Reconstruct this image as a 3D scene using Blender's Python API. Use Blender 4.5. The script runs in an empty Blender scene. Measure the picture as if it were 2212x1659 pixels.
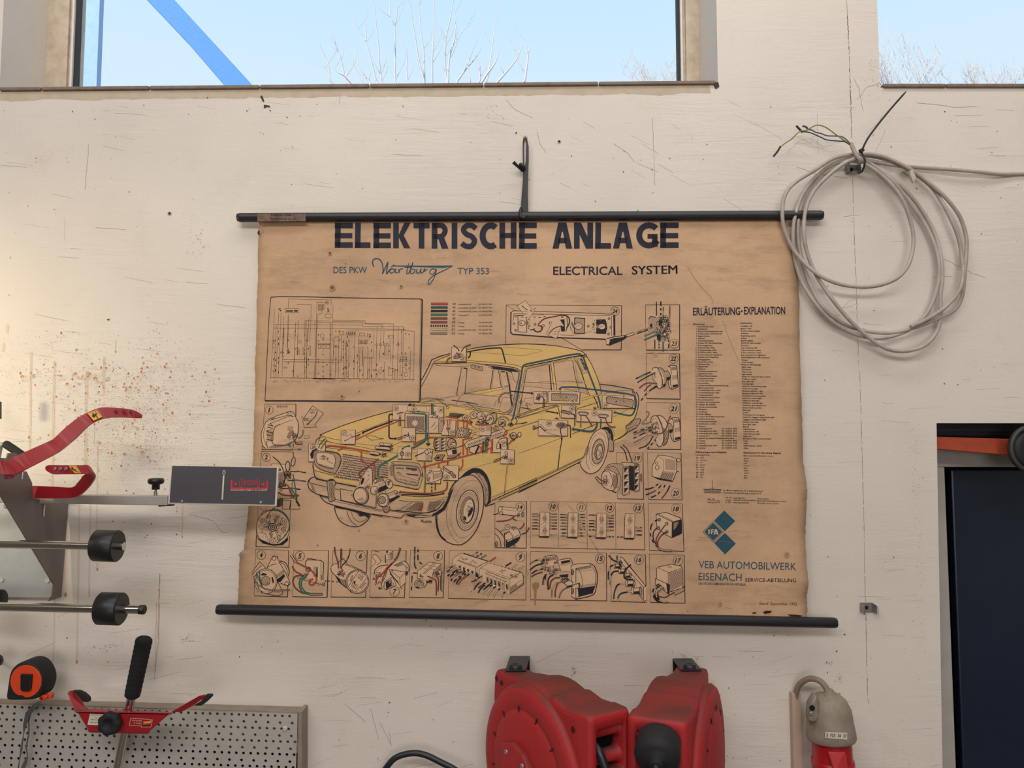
import bpy, bmesh, math, random
from mathutils import Vector, Matrix, noise as mnoise
sc = bpy.context.scene
COL = sc.collection
R = math.radians
# ---------------------------------------------------------------- camera
F = 1660.0; CAMD = 1.7; ZC = 1.9; TH = R(4.0)
cam_d = bpy.data.cameras.new('camera'); cam = bpy.data.objects.new('camera', cam_d); COL.objects.link(cam)
cam_d.sensor_width = 36.0; cam_d.lens = 36.0 * F / 2212.0; cam_d.clip_start = 0.02; cam_d.clip_end = 200
cam.location = (0, -CAMD, ZC); cam.rotation_euler = (R(90) + TH, 0, 0)
sc.camera = cam
# ---------------------------------------------------------------- world, sun, lamps, exposure
sc.view_settings.view_transform = 'Standard'; sc.view_settings.look = 'None'
sc.view_settings.gamma = 1.0; sc.view_settings.exposure = 0.0
sc.view_settings.use_curve_mapping = False
w = bpy.data.worlds.new('sky'); sc.world = w; w.use_nodes = True
nt = w.node_tree; nt.nodes.clear()
wo = nt.nodes.new('ShaderNodeOutputWorld'); bg = nt.nodes.new('ShaderNodeBackground')
tc = nt.nodes.new('ShaderNodeTexCoord'); sx = nt.nodes.new('ShaderNodeSeparateXYZ'); cr = nt.nodes.new('ShaderNodeValToRGB')
nt.links.new(tc.outputs['Generated'], sx.inputs[0]); nt.links.new(sx.outputs['Z'], cr.inputs[0])
nt.links.new(cr.outputs[0], bg.inputs[0]); nt.links.new(bg.outputs[0], wo.inputs[0])
cr.color_ramp.elements[0].position = 0.0; cr.color_ramp.elements[0].color = (0.78, 0.90, 1.0, 1)
cr.color_ramp.elements[1].position = 1.0; cr.color_ramp.elements[1].color = (0.16, 0.42, 0.86, 1)
e = cr.color_ramp.elements.new(0.42); e.color = (0.69, 0.84, 1.0, 1)
e = cr.color_ramp.elements.new(0.54); e.color = (0.58, 0.80, 1.02, 1)
bg.inputs[1].default_value = 1.05

def light(name, kind, loc, rot, energy, col, size=None, size_y=None, aim=None):
    d = bpy.data.lights.new(name, kind); o = bpy.data.objects.new(name, d); COL.objects.link(o)
    o.location = loc; o.rotation_euler = rot; d.energy = energy; d.color = col
    if kind == 'AREA':
        d.shape = 'RECTANGLE'; d.size = size; d.size_y = size_y
    elif kind == 'SUN': d.angle = R(0.6)
    elif size: d.shadow_soft_size = size
    if aim is not None:
        o.rotation_euler = (Vector(aim) - Vector(loc)).to_track_quat('-Z', 'Y').to_euler()
    return o
light('sun', 'SUN', (0, -20, 20), (R(55), 0, R(-35)), 4.2, (1.0, 0.93, 0.84))
# workshop lamps over and behind the photographer; last area lamp: added warm frontal fill, far behind
light('ceiling_tube_row', 'AREA', (0.3, -1.02, 4.15), (0, 0, 0), 26, (0.985, 0.955, 0.915), 3.4, 0.5, aim=(0.2, 0.0, 1.9))
light('ceiling_tube_row', 'AREA', (-0.6, -3.6, 4.15), (0, 0, 0), 95, (0.99, 0.945, 0.90), 4.2, 0.6, aim=(0.1, 0.0, 1.5))
light('frontal_fill', 'AREA', (0.5, -6.6, 1.8), (0, 0, 0), 62, (1.0, 0.93, 0.86), 2.2, 2.2, aim=(0.3, 0.0, 1.6))
light('inspection_lamp', 'SPOT', (-1.75, -0.50, 1.98), (0, 0, 0), 26, (1.0, 0.84, 0.52), 0.05, aim=(-1.25, 0.0, 2.0))
bpy.data.lights['inspection_lamp'].spot_size = R(75); bpy.data.lights['inspection_lamp'].spot_blend = 1.0

# ---------------------------------------------------------------- helpers
def ray(u, v):
    a = (u - 1106.0) / F; b = -(v - 829.5) / F
    return Vector((a, math.cos(TH) - b * math.sin(TH), math.sin(TH) + b * math.cos(TH)))
def P(u, v, d=0.0):
    """world point seen at photo pixel (u, v) on the upright plane d metres in front of the wall"""
    r = ray(u, v); t = (CAMD - d) / r.y
    return Vector((r.x * t, -CAMD + r.y * t, ZC + r.z * t))
# the chart hangs a little away from the wall at its foot
PA, PK = 0.014, 0.020
PZ0 = P(1106, 478).z
def PP(u, v, off=0.0):
    r = ray(u, v)
    t = (CAMD - PA - off - PK * PZ0 + PK * ZC) / (r.y - PK * r.z)
    return Vector((r.x * t, -CAMD + r.y * t, ZC + r.z * t))
def lin(c):
    out = []
    for x in c[:3]:
        x = x / 255.0
        out.append(x / 12.92 if x <= 0.04045 else ((x + 0.055) / 1.055) ** 2.4)
    return (out[0], out[1], out[2], 1.0)
MATS = {}
def mat(name, rgb, rough=0.6, metal=0.0, bump=None, vary=None, spec=0.5, coat=0.0, space='Object', stretch=None):
    """procedural principled material; vary=(scale, amount, second rgb); bump=(scale, strength)"""
    if name in MATS: return MATS[name]
    m = bpy.data.materials.new(name); m.use_nodes = True; n = m.node_tree; b = n.nodes['Principled BSDF']
    b.inputs['Roughness'].default_value = rough; b.inputs['Metallic'].default_value = metal
    b.inputs['Specular IOR Level'].default_value = spec
    b.inputs['Coat Weight'].default_value = coat
    b.inputs['Base Color'].default_value = lin(rgb)
    t = n.nodes.new('ShaderNodeTexCoord'); g = n.nodes.new('ShaderNodeNewGeometry')
    src = t.outputs['Object'] if space == 'Object' else g.outputs['Position']
    if stretch:
        mp = n.nodes.new('ShaderNodeMapping'); mp.inputs['Scale'].default_value = stretch
        n.links.new(src, mp.inputs[0]); src = mp.outputs[0]
    if vary is None: vary = (25, 0.35, tuple(x * 0.86 for x in rgb))
    nz = n.nodes.new('ShaderNodeTexNoise'); nz.inputs['Scale'].default_value = vary[0]; nz.inputs['Detail'].default_value = 6
    nz.inputs['Roughness'].default_value = 0.65
    n.links.new(src, nz.inputs['Vector'])
    r1 = n.nodes.new('ShaderNodeMapRange'); r1.inputs['From Min'].default_value = 0.4; r1.inputs['From Max'].default_value = 0.68
    r1.inputs['To Max'].default_value = vary[1]
    n.links.new(nz.outputs['Fac'], r1.inputs['Value'])
    mx = n.nodes.new('ShaderNodeMix'); mx.data_type = 'RGBA'
    mx.inputs[6].default_value = lin(rgb); mx.inputs[7].default_value = lin(vary[2])
    n.links.new(r1.outputs[0], mx.inputs[0]); n.links.new(mx.outputs[2], b.inputs['Base Color'])
    if bump:
        n2 = n.nodes.new('ShaderNodeTexNoise'); n2.inputs['Scale'].default_value = bump[0]; n2.inputs['Detail'].default_value = 4
        n.links.new(src, n2.inputs['Vector'])
        bp = n.nodes.new('ShaderNodeBump'); bp.inputs['Strength'].default_value = bump[1]; bp.inputs['Distance'].default_value = 0.001
        n.links.new(n2.outputs['Fac'], bp.inputs['Height']); n.links.new(bp.outputs[0], b.inputs['Normal'])
    MATS[name] = m
    return m

class MB:
    """collects shapes in world coordinates, build() links them as one mesh object"""
    def __init__(s): s.v = []; s.f = []; s.m = []; s.sm = []
    def add(s, vs, fs, mi=0, smooth=False):
        o = len(s.v); s.v += [Vector(x) for x in vs]
        for f in fs: s.f.append([o + i for i in f]); s.m.append(mi); s.sm.append(smooth)
    def quad(s, a, b, c, d, mi=0): s.add([a, b, c, d], [(0, 1, 2, 3)], mi)
    def hexa(s, p, mi=0):
        s.add(p, [(0, 3, 2, 1), (4, 5, 6, 7), (0, 1, 5, 4), (1, 2, 6, 5), (2, 3, 7, 6), (3, 0, 4, 7)], mi)
    def box(s, c, h, M=None, mi=0, bev=0.0):
        """box with centre c, half sizes h, rotation M, optional chamfer"""
        bm = bmesh.new(); bmesh.ops.create_cube(bm, size=2.0)
        for v in bm.verts: v.co = Vector((v.co.x * h[0], v.co.y * h[1], v.co.z * h[2]))
        if bev > 0: bmesh.ops.bevel(bm, geom=list(bm.edges), offset=bev, segments=2, affect='EDGES', profile=0.5)
        s.from_bm(bm, (Matrix.Translation(Vector(c)) @ (M.to_4x4() if M else Matrix())), mi)
    def from_bm(s, bm, M=Matrix(), mi=0, smooth=False):
        bm.verts.index_update()
        s.add([M @ v.co for v in bm.verts], [[v.index for v in f.verts] for f in bm.faces], mi, smooth); bm.free()
    def prism(s, pts, ext, mi=0, bev=0.0, seg=2, smooth=False):
        """outline pts (world, planar) extruded along vector ext, all edges chamfered by bev"""
        bm = bmesh.new(); vs = [bm.verts.new(Vector(p)) for p in pts]; f = bm.faces.new(vs)
        r = bmesh.ops.extrude_face_region(bm, geom=[f])
        bmesh.ops.translate(bm, vec=Vector(ext), verts=[x for x in r['geom'] if isinstance(x, bmesh.types.BMVert)])
        bmesh.ops.recalc_face_normals(bm, faces=bm.faces)
        if bev > 0:
            es = [e_ for e_ in bm.edges if len(e_.link_faces) == 2 and e_.calc_face_angle(0) > R(35)]
            bmesh.ops.bevel(bm, geom=es, offset=bev, segments=seg, affect='EDGES', profile=0.5)
        s.from_bm(bm, mi=mi, smooth=smooth)
    def tube(s, pts, r, n=10, mi=0, cap=True, smooth=True):
        pts = [Vector(p) for p in pts]; N = len(pts)
        rr = r if isinstance(r, (list, tuple)) else [r] * N
        rings = []; up = None; vs = []; fs = []
        for i in range(N):
            t = (pts[min(i + 1, N - 1)] - pts[max(i - 1, 0)]).normalized()
            if up is None:
                up = Vector((0, 0, 1)) if abs(t.z) < 0.9 else Vector((1, 0, 0))
            a = t.cross(up).normalized(); up = a.cross(t).normalized()
            for k in range(n):
                an = 2 * math.pi * k / n
                vs.append(pts[i] + (a * math.cos(an) + up * math.sin(an)) * rr[i])
        for i in range(N - 1):
            for k in range(n):
                k2 = (k + 1) % n
                fs.append((i * n + k, i * n + k2, (i + 1) * n + k2, (i + 1) * n + k))
        s.add(vs, fs, mi, smooth)
        if cap:
            s.add(vs[:n], [tuple(range(n))[::-1]], mi); s.add(vs[-n:], [tuple(range(n))], mi)
    def lathe(s, prof, org, ax, n=32, mi=0, smooth=True, cap=True):
        """prof: (distance along ax, radius) pairs"""
        ax = Vector(ax).normalized(); up = Vector((0, 0, 1)) if abs(ax.z) < 0.9 else Vector((1, 0, 0))
        a = ax.cross(up).normalized(); b = a.cross(ax).normalized(); vs = []; fs = []
        for (h, r) in prof:
            for k in range(n):
                an = 2 * math.pi * k / n
                vs.append(Vector(org) + ax * h + (a * math.cos(an) + b * math.sin(an)) * r)
        for i in range(len(prof) - 1):
            for k in range(n):
                k2 = (k + 1) % n
                fs.append((i * n + k, i * n + k2, (i + 1) * n + k2, (i + 1) * n + k))
        s.add(vs, fs, mi, smooth)
        if cap:
            s.add(vs[:n], [tuple(range(n))[::-1]], mi); s.add(vs[-n:], [tuple(range(n))], mi)
    def band(s, pts, nrm, wid, th, mi=0, smooth=False):
        """flat strip: centre line pts, width direction(s) wid, thickness th along local normal"""
        pts = [Vector(p) for p in pts]; N = len(pts); vs = []; fs = []
        for i in range(N):
            wv = Vector(wid[i]) if isinstance(wid, list) else Vector(wid)
            t = (pts[min(i + 1, N - 1)] - pts[max(i - 1, 0)]).normalized()
            nn = t.cross(wv).normalized() * th * 0.5
            vs += [pts[i] + wv * .5 + nn, pts[i] - wv * .5 + nn, pts[i] - wv * .5 - nn, pts[i] + wv * .5 - nn]
        for i in range(N - 1):
            for k in range(4):
                k2 = (k + 1) % 4; fs.append((i * 4 + k, i * 4 + k2, i * 4 + 4 + k2, i * 4 + 4 + k))
        s.add(vs, fs, mi, smooth); s.add(vs[:4], [(3, 2, 1, 0)], mi); s.add(vs[-4:], [(0, 1, 2, 3)], mi)
    def build(s, name, mats, parent=None, kind=None, bevel=0.0, fix=True, label=None):
        me = bpy.data.meshes.new(name); org = root_loc(parent) if parent else Vector((0, 0, 0))
        me.from_pydata([tuple(v - org) for v in s.v], [], s.f)
        for m_ in (mats if isinstance(mats, (list, tuple)) else [mats]): me.materials.append(m_)
        me.polygons.foreach_set('material_index', s.m); me.polygons.foreach_set('use_smooth', s.sm)
        if fix:
            bm = bmesh.new(); bm.from_mesh(me); bmesh.ops.recalc_face_normals(bm, faces=bm.faces); bm.to_mesh(me); bm.free()
        me.update()
        o = bpy.data.objects.new(name, me); COL.objects.link(o)
        if parent: o.parent = parent
        if kind: o['kind'] = kind
        if label: o['label'] = label
        if bevel:
            bv = o.modifiers.new('bevel', 'BEVEL'); bv.width = bevel; bv.segments = 2; bv.limit_method = 'ANGLE'
        return o
def root_loc(o):
    while o.parent: o = o.parent
    return Vector(o.location)
def thing(name, label, cat, loc, group=None):
    o = bpy.data.objects.new(name, None); COL.objects.link(o); o.location = loc
    o.empty_display_size = 0.05
    o['label'] = label; o['category'] = cat
    if group: o['group'] = group
    return o
def tag(o, label, cat, group=None):
    o['label'] = label; o['category'] = cat
    if group: o['group'] = group
    return o
def smoothpts(pts, k=6, closed=False):
    """Catmull-Rom through tuples"""
    n = len(pts); out = []
    if n < 3: return list(pts)
    rng = n if closed else n - 1
    for i in range(rng):
        if closed: p0, p1, p2, p3 = pts[(i - 1) % n], pts[i], pts[(i + 1) % n], pts[(i + 2) % n]
        else: p0, p1, p2, p3 = pts[max(i - 1, 0)], pts[i], pts[i + 1], pts[min(i + 2, n - 1)]
        for j in range(k):
            t = j / k; o = []
            for c in range(len(p1)):
                o.append(0.5 * (2 * p1[c] + (p2[c] - p0[c]) * t + (2 * p0[c] - 5 * p1[c] + 4 * p2[c] - p3[c]) * t * t + (3 * p1[c] - p0[c] - 3 * p2[c] + p3[c]) * t ** 3))
            out.append(tuple(o))
    if not closed: out.append(tuple(pts[-1]))
    return out
def pts_of(s): return [tuple(float(x) for x in q.split(',')) for q in s.split()]

class Ink:
    """flat print and paint marks: strokes and fills given in photo pixels, laid on a real surface"""
    def __init__(s, surf, step=2.2e-6, base=3e-4, wk=1.0, wmin=0.0):
        s.surf = surf; s.step = step; s.lev = s.base = base; s.wk = wk; s.wmin = wmin; s.top = 0; s.parts = {}; s.cur = None; s.T = (0, 0, 1); s.last = None
        s.names = []; s.cols = {}; s.texts = []
    def at(s, ox, oy, k): s.T = (ox, oy, k); return s
    def part(s, name):
        key = (name, len(s.names)); s.names.append(key)
        s.top = max(s.top, s.lev)
        if name not in ('inset_drawing', 'engine_bay_drawing'): s.lev = s.base; s.last = None
        if name == 'age_spot': s.lev = s.top
        s.parts[key] = MB(); s.cur = key; return s
    def _c(s, pts):
        if isinstance(pts, str): pts = pts_of(pts)
        ox, oy, k = s.T
        return [(ox + x * k, oy + y * k) for (x, y) in pts]
    def _m(s, c):
        if c not in s.cols: s.cols[c] = len(s.cols)
        return s.cols[c]
    def bump(s, c):
        if c != s.last: s.lev += s.step; s.last = c
    def fill(s, pts, c='paper', sm=False, k=5):
        p = s._c(pts)
        if sm: p = smoothpts(p, k, True)
        s.lev += s.step; s.last = c
        s.parts[s.cur].add([s.surf(u, v, s.lev) for u, v in p], [tuple(range(len(p)))], s._m(c))
    def line(s, pts, w=5, c='ink', sm=False, cl=False, k=5, outline=None, dash=None):
        p = s._c(pts); w = w * s.T[2]
        if sm: p = smoothpts(p, k, cl)
        if cl: p = p + [p[0]]
        if outline:
            s.bump('ink'); s._strip(p, w + outline * s.T[2] * 2, 'ink'); s.last = None
        s.bump(c)
        if dash:
            # dash = list of (colour) blocks of equal length along the line
            tot = [0]
            for i in range(1, len(p)): tot.append(tot[-1] + math.hypot(p[i][0] - p[i-1][0], p[i][1] - p[i-1][1]))
            L = tot[-1]; nb = len(dash)
            def pt(d):
                for i in range(1, len(p)):
                    if d <= tot[i] + 1e-9:
                        t = (d - tot[i-1]) / max(tot[i] - tot[i-1], 1e-9)
                        return (p[i-1][0] + (p[i][0]-p[i-1][0]) * t, p[i-1][1] + (p[i][1]-p[i-1][1]) * t)
                return p[-1]
            for b in range(nb):
                if dash[b] is None: continue
                q = [pt(L * b / nb)] + [p[i] for i in range(len(p)) if L * b / nb < tot[i] < L * (b + 1) / nb] + [pt(L * (b + 1) / nb)]
                s._strip(q, w, dash[b])
            return
        s._strip(p, w, c)
    def _strip(s, p, w, c):
        w = max(w * s.wk, s.wmin)
        q = [p[0]]
        for a in p[1:]:
            if math.hypot(a[0] - q[-1][0], a[1] - q[-1][1]) > 1e-3: q.append(a)
        p = q; n = len(p)
        if n < 2: return
        closed = math.hypot(p[0][0] - p[-1][0], p[0][1] - p[-1][1]) < 1e-2 and n > 3
        vs = []
        for i in range(n):
            if closed: a, b = p[(i - 1) if i > 0 else n - 2], p[(i + 1) if i < n - 1 else 1]
            else: a, b = p[max(i - 1, 0)], p[min(i + 1, n - 1)]
            d1 = (p[i][0] - a[0], p[i][1] - a[1]); d2 = (b[0] - p[i][0], b[1] - p[i][1])
            l1 = math.hypot(*d1); l2 = math.hypot(*d2)
            if l1 < 1e-6: d1, l1 = d2, l2
            if l2 < 1e-6: d2, l2 = d1, l1
            n1 = (-d1[1] / l1, d1[0] / l1); n2 = (-d2[1] / l2, d2[0] / l2)
            mx, my = n1[0] + n2[0], n1[1] + n2[1]; ml = math.hypot(mx, my)
            if ml < 0.35: mx, my, k = n1[0], n1[1], 1.0
            else:
                mx /= ml; my /= ml; k = min(1.0 / max(mx * n1[0] + my * n1[1], 0.3), 2.2)
            hw = w * 0.5 * k
            vs.append(s.surf(p[i][0] + mx * hw, p[i][1] + my * hw, s.lev)); vs.append(s.surf(p[i][0] - mx * hw, p[i][1] - my * hw, s.lev))
        s.parts[s.cur].add(vs, [(2 * i, 2 * i + 1, 2 * i + 3, 2 * i + 2) for i in range(n - 1)], s._m(c))
    def circ(s, x, y, r, w=4, c='ink', ry=None, fill=None, n=24, rot=0.0, a0=0, a1=360):
        ry = ry or r; cr_, sr_ = math.cos(R(rot)), math.sin(R(rot)); full = (a1 - a0) >= 360
        p = []
        for i in range(n + (0 if full else 1)):
            a = R(a0 + (a1 - a0) * i / n); ex, ey = r * math.cos(a), ry * math.sin(a)
            p.append((x + ex * cr_ - ey * sr_, y + ex * sr_ + ey * cr_))
        if fill: s.fill(p, fill)
        if w: s.line(p, w, c, cl=full)
    def hatch(s, a, b, n, w=2, c='ink', jit=0.0):
        """n strokes between polyline a and polyline b"""
        A = s._c(a); B = s._c(b); sv = s.T; s.T = (0, 0, 1); s.bump(c)
        rr = random.Random(len(s.parts[s.cur].v))
        def pt(p, t):
            t = t * (len(p) - 1); i = min(int(t), len(p) - 2); f = t - i
            return (p[i][0] + (p[i+1][0] - p[i][0]) * f, p[i][1] + (p[i+1][1] - p[i][1]) * f)
        for i in range(n):
            t = (i + 0.5) / n; q0 = pt(A, t); q1 = pt(B, t)
            if jit:
                f0 = rr.uniform(0, jit); f1 = 1 - rr.uniform(0, jit)
                q0, q1 = ((q0[0] + (q1[0]-q0[0])*f0, q0[1] + (q1[1]-q0[1])*f0), (q0[0] + (q1[0]-q0[0])*f1, q0[1] + (q1[1]-q0[1])*f1))
            s._strip([q0, q1], w * sv[2], c)
        s.T = sv
    def scrib(s, x, y, rx, ry, n, seed=1, w=4, c='ink', size=14, rings=3):
        w *= .62; rings += n // 4; n = int(n * .8); size *= .9
        """small machine clutter: rings, bolts and ticks in an ellipse"""
        rr = random.Random(seed)
        for i in range(n):
            a = rr.uniform(0, 6.28); q = math.sqrt(rr.random()); cx = x + rx * q * math.cos(a); cy = y + ry * q * math.sin(a)
            L = rr.uniform(.4, 1) * size; an = rr.uniform(0, 3.14)
            p = [(cx - L * math.cos(an), cy - L * math.sin(an)), (cx + rr.uniform(-.5, .5) * L, cy + rr.uniform(-.5, .5) * L), (cx + L * math.cos(an), cy + L * math.sin(an))]
            s.line(p, w * rr.uniform(.6, 1.4), c, sm=True, k=3)
        for i in range(rings):
            a = rr.uniform(0, 6.28); q = math.sqrt(rr.random()) * .8
            s.circ(x + rx * q * math.cos(a), y + ry * q * math.sin(a), size * rr.uniform(.3, .7), w * .8, c, n=9)
    def text(s, t, x0, y0, x1, h, c='ink', y1=None, slant=0.0, bold=0.0, res=1):
        """baseline x0,y0 to x1,y1, capital height h (pixels of the current frame)"""
        a = s._c([(x0, y0), (x1, y1 if y1 is not None else y0)])
        s.texts.append((t, a[0], a[1], h * s.T[2], c, slant, bold, res, s.cur, s.lev + s.step * .5))
    def flush_text(s):
        if not s.texts: return
        obs = []; ref = None
        for k, tx in enumerate([('H', 0, 0, 0, 0, 0, 0, 1, 0, 0)] + s.texts):
            cu = bpy.data.curves.new('t', 'FONT'); cu.body = tx[0]; cu.size = 1.0; cu.resolution_u = tx[7]; cu.offset = tx[6]; cu.fill_mode = 'FRONT'
            ob = bpy.data.objects.new('t', cu); COL.objects.link(ob); obs.append(ob)
        dg = bpy.context.evaluated_depsgraph_get(); dg.update()
        for k, ob in enumerate(obs):
            me = bpy.data.meshes.new_from_object(ob.evaluated_get(dg))
            if k == 0: HH = max(v.co.y for v in me.vertices)
            elif len(me.vertices):
                t, a, b, h, c, sl, bo, rs, key, lev = s.texts[k - 1]
                xs = [v.co.x for v in me.vertices]; x0, x1 = min(xs), max(xs)
                W = math.hypot(b[0] - a[0], b[1] - a[1]); ux, uy = (b[0] - a[0]) / W, (b[1] - a[1]) / W
                vs = []
                for v in me.vertices:
                    px = (v.co.x - x0) / (x1 - x0) * W + v.co.y / HH * h * sl; py = v.co.y / HH * h
                    vs.append(s.surf(a[0] + ux * px + uy * py, a[1] + uy * px - ux * py, lev))
                s.parts[key].add(vs, [list(p.vertices) for p in me.polygons], s._m(c))
            bpy.data.meshes.remove(me)
        for ob in obs:
            cu = ob.data; bpy.data.objects.remove(ob); bpy.data.curves.remove(cu)
        s.texts = []
    def finish(s, mats, parent, kinds={}):
        s.flush_text(); order = sorted(s.cols, key=lambda k: s.cols[k]); out = []
        for key in s.names:
            mb = s.parts[key]
            if not mb.v: continue
            used = sorted(set(mb.m)); rm = {u: i for i, u in enumerate(used)}; mb.m = [rm[x] for x in mb.m]
            org = root_loc(parent)
            me = bpy.data.meshes.new(key[0]); me.from_pydata([tuple(v - org) for v in mb.v], [], mb.f)
            for u in used: me.materials.append(mats[order[u]])
            me.polygons.foreach_set('material_index', mb.m); me.update()
            # every face looks into the room
            bm = bmesh.new(); bm.from_mesh(me)
            for f in bm.faces:
                f.normal_update()
                if f.normal.y > 0: f.normal_flip()
            bm.to_mesh(me); bm.free()
            o = bpy.data.objects.new(key[0], me); COL.objects.link(o); o.parent = parent
            if key[0] in kinds: o['kind'] = kinds[key[0]]
            out.append(o)
        return out
# ================================================================ setting
def plaster():
    m = bpy.data.materials.new('plaster'); m.use_nodes = True; n = m.node_tree; b = n.nodes['Principled BSDF']; L = n.links
    b.inputs['Roughness'].default_value = 0.82; b.inputs['Specular IOR Level'].default_value = 0.25
    g = n.nodes.new('ShaderNodeNewGeometry')
    def nz(scale, det, mapping=None, dist=0.0, rough=0.6):
        t = n.nodes.new('ShaderNodeTexNoise'); t.inputs['Scale'].default_value = scale; t.inputs['Detail'].default_value = det
        t.inputs['Distortion'].default_value = dist; t.inputs['Roughness'].default_value = rough
        if mapping:
            mp = n.nodes.new('ShaderNodeMapping'); mp.inputs['Scale'].default_value = mapping[0]; mp.inputs['Rotation'].default_value = mapping[1]
            L.new(g.outputs['Position'], mp.inputs[0]); L.new(mp.outputs[0], t.inputs['Vector'])
        else: L.new(g.outputs['Position'], t.inputs['Vector'])
        return t.outputs['Fac']
    def mr(src, a, b_, c, d):
        r = n.nodes.new('ShaderNodeMapRange'); r.inputs[1].default_value = a; r.inputs[2].default_value = b_; r.inputs[3].default_value = c; r.inputs[4].default_value = d
        L.new(src, r.inputs[0]); return r.outputs[0]
    def mul(a, b_):
        x = n.nodes.new('ShaderNodeMath'); x.operation = 'MULTIPLY'; L.new(a, x.inputs[0]); L.new(b_, x.inputs[1]); return x.outputs[0]
    def add(a, b_):
        x = n.nodes.new('ShaderNodeMath'); x.operation = 'ADD'; L.new(a, x.inputs[0]); L.new(b_, x.inputs[1]); return x.outputs[0]
    def mix(f, a, c2):
        x = n.nodes.new('ShaderNodeMix'); x.data_type = 'RGBA'; L.new(f, x.inputs[0])
        if isinstance(a, tuple): x.inputs[6].default_value = lin(a)
        else: L.new(a, x.inputs[6])
        x.inputs[7].default_value = lin(c2); return x.outputs[2]
    big = nz(1.6, 4); c = mix(mr(big, .38, .68, 0, .8), (224, 216, 208), (213, 204, 196))
    c = mix(mr(nz(7, 8, rough=.7), .56, .8, 0, .35), c, (196, 182, 168))
    # trowel furrows hold a little dirt
    fur = nz(9, 8, ((1.2, 1, 13), (0, R(9), 0)), .6, .72)
    c = mix(mr(fur, .60, .74, 0, .28), c, (168, 152, 138))
    # sparse dark specks
    vo = n.nodes.new('ShaderNodeTexVoronoi'); vo.inputs['Scale'].default_value = 42; L.new(g.outputs['Position'], vo.inputs['Vector'])
    sp = mul(mr(vo.outputs['Distance'], .055, .10, 1, 0), mr(nz(5, 3), .55, .62, 0, 1))
    c = mix(sp, c, (92, 80, 72))
    L.new(c, b.inputs['Base Color'])
    f1 = nz(6, 9, ((1.0, 1, 11), (0, R(-7), 0)), .9, .68); f2 = nz(5, 8, ((1.3, 1, 9), (0, R(24), 0)), .8, .66)
    sel = mr(nz(1.1, 2), .45, .55, 0, 1)
    mxf = n.nodes.new('ShaderNodeMix'); L.new(sel, mxf.inputs[0]); L.new(f1, mxf.inputs[2]); L.new(f2, mxf.inputs[3])
    h = add(mul(mr(mxf.outputs[0], .3, .8, 0, 1), mr(nz(2.2, 4), .42, .62, .12, 1)), mr(nz(220, 3), .3, .7, 0, .12)); h = add(h, mr(nz(2.6, 3), .3, .7, 0, .9))
    bp = n.nodes.new('ShaderNodeBump'); bp.inputs['Strength'].default_value = 0.5; bp.inputs['Distance'].default_value = 0.0028
    L.new(h, bp.inputs['Height']); L.new(bp.outputs[0], b.inputs['Normal'])
    MATS['plaster'] = m
    return m
M_wall = plaster()
M_cream = mat('cream_frame', (205, 190, 170), .5, vary=(30, .5, (150, 130, 108)))
M_gasket = mat('black_gasket', (30, 34, 34), .6)
M_white = mat('white_bead', (225, 222, 224), .5)
M_tile = mat('clay_sill', (128, 112, 98), .6, vary=(40, .6, (92, 74, 66)), bump=(200, .4))
M_conc = mat('concrete', (120, 116, 110), .8, bump=(60, .5))
M_ceil = mat('ceiling_paint', (200, 196, 188), .9)
M_black = mat('black_plastic', (22, 23, 26), .42, bump=(400, .25))
M_rubber = mat('black_rubber', (24, 26, 30), .7, bump=(500, .4))
M_bluesteel = mat('blue_steel', (92, 146, 228), .6, spec=.2, vary=(40, .4, (110, 162, 236)))
M_palesteel = mat('pale_steel', (168, 196, 238), .6, spec=.2)

def W(u, v): p = P(u, v); return (p.x, p.z)
XL, XR, ZT = -4.2, 4.2, 4.3
a0 = W(-1, 196); a1 = W(1551, 183)         # left window opening, foot
zt = 3.75                                   # head of both windows, above the frame
ax0, ax1 = a0[0], a1[0]
b0 = W(1901, 189); bx0 = b0[0]; bx1 = W(3200, 189)[0]
d0 = W(2023, 914); d1 = W(2036, 1659)       # left edge of the door opening
dslope = (d1[0] - d0[0]) / (d1[1] - d0[1])
dfoot = (d0[0] + dslope * (0 - d0[1]), 0.0); dx1 = d0[0] + 1.02; dtop = d0[1]
def S(x, z, y=0.0): return Vector((x, y, z))
wm = MB()
def poly(pts): wm.add([S(x, z) for x, z in pts], [tuple(range(len(pts)))])
poly([(XL, 0), (ax0, 0), (ax0, a0[1]), (ax0, zt), (ax0, ZT), (XL, ZT)])
poly([(ax0, zt), (ax1, zt), (ax1, ZT), (ax0, ZT)])
poly([(ax0, 0), (ax1, 0), (ax1, a1[1]), (ax0, a0[1])])
poly([(ax1, 0), (bx0, 0), (bx0, ZT), (ax1, ZT)])
poly([(bx0, 0), dfoot, d0, (d0[0], b0[1]), (bx0, b0[1])])
poly([d0, (dx1, dtop), (dx1, b0[1]), (d0[0], b0[1])])
poly([(dx1, 0), (XR, 0), (XR, b0[1]), (dx1, b0[1])])
poly([(bx0, zt), (bx1, zt), (bx1, ZT), (bx0, ZT)])
poly([(bx1, b0[1]), (XR, b0[1]), (XR, ZT), (bx1, ZT)])
TK = 0.33
def reveal(p, q): wm.quad(S(*p), S(*q), S(q[0], q[1], TK), S(p[0], p[1], TK))
for loop in ([a0, a1, (ax1, zt), (ax0, zt)], [b0, (bx1, b0[1]), (bx1, zt), (bx0, zt)], [dfoot, d0, (dx1, dtop), (dx1, 0)]):
    for i in range(4):
        if loop[0] is dfoot and i == 3: continue
        reveal(loop[i], loop[(i + 1) % 4])
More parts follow.
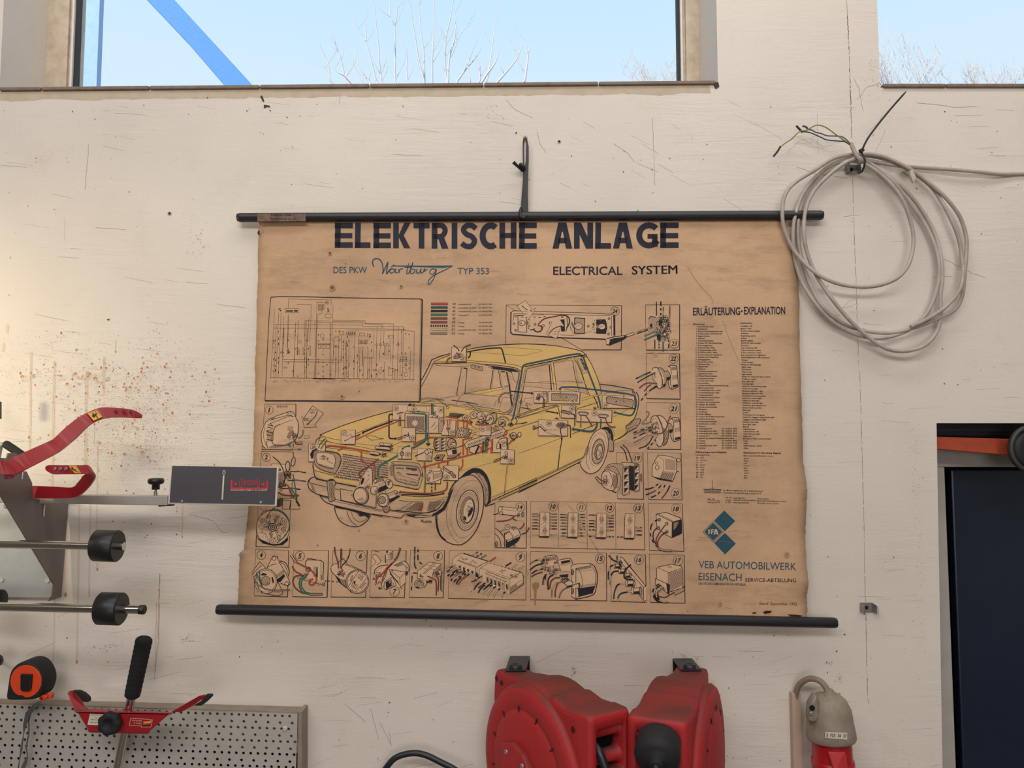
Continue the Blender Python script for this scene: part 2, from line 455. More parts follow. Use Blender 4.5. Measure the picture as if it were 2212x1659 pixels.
# outer skin
for r_ in ([(XL, 0), (ax0, 0), (ax0, ZT), (XL, ZT)], [(ax0, zt), (ax1, zt), (ax1, ZT), (ax0, ZT)], [(ax0, 0), (ax1, 0), a1, a0],
           [(ax1, 0), (bx0, 0), (bx0, ZT), (ax1, ZT)], [(bx0, 0), (dfoot[0], 0), (d0[0], dtop), (d0[0], b0[1]), b0],
           [(d0[0], dtop), (dx1, dtop), (dx1, b0[1]), (d0[0], b0[1])], [(dx1, 0), (XR, 0), (XR, b0[1]), (dx1, b0[1])],
           [(bx0, zt), (bx1, zt), (bx1, ZT), (bx0, ZT)], [(bx1, b0[1]), (XR, b0[1]), (XR, ZT), (bx1, ZT)]):
    wm.add([S(x, z, TK) for x, z in r_], [tuple(range(len(r_)))])
wall = wm.build('wall_back', M_wall, kind='structure', fix=False)
bmx = bmesh.new(); bmx.from_mesh(wall.data)
for f in bmx.faces:
    f.normal_update()
    c_ = f.calc_center_median()
    if abs(f.normal.y) > .9 and (f.normal.y > 0) == (c_.y < TK / 2): f.normal_flip()
bmx.to_mesh(wall.data); bmx.free()
def slab(name, c, h, m):
    s_ = MB(); s_.box(c, h); return s_.build(name, m, kind='structure')
slab('floor', (0, -3.4, -.06), (4.5, 3.8, .06), M_conc)
slab('ceiling', (0, -3.4, 4.36), (4.5, 3.8, .06), M_ceil)
slab('wall_left', (-4.26, -3.4, 2.15), (.06, 3.8, 2.15), M_ceil)
slab('wall_right', (4.26, -3.4, 2.15), (.06, 3.8, 2.15), M_ceil)
slab('wall_front', (0, -7.16, 2.15), (4.2, .06, 2.15), M_ceil)
gr_ = MB(); gr_.box((0, 20.4, -.4), (40, 20, .1)); gr_.build('ground', mat('winter_grass', (120, 116, 88), .9), kind='structure')

# ---- windows
def glass_mat():
    m = bpy.data.materials.new('window_glass'); m.use_nodes = True; n = m.node_tree; n.nodes.clear(); L = n.links
    o = n.nodes.new('ShaderNodeOutputMaterial'); t = n.nodes.new('ShaderNodeBsdfTransparent'); g = n.nodes.new('ShaderNodeBsdfGlossy')
    t.inputs[0].default_value = (.96, .985, 1, 1); g.inputs['Roughness'].default_value = .02
    mx = n.nodes.new('ShaderNodeMixShader'); fr = n.nodes.new('ShaderNodeFresnel'); fr.inputs[0].default_value = 1.12
    L.new(fr.outputs[0], mx.inputs[0]); L.new(t.outputs[0], mx.inputs[1]); L.new(g.outputs[0], mx.inputs[2]); L.new(mx.outputs[0], o.inputs[0])
    return m
M_glass = glass_mat()
def span(mb, u0, u1, z0, z1, y0, y1, mi=0, bev=0.0, ref=90):
    x0 = P(u0, ref, -y0).x; x1 = P(u1, ref, -y0).x
    mb.box(((x0 + x1) / 2, (y0 + y1) / 2, (z0 + z1) / 2), (abs(x1 - x0) / 2, abs(y1 - y0) / 2, abs(z1 - z0) / 2), mi=mi, bev=bev)
def make_window(name, ul, ur, foot, xl, xr, tiles, lab_spots=True):
    """foot: (z at left, z at right); ul/ur: pixels of the frame's inner edges"""
    root = bpy.data.objects.new(name, None); COL.objects.link(root); root.location = ((xl + xr) / 2, .17, foot[0]); root['kind'] = 'structure'
    z0 = min(foot) - .0; fy0, fy1 = .165, .215
    fr = MB(); x_in0 = P(ul, 90, -fy0).x; x_in1 = P(ur, 90, -fy0).x
    def vb(xa, xb, y0, y1, za, zb, mi=0): fr.box(((xa + xb) / 2, (y0 + y1) / 2, (za + zb) / 2), (abs(xb - xa) / 2, (y1 - y0) / 2, (zb - za) / 2), mi=mi, bev=.0015)
    vb(xl - .01, x_in0 - .016, fy0, fy1, z0, zt); vb(x_in0 - .0165, x_in0 - .003, fy0 + .008, fy1, z0, zt)
    vb(x_in1 + .016, xr + .01, fy0, fy1, z0, zt); vb(x_in1 + .003, x_in1 + .0165, fy0 + .008, fy1, z0, zt)
    vb(xl, xr, fy0, fy1, zt - .06, zt); vb(xl, xr, fy0, fy1, z0 - .02, z0 + .012)
    fr.build('window_frame', M_cream, root)
    gk = MB()
    for x in (x_in0, x_in1): gk.box((x, fy0 + .016, (z0 + zt) / 2), (.0042, .008, (zt - z0) / 2))
    gk.build('gasket', M_gasket, root)
    wb = MB()
    for x, s_ in ((x_in0 - .0055, 1), (x_in1 + .0055, -1)): wb.box((x, fy0 + .009, (z0 + zt) / 2), (.0024, .008, (zt - z0) / 2))
    wb.build('glazing_bead', M_white, root)
    pn = MB(); pn.box(((x_in0 + x_in1) / 2, fy0 + .022, (z0 + zt) / 2), ((x_in1 - x_in0) / 2, .002, (zt - z0) / 2)); pn.build('pane', M_glass, root)
    for i in range(len(tiles) - 1):
        (ua, va), (ub, vb_) = tiles[i], tiles[i + 1]; t = MB()
        pa = P(ua + 1.0, va, .006); pb = P(ub - 1.0, vb_, .006); h = .0085
        up = Vector((0, 0, h)); bk = Vector((0, .16, .0))
        t.prism([pa, pb, pb - up, pa - up], bk, bev=.0022)
        t.build('sill_tile', M_tile, root)
    return root
v1 = lambda u: 187.6 - (u / 1548.0) * 14.6
make_window('window_1', 160, 1468, (a0[1], a1[1]), ax0, ax1, [(u, v1(u)) for u in (-2, 88, 322, 560, 798, 1045, 1293, 1547)])
make_window('window_2', 1880, 3150, (b0[1], b0[1]), bx0, bx1, [(u, 180.0) for u in (1908, 2045, 2290, 2540, 2790, 3040, 3190)])

# ---- outside
bs = MB(); 
pc = MB(); span(pc, 166, 212, -.3, 6.6, 3.9, 3.96); o = pc.build('steel_post', M_palesteel); tag(o, 'pale blue steel post outside, beside the left window frame', 'post')
br = MB(); 
br.prism([P(u, v, -3.6) for u, v in ((264, -60), (318, 0), (405, 92), (485, 185), (720, 470), (785, 470), (540, 178), (455, 85), (377, 0), (324, -60))], (0, .04, 0), bev=.004)
o = br.build('steel_brace', M_bluesteel); tag(o, 'diagonal blue steel brace outside the left window', 'brace')

M_bark = mat('pale_bark', (214, 206, 204), .8, spec=.1)
def tree(name, label, foot_u, fork_v, branches, T, dist, rbase, seed, twig=2, drop=True):
    rr = random.Random(seed); ox, oy, k = T; root = thing(name, label, 'tree', P(foot_u, 945, -dist) * 1)
    root.location.z = -.3
    tr = MB(); fork = P(foot_u, fork_v, -dist)
    tr.tube([Vector((fork.x + .05, fork.y, -.3)), Vector((fork.x - .03, fork.y, fork.z * .5)), fork], [.16, .13, .09], 8)
    tr.build('trunk', M_bark, root)
    bm_ = MB()
    for bi, br_ in enumerate(branches):
        p = pts_of(br_); p = smoothpts(p, 3)
        n = len(p); dd = dist + rr.uniform(-.5, .5)
        w3 = [P(ox + x * k, oy + y * k, -dd) for x, y in p]
        r0 = rbase * rr.uniform(.8, 1.1)
        main = p[0][1] > 600
        if main:
            w3 = [fork.lerp(w3[0], t) + Vector((0, 0, -.1 * math.sin(t * 3.14))) for t in (0, .5)] + w3
            rad = [rbase * 2.2, rbase * 1.6] + [r0 * (1 - .72 * i / max(n - 1, 1)) for i in range(n)]
        else: rad = [r0 * .62 * (1 - .75 * i / max(n - 1, 1)) for i in range(n)]
        bm_.tube(w3, rad, 5)
        for j in range(twig * n // 4):
            i = rr.randrange(1, len(w3)); s0 = w3[i]; L_ = rr.uniform(.08, .32); sgn = rr.choice((-1, 1))
            e1 = s0 + Vector((sgn * L_ * .45, rr.uniform(-.1, .1), L_ * .8)); e2 = e1 + Vector((sgn * L_ * .1, 0, L_ * .6))
            bm_.tube([s0, e1, e2], [rad[i] * .45 + .002, .004, .0025], 4)
    bm_.build('branches', M_bark, root)
    return root
TB = (540, 0, .25316)
tree('bare_tree', 'pale bare tree, its branches fanned in the middle of the left window', 925, 330, [
 '690,690 655,600 620,560', '690,690 670,560 650,490', '820,690 790,580 770,480 740,400 700,290', '745,435 705,400', '805,640 760,620 720,580',
 '1010,690 960,620 925,560 925,490', '1075,690 1045,560 1010,430 980,330 930,240 885,190', '985,350 1000,130', '1120,690 1100,500 1095,380 1075,200 1055,10 1050,-200',
 '1235,690 1240,450 1235,230 1195,140 1195,0 1190,-150', '1235,230 1255,120 1255,0', '1195,140 1105,75', '1485,690 1440,520 1410,330 1380,160 1360,0 1345,-200',
 '1490,690 1480,420 1455,260 1445,100 1430,0', '1555,690 1555,520 1565,300 1570,0 1575,-250', '1555,530 1500,450', '1560,530 1620,430 1665,350',
 '1680,690 1665,560 1670,330 1700,200 1735,0 1745,-120', '1690,690 1700,500 1745,330 1755,200 1745,80', '1720,480 1800,290 1900,180',
 '1770,690 1850,580 1920,500 1975,410', '2020,690 2050,540 2075,330 2095,200 2125,90', '2030,620 2090,540 2130,420', '2120,690 2200,600 2290,480 2330,330',
 '2345,690 2370,500 2365,430 2340,320', '2370,450 2425,360', '960,690 910,600 870,500', '1340,690 1335,560 1340,440 1295,350', '1880,690 1860,560 1890,440', '1960,690 1960,560 1930,470'],
 TB, 9.0, .015, 3, twig=1)
def twiggy(name, label, uc, v_foot, spread, height, n, seed, dist, upto=None):
    rr = random.Random(seed); br = []
    for i in range(n):
        x = rr.uniform(-1, 1); u0 = x * spread * .5; pts = [(u0, 20)]
        dx = x * 1.0 + rr.uniform(-.3, .3); h = height * rr.uniform(.4, 1) * (1 - .45 * abs(x))
        for k in range(4): pts.append((u0 + dx * spread * .5 * (k + 1) / 4 + rr.uniform(-4, 4), 20 - h * (k + 1) / 4))
        br.append(' '.join('%.1f,%.1f' % q for q in [(a, b + 650) for a, b in pts]))
    return tree(name, label, uc, v_foot, br, (uc, -650 + 175, 1.0), dist, .010, seed, twig=5)
twiggy('bare_tree', 'fine bare treetop low in the right corner of the left window', 1440, 330, 110, 75, 16, 5, 14)
twiggy('bare_tree', 'bare treetop at the left edge of the right window', 1945, 330, 110, 150, 20, 7, 12)
twiggy('bare_tree', 'low bare treetop in the middle of the right window', 2120, 330, 110, 75, 14, 9, 14)

# ---- door niche on the right
M_grey = mat('grey_profile', (176, 172, 168), .45)
M_navy = mat('navy_door', (17, 30, 52), .30, spec=.6, vary=(3, .5, (26, 38, 58)))
M_dark = mat('dark_rail', (26, 28, 38), .5, vary=(20, .5, (44, 44, 52)))
M_orange = mat('orange_beam', (186, 78, 50), .55, vary=(50, .4, (150, 66, 44)))
dr = bpy.data.objects.new('door_1', None); COL.objects.link(dr); dr.location = (d0[0] + .5, .1, 0); dr['kind'] = 'structure'
t = MB(); xa = d0[0]; xb = dx1
yD = .06
def zv(v, y): return P(2100, v, -y).z
t.box(((xa + xb) / 2, yD + .09, (dtop + zv(944, yD)) / 2 + .01), ((xb - xa) / 2, .08, (dtop - zv(944, yD)) / 2 + .01), bev=.004)
t.box(((xa + xb) / 2, yD + .0, zv(929, yD)), ((xb - xa) / 2, .008, .003)); t.build('top_rail', M_dark, dr)
t = MB(); yB = .03
t.prism([P(2010, 943, -yB), P(2185, 948, -yB), P(2900, 968, -yB), P(2900, 1038, -yB), P(2185, 984, -yB), P(2010, 969, -yB)], (0, .03, 0), bev=.002); t.build('orange_beam', M_orange, dr)
t = MB(); t.box(((xa + xb) / 2 + .02, yD + .06, (zv(966, yD) + zv(1010, yD)) / 2), ((xb - xa) / 2 + .02, .03, (zv(966, yD) - zv(1010, yD)) / 2), bev=.003); t.build('header', M_grey, dr)
t = MB(); jx0 = P(2010, 1300, -.09).x
j1 = P(2041, 1010, -.09); j2 = P(2066, 1659, -.09); sl = (j2.x - j1.x) / (j2.z - j1.z); jf = Vector((j1.x + sl * (0 - j1.z), .09, 0)); jt = Vector((j1.x + sl * (zv(1009, .09) - j1.z), .09, zv(1009, .09)))
t.prism([Vector((jx0 - .05, .09, 0)), jf, jt, Vector((jx0 - .05, .09, jt.z))], (0, .04, 0), bev=.003); t.build('door_jamb', M_grey, dr)
t = MB(); px0 = P(2056, 1014, -.14).x
t.box(((px0 + xb) / 2 + .02, .155, zv(1014, .14) / 2), ((xb - px0) / 2 + .02, .012, zv(1014, .14) / 2), bev=.004); t.build('door_panel', M_navy, dr)
t = MB(); t.box(((xa + xb) / 2, .24, dtop / 2), ((xb - xa) / 2 + .05, .01, dtop / 2 + .02)); t.build('door_back', M_dark, dr)
# pulley at the frame's right edge
pr = thing('sliding_door_pulley', 'dark round pulley wheel at the right edge, over the orange beam', 'pulley', P(2226, 970, .03))
t = MB(); c0 = P(2226, 970, .012)
t.lathe([(0, .050), (.001, .052), (.012, .053), (.014, .051), (.014, .0455), (.010, .0445)], c0, (0, -1, 0), 48); t.build('rim', mat('worn_steel_rim', (72, 70, 72), .5, metal=.4), pr)
t = MB(); t.lathe([(.0, .0445), (.010, .0445), (.0125, .030), (.0115, .012), (.0115, 0.0005)], c0, (0, -1, 0), 48); t.build('wheel_disc', mat('black_wheel', (20, 24, 32), .6), pr)
t = MB(); t.lathe([(.011, .011), (.018, .011), (.019, .009), (.016, .006), (.016, .0003)], c0, (0, -1, 0), 24); t.lathe([(-.03, .006), (.001, .006)], c0, (0, -1, 0), 12); t.build('hub', M_grey, pr)
# ================================================================ objects
M_chrome = mat('polished_steel', (200, 196, 190), .16, metal=1.0, vary=(300, .3, (170, 165, 160)))
M_alu = mat('raw_aluminium', (182, 178, 172), .42, metal=.35, vary=(14, .5, (150, 146, 140)))
M_steelgrey = mat('grey_powder_coat', (116, 108, 106), .5, bump=(600, .15), vary=(4, .3, (108, 100, 98)))
M_red = mat('red_powder_coat', (156, 20, 34), .42, bump=(500, .2), vary=(6, .4, (138, 18, 30)), coat=.1)
M_redreel = mat('red_plastic', (174, 32, 38), .62, bump=(700, .15), vary=(5, .5, (152, 34, 38)))
def settle_dust(m, rgb, lo=.35, hi=.85, amt=.8):
    """grey-brown dust lying on faces that look up"""
    n = m.node_tree; b = n.nodes['Principled BSDF']; src = b.inputs['Base Color'].links[0].from_socket
    g = n.nodes.new('ShaderNodeNewGeometry'); sx_ = n.nodes.new('ShaderNodeSeparateXYZ'); n.links.new(g.outputs['True Normal'], sx_.inputs[0])
    r1 = n.nodes.new('ShaderNodeMapRange'); r1.inputs[1].default_value = lo; r1.inputs[2].default_value = hi; r1.inputs[4].default_value = amt
    n.links.new(sx_.outputs['Z'], r1.inputs[0])
    nz = n.nodes.new('ShaderNodeTexNoise'); nz.inputs['Scale'].default_value = 14; n.links.new(g.outputs['Position'], nz.inputs['Vector'])
    r2 = n.nodes.new('ShaderNodeMapRange'); r2.inputs[1].default_value = .3; r2.inputs[2].default_value = .6; r2.inputs[3].default_value = .6; n.links.new(nz.outputs['Fac'], r2.inputs[0])
    mu = n.nodes.new('ShaderNodeMath'); mu.operation = 'MULTIPLY'; n.links.new(r1.outputs[0], mu.inputs[0]); n.links.new(r2.outputs[0], mu.inputs[1])
    mx = n.nodes.new('ShaderNodeMix'); mx.data_type = 'RGBA'; n.links.new(mu.outputs[0], mx.inputs[0]); n.links.new(src, mx.inputs[6]); mx.inputs[7].default_value = lin(rgb)
    n.links.new(mx.outputs[2], b.inputs['Base Color'])
settle_dust(M_redreel, (84, 52, 46))
M_dust = mat('dusty_red_plastic', (132, 52, 44), .75, vary=(9, .8, (150, 40, 40)))
M_navyrod = mat('black_painted_wood', (33, 31, 40), .42, bump=(60, .2), stretch=(1, 20, 20))
M_paper_l = mat('cream_sticker', (214, 206, 190), .6)
M_yellow = mat('yellow_sticker', (222, 172, 66), .5)
M_ink2 = mat('sticker_ink', (20, 18, 20), .6)
M_foam = mat('black_foam', (22, 25, 29), .9, bump=(900, .5))
M_cable = mat('grey_cable_sheath', (182, 172, 164), .55, vary=(18, .65, (142, 128, 118)))
M_brown = mat('brown_core', (104, 82, 66), .5); M_bluec = mat('blue_core', (36, 74, 98), .5); M_yg = mat('yellow_green_core', (150, 138, 84), .5, vary=(60, .8, (84, 110, 80)))
M_tape = mat('black_tape', (24, 24, 30), .5)
M_zinc = mat('zinc_plate', (160, 158, 156), .38, metal=.7, vary=(40, .5, (125, 120, 116)))
M_hole = mat('dark_void', (6, 6, 9), .9)

def PX(u, v, X):
    r = ray(u, v); t = X / r.x
    return Vector((X, -CAMD + r.y * t, ZC + r.z * t))
def screw(mb_parent, p, r, m=None, ax=(0, -1, 0), name='screw_head'):
    t = MB(); t.lathe([(0, r), (r * .25, r), (r * .5, r * .8), (r * .62, r * .35), (r * .45, r * .3), (r * .45, .0002)], p, ax, 16)
    return t.build(name, m or M_zinc, mb_parent)

# ---------------- grey wall bracket with the track-gauge parts on the left
X0 = P(148, 1100).x
bk = thing('wall_bracket', 'grey steel wall bracket with a triangular gusset at the left edge', 'bracket', P(60, 1290, .02))
t = MB(); t.prism([P(-150, 1060, .012), P(120, 1060, .012), P(117, 1292, .012), P(-150, 1290, .012)], (0, .010, 0), bev=.002); t.build('back_plate', mat('pale_grey_plate', (178, 180, 184), .45), bk)
t = MB()
pts = [(148, 1086), (137, 1240), (133, 1290), (105, 1299), (106, 1291), (112, 1288), (116, 1262), (17, 1097), (-6, 1058), (-30, 1020), (-30, 985), (15, 990), (18, 979), (36, 978), (44, 996), (48, 1018), (58, 1018), (70, 1043), (72, 1077), (89, 1078), (97, 1087)]
t.prism([PX(u, v, X0) for u, v in pts], (-.003, 0, 0), bev=.0008); t.build('gusset', M_steelgrey, bk)
for u, v in ((102, 1254), (2, 1253)):
    t = MB(); c = P(u, v, .0135); t.lathe([(0, .0052), (.0006, .0052)], c, (0, -1, 0), 16)
    t.build('slot_hole', mat('pale_slot', (205, 202, 198), .6), bk)
t = MB(); t.prism([PX(48, 1020, X0 + .001), PX(50, 1020, X0 + .001), PX(48, 1035, X0 + .001), PX(46, 1035, X0 + .001)], (.001, 0, 0)); t.build('weld_slot', M_white, bk); t = MB(); t.prism([PX(95, 1090, X0 + .001), PX(97, 1090, X0 + .001), PX(95, 1115, X0 + .001), PX(93, 1115, X0 + .001)], (.001, 0, 0)); t.build('weld_slot', M_white, bk)
screw(bk, P(14, 1092, .014), .006)

C1 = (0, 860, .1537)
def bandmesh(mb, rows, T, th, mi=0):
    """rows of (top x, top y, bottom x, bottom y, depth): a bent flat bar"""
    ox, oy, k = T; A = []; B = []
    for r_ in rows:
        A.append((ox + r_[0] * k, oy + r_[1] * k, r_[4])); B.append((ox + r_[2] * k, oy + r_[3] * k, r_[4]))
    A = smoothpts(A, 3); B = smoothpts(B, 3)
    a3 = [P(*q) for q in A]; b3 = [P(*q) for q in B]; n = len(a3); vs = []; fs = []
    for i in range(n):
        tn = (a3[min(i + 1, n - 1)] - a3[max(i - 1, 0)]); wv = b3[i] - a3[i]; nn = tn.cross(wv)
        nn = nn.normalized() * th if nn.length > 1e-9 else Vector((0, th, 0))
        if i and nn.dot(last) < 0: nn = -nn
        if i == 0 and nn.y < 0: nn = -nn
        last = nn; vs += [a3[i], b3[i], b3[i] + nn, a3[i] + nn]
    for i in range(n - 1):
        for k2 in range(4): fs.append((i * 4 + k2, i * 4 + (k2 + 1) % 4, i * 4 + 4 + (k2 + 1) % 4, i * 4 + 4 + k2))
    mb.add(vs, fs, mi, False); mb.add(vs[:4], [(3, 2, 1, 0)], mi); mb.add(vs[-4:], [(0, 1, 2, 3)], mi)
arm = thing('clamp_arm', 'long curved red clamp arm with yellow warning sticker, pointing up right', 'clamp arm', P(20, 1010, .26))
t = MB(); bandmesh(t, [(-300, 870, -300, 1065, .31), (0, 874, 0, 1068, .30), (70, 878, 195, 1072, .29), (110, 866, 265, 1042, .275), (330, 765, 440, 958, .25), (600, 645, 720, 810, .225), (722, 590, 850, 738, .21), (752, 572, 885, 710, .205), (850, 478, 990, 622, .19), (950, 388, 1095, 528, .18), (1100, 272, 1225, 400, .165), (1240, 196, 1340, 322, .15), (1380, 140, 1450, 285, .14), (1500, 128, 1560, 270, .135), (1650, 138, 1690, 270, .13), (1850, 160, 1860, 279, .125), (1940, 198, 1935, 282, .12), (1984, 243, 1966, 282, .12)], C1, .006)
t.build('arm', M_red, arm)
t = MB(); bandmesh(t, [(60, 1068, 60, 1140, .285), (130, 1075, 130, 1139, .283), (215, 1072, 190, 1112, .28)], C1, .004); t.build('flange', M_red, arm)
def c1(x, y, d): return P(x * .1537, 860 + y * .1537, d)
t = MB(); a_, b_, c_, d_ = c1(1232, 210, .1535), c1(1362, 168, .1435), c1(1446, 262, .1405), c1(1322, 318, .1545)
off = Vector((0, -.0015, 0)); t.quad(a_ + off, b_ + off, c_ + off, d_ + off, 0)
def bil(s_, t_): return a_.lerp(b_, s_).lerp(d_.lerp(c_, s_), t_) + Vector((0, -.0022, 0))
def blob(cx, cy, rx, ry, n=9, seed=1):
    rr = random.Random(seed); t.add([bil(cx + rx * rr.uniform(.75, 1.2) * math.cos(k * 6.283 / n), cy + ry * rr.uniform(.75, 1.2) * math.sin(k * 6.283 / n)) for k in range(n)], [tuple(range(n))], 1)
blob(.34, .55, .15, .16, 9, 2); blob(.56, .5, .13, .12, 8, 3); blob(.46, .3, .06, .2, 7, 4); blob(.55, .78, .05, .16, 7, 5); blob(.72, .42, .12, .04, 7, 6); blob(.8, .2, .05, .1, 6, 7)
t.build('warning_sticker', [M_yellow, M_ink2], arm)
for x, y in ((1625, 190), (1735, 197), (1835, 203)):
    t = MB(); t.lathe([(0, .0034), (.0005, .0034)], c1(x, y, .1345), (0, -1, 0), 12)
    t.build('rivet_hole', mat('dark_red_hole', (86, 14, 22), .6), arm)
hk = thing('clamp_arm', 'short red clamp arm bent back on itself like a hook', 'clamp arm', P(100, 1060, .13))
t = MB(); bandmesh(t, [(455, 1232, 455, 1412, .125), (800, 1248, 800, 1408, .13), (1010, 1255, 1005, 1399, .135), (1085, 1192, 1120, 1358, .15), (1140, 1128, 1215, 1275, .165), (1186, 1075, 1288, 1190, .185), (1262, 1045, 1316, 1120, .205), (1262, 1010, 1304, 1085, .222), (1215, 962, 1268, 1062, .238), (1150, 945, 1190, 1068, .248), (900, 942, 900, 1070, .252), (760, 940, 770, 1070, .255), (692, 942, 705, 1042, .256), (656, 968, 660, 1005, .256)], C1, .0045)
t.build('arm', M_red, hk)
t = MB(); a_, b_, c_, d_ = c1(978, 950, .2525), c1(1085, 950, .2515), c1(1155, 1054, .2510), c1(1062, 1054, .2525)
a_, b_, c_, d_ = [p + Vector((0, -.003, 0)) for p in (a_, b_, c_, d_)]; t.quad(a_, b_, c_, d_, 0)
blob(.3, .4, .14, .2, 9, 12); blob(.5, .6, .14, .15, 8, 13); blob(.42, .2, .05, .12, 7, 14); blob(.62, .8, .06, .1, 7, 15); blob(.85, .84, .1, .05, 7, 16)
t.build('warning_sticker', [M_yellow, M_ink2], hk)
for x, y in ((775, 993), (852, 993), (928, 993)): screw(hk, c1(x, y, .2595), .0032, name='rivet')
# black grip and its bent rod behind the red arm
gp = thing('pull_handle', 'black rubber grip on a bent grey rod behind the long red arm', 'handle', c1(0, 700, .13))
t = MB(); t.tube([c1(-60, 1000, .12), c1(-30, 820, .12), c1(-5, 690, .12), c1(25, 655, .12), c1(80, 650, .12)], .0058, 10); t.build('rod', M_alu, gp)
t = MB(); t.tube([c1(66, 640, .12), c1(95, 655, .12), c1(200, 725, .12), c1(330, 812, .12)], [.0072, .0082, .0082, .0078], 14); t.build('grip', M_rubber, gp)

# aluminium bar with the scale board
br = thing('scale_bar', 'aluminium bar carrying the dark scale board with a white zero mark', 'measuring gauge', P(360, 1090, .1))
t = MB(); d_ = .105; lf, rt = P(-80, 1072, d_), P(361, 1071, d_); lf2, rt2 = P(-80, 1084, d_), P(361, 1092, d_)
t.prism([lf, P(97, 1069, d_), rt, rt2, P(97, 1088, d_), lf2], (0, .025, 0), bev=.0012); t.build('bar', M_alu, br)
t = MB(); t.prism([P(341, 1091.5, .1), P(372, 1090, .1), P(372, 1093, .1), P(343, 1094.5, .1)], (0, .012, 0)); t.build('end_stop', M_black, br)
M_board = mat('anthracite_board', (74, 72, 80), .5, vary=(8, .3, (68, 66, 74)))
t = MB(); o4 = [(370.5, 1004.5), (602, 1009), (597, 1093.5), (362.5, 1088.5)]; t.prism([P(u, v, .118) for u, v in o4], (0, .005, 0), bev=.0008); t.build('board_frame', mat('pale_board_edge', (214, 208, 198), .5), br)
t = MB(); i4 = [(372, 1006.3), (597.5, 1010.3), (593, 1090.0), (366, 1085.3)]; t.prism([P(u, v, .1195) for u, v in i4], (0, .003, 0)); t.build('board_face', M_board, br)
screw(br, P(393, 1083, .1195), .0032); screw(br, P(563.5, 1085, .1195), .0032)
t = MB(); t.prism([P(597, 1078, .11), P(604.5, 1078, .11), P(604, 1095, .11), P(596, 1095, .11)], (0, .02, 0), bev=.001); t.build('side_block', M_black, br)
k0 = P(336, 1070, .118 - .02)
t = MB(); t.lathe([(0, .0036), (.008, .0036)], k0, (0, 0, 1), 12, mi=0); t.lathe([(.008, .0022), (.014, .0022)], k0, (0, 0, 1), 10, mi=1); t.build('knob_stem', [M_zinc, mat('brass_thread', (170, 120, 60), .4, metal=.8)], br)
t = MB(); t.lathe([(.012, .0078), (.022, .0078), (.0235, .013), (.026, .0158), (.031, .0162), (.0345, .0145), (.0355, .010), (.0355, .0005)], k0, (0, 0, 1), 8 * 3); t.build('star_knob', M_black, br)
ib = Ink(lambda u, v, o_: P(u, v, .1200 + o_), base=1e-4, step=1e-5).at(300, 980, .1537)
ib.part('scale_marks')
ib.line('1192,305 1172,645', 22, 'cream'); ib.circ(1196, 262, 17, 9, 'cream', ry=26)
ib.part('maker_logo')
ib.line('1304,372 1304,488 1803,488 1803,378', 22, 'lred')
ib.circ(1434, 414, 18, 7, 'lred', ry=60); ib.circ(1680, 416, 18, 7, 'lred', ry=60)
ib.fill('1346,402 1392,427 1342,450', 'lred'); ib.fill('1762,402 1714,430 1762,456', 'lred')
ib.line('1450,402 1492,432 1615,432 1662,406', 9, 'lred')
ib.text('KOCH', 1482, 408, 1632, 34, 'lred', bold=.012, res=2)
ib.text('WORLDWIDE SYMBOL OF QUALITY', 1286, 524, 1808, 24, 'cream', bold=.006)
M_lred = mat('logo_red', (214, 44, 52), .5)
ib.finish({'cream': M_paper_l, 'lred': M_lred}, br)

# rollers on polished rods
def roller(label, uL, vL, uR, vR, u_rod0, v_rod0, u_end, v_end, d, Rr, rr_, cap):
    th_ = thing('roller_rod', label, 'roller rod', P((uL + uR) / 2, vR, d), 'roller rods on the wall bracket')
    a = P(uL, vL, d); b = P(uR, vR, d); ax = (b - a).normalized()
    t = MB(); t.lathe([(0, rr_), (0, Rr - .002), (.002, Rr), ((b - a).length - .002, Rr), ((b - a).length, Rr - .002), ((b - a).length, rr_)], a, ax, 48, cap=False)
    o = t.build('roller', M_black, th_)
    for p in o.data.polygons: p.use_smooth = abs(p.normal.dot(ax)) < .5
    t = MB(); e0 = P(u_rod0, v_rod0, d); e1 = P(u_end, v_end, d); t.tube([e0, e1], rr_, 28); t.build('rod', M_chrome, th_)
    if cap:
        t = MB(); axx = (e1 - e0).normalized(); t.lathe([(-.008, rr_ + .0006), (.001, rr_ + .0008), (.0025, rr_ - .001)], e1, axx, 24); t.build('end_cap', M_black, th_)
roller('polished rod with black roller, upper of the two at the left', 206, 1178, 256, 1180, -120, 1172.5, 268, 1180, .20, .0300, .0079, False)
roller('polished rod with black roller and capped end, lower of the two', 215, 1314, 264, 1315.5, -120, 1308, 311, 1317, .22, .0300, .0080, True)
o = MB(); a = P(-60, 1296, .10); b = P(4, 1297, .10); o.lathe([(0, .002), (0, .020), (.002, .022), ((b - a).length - .002, .022), ((b - a).length, .020), ((b - a).length, .001)], a, (b - a), 32)
o = o.build('roller_end', M_black); tag(o, 'black roller end behind the lower polished rod, at left edge', 'roller')
o = MB(); o.lathe([(0, .010), (.004, .0135), (.016, .0145), (.022, .0125), (.024, .007), (.024, .0005)], P(-3, 1425, .06), (0, -1, 0), 10)
o.tube([P(-3, 1425, .065), P(-3, 1425, .002)], .004, 8)
o = o.build('knob', M_black); tag(o, 'black knob at left edge above the tape measure', 'knob')
o = MB(); o.prism([P(-9, 866, .05), P(1.5, 868, .05), P(1.5, 905, .05), P(-9, 905, .05)], (0, .004, 0), bev=.001); o = o.build('black_fitting', M_black); tag(o, 'narrow black fitting cut by the left edge above the handle', 'fitting')

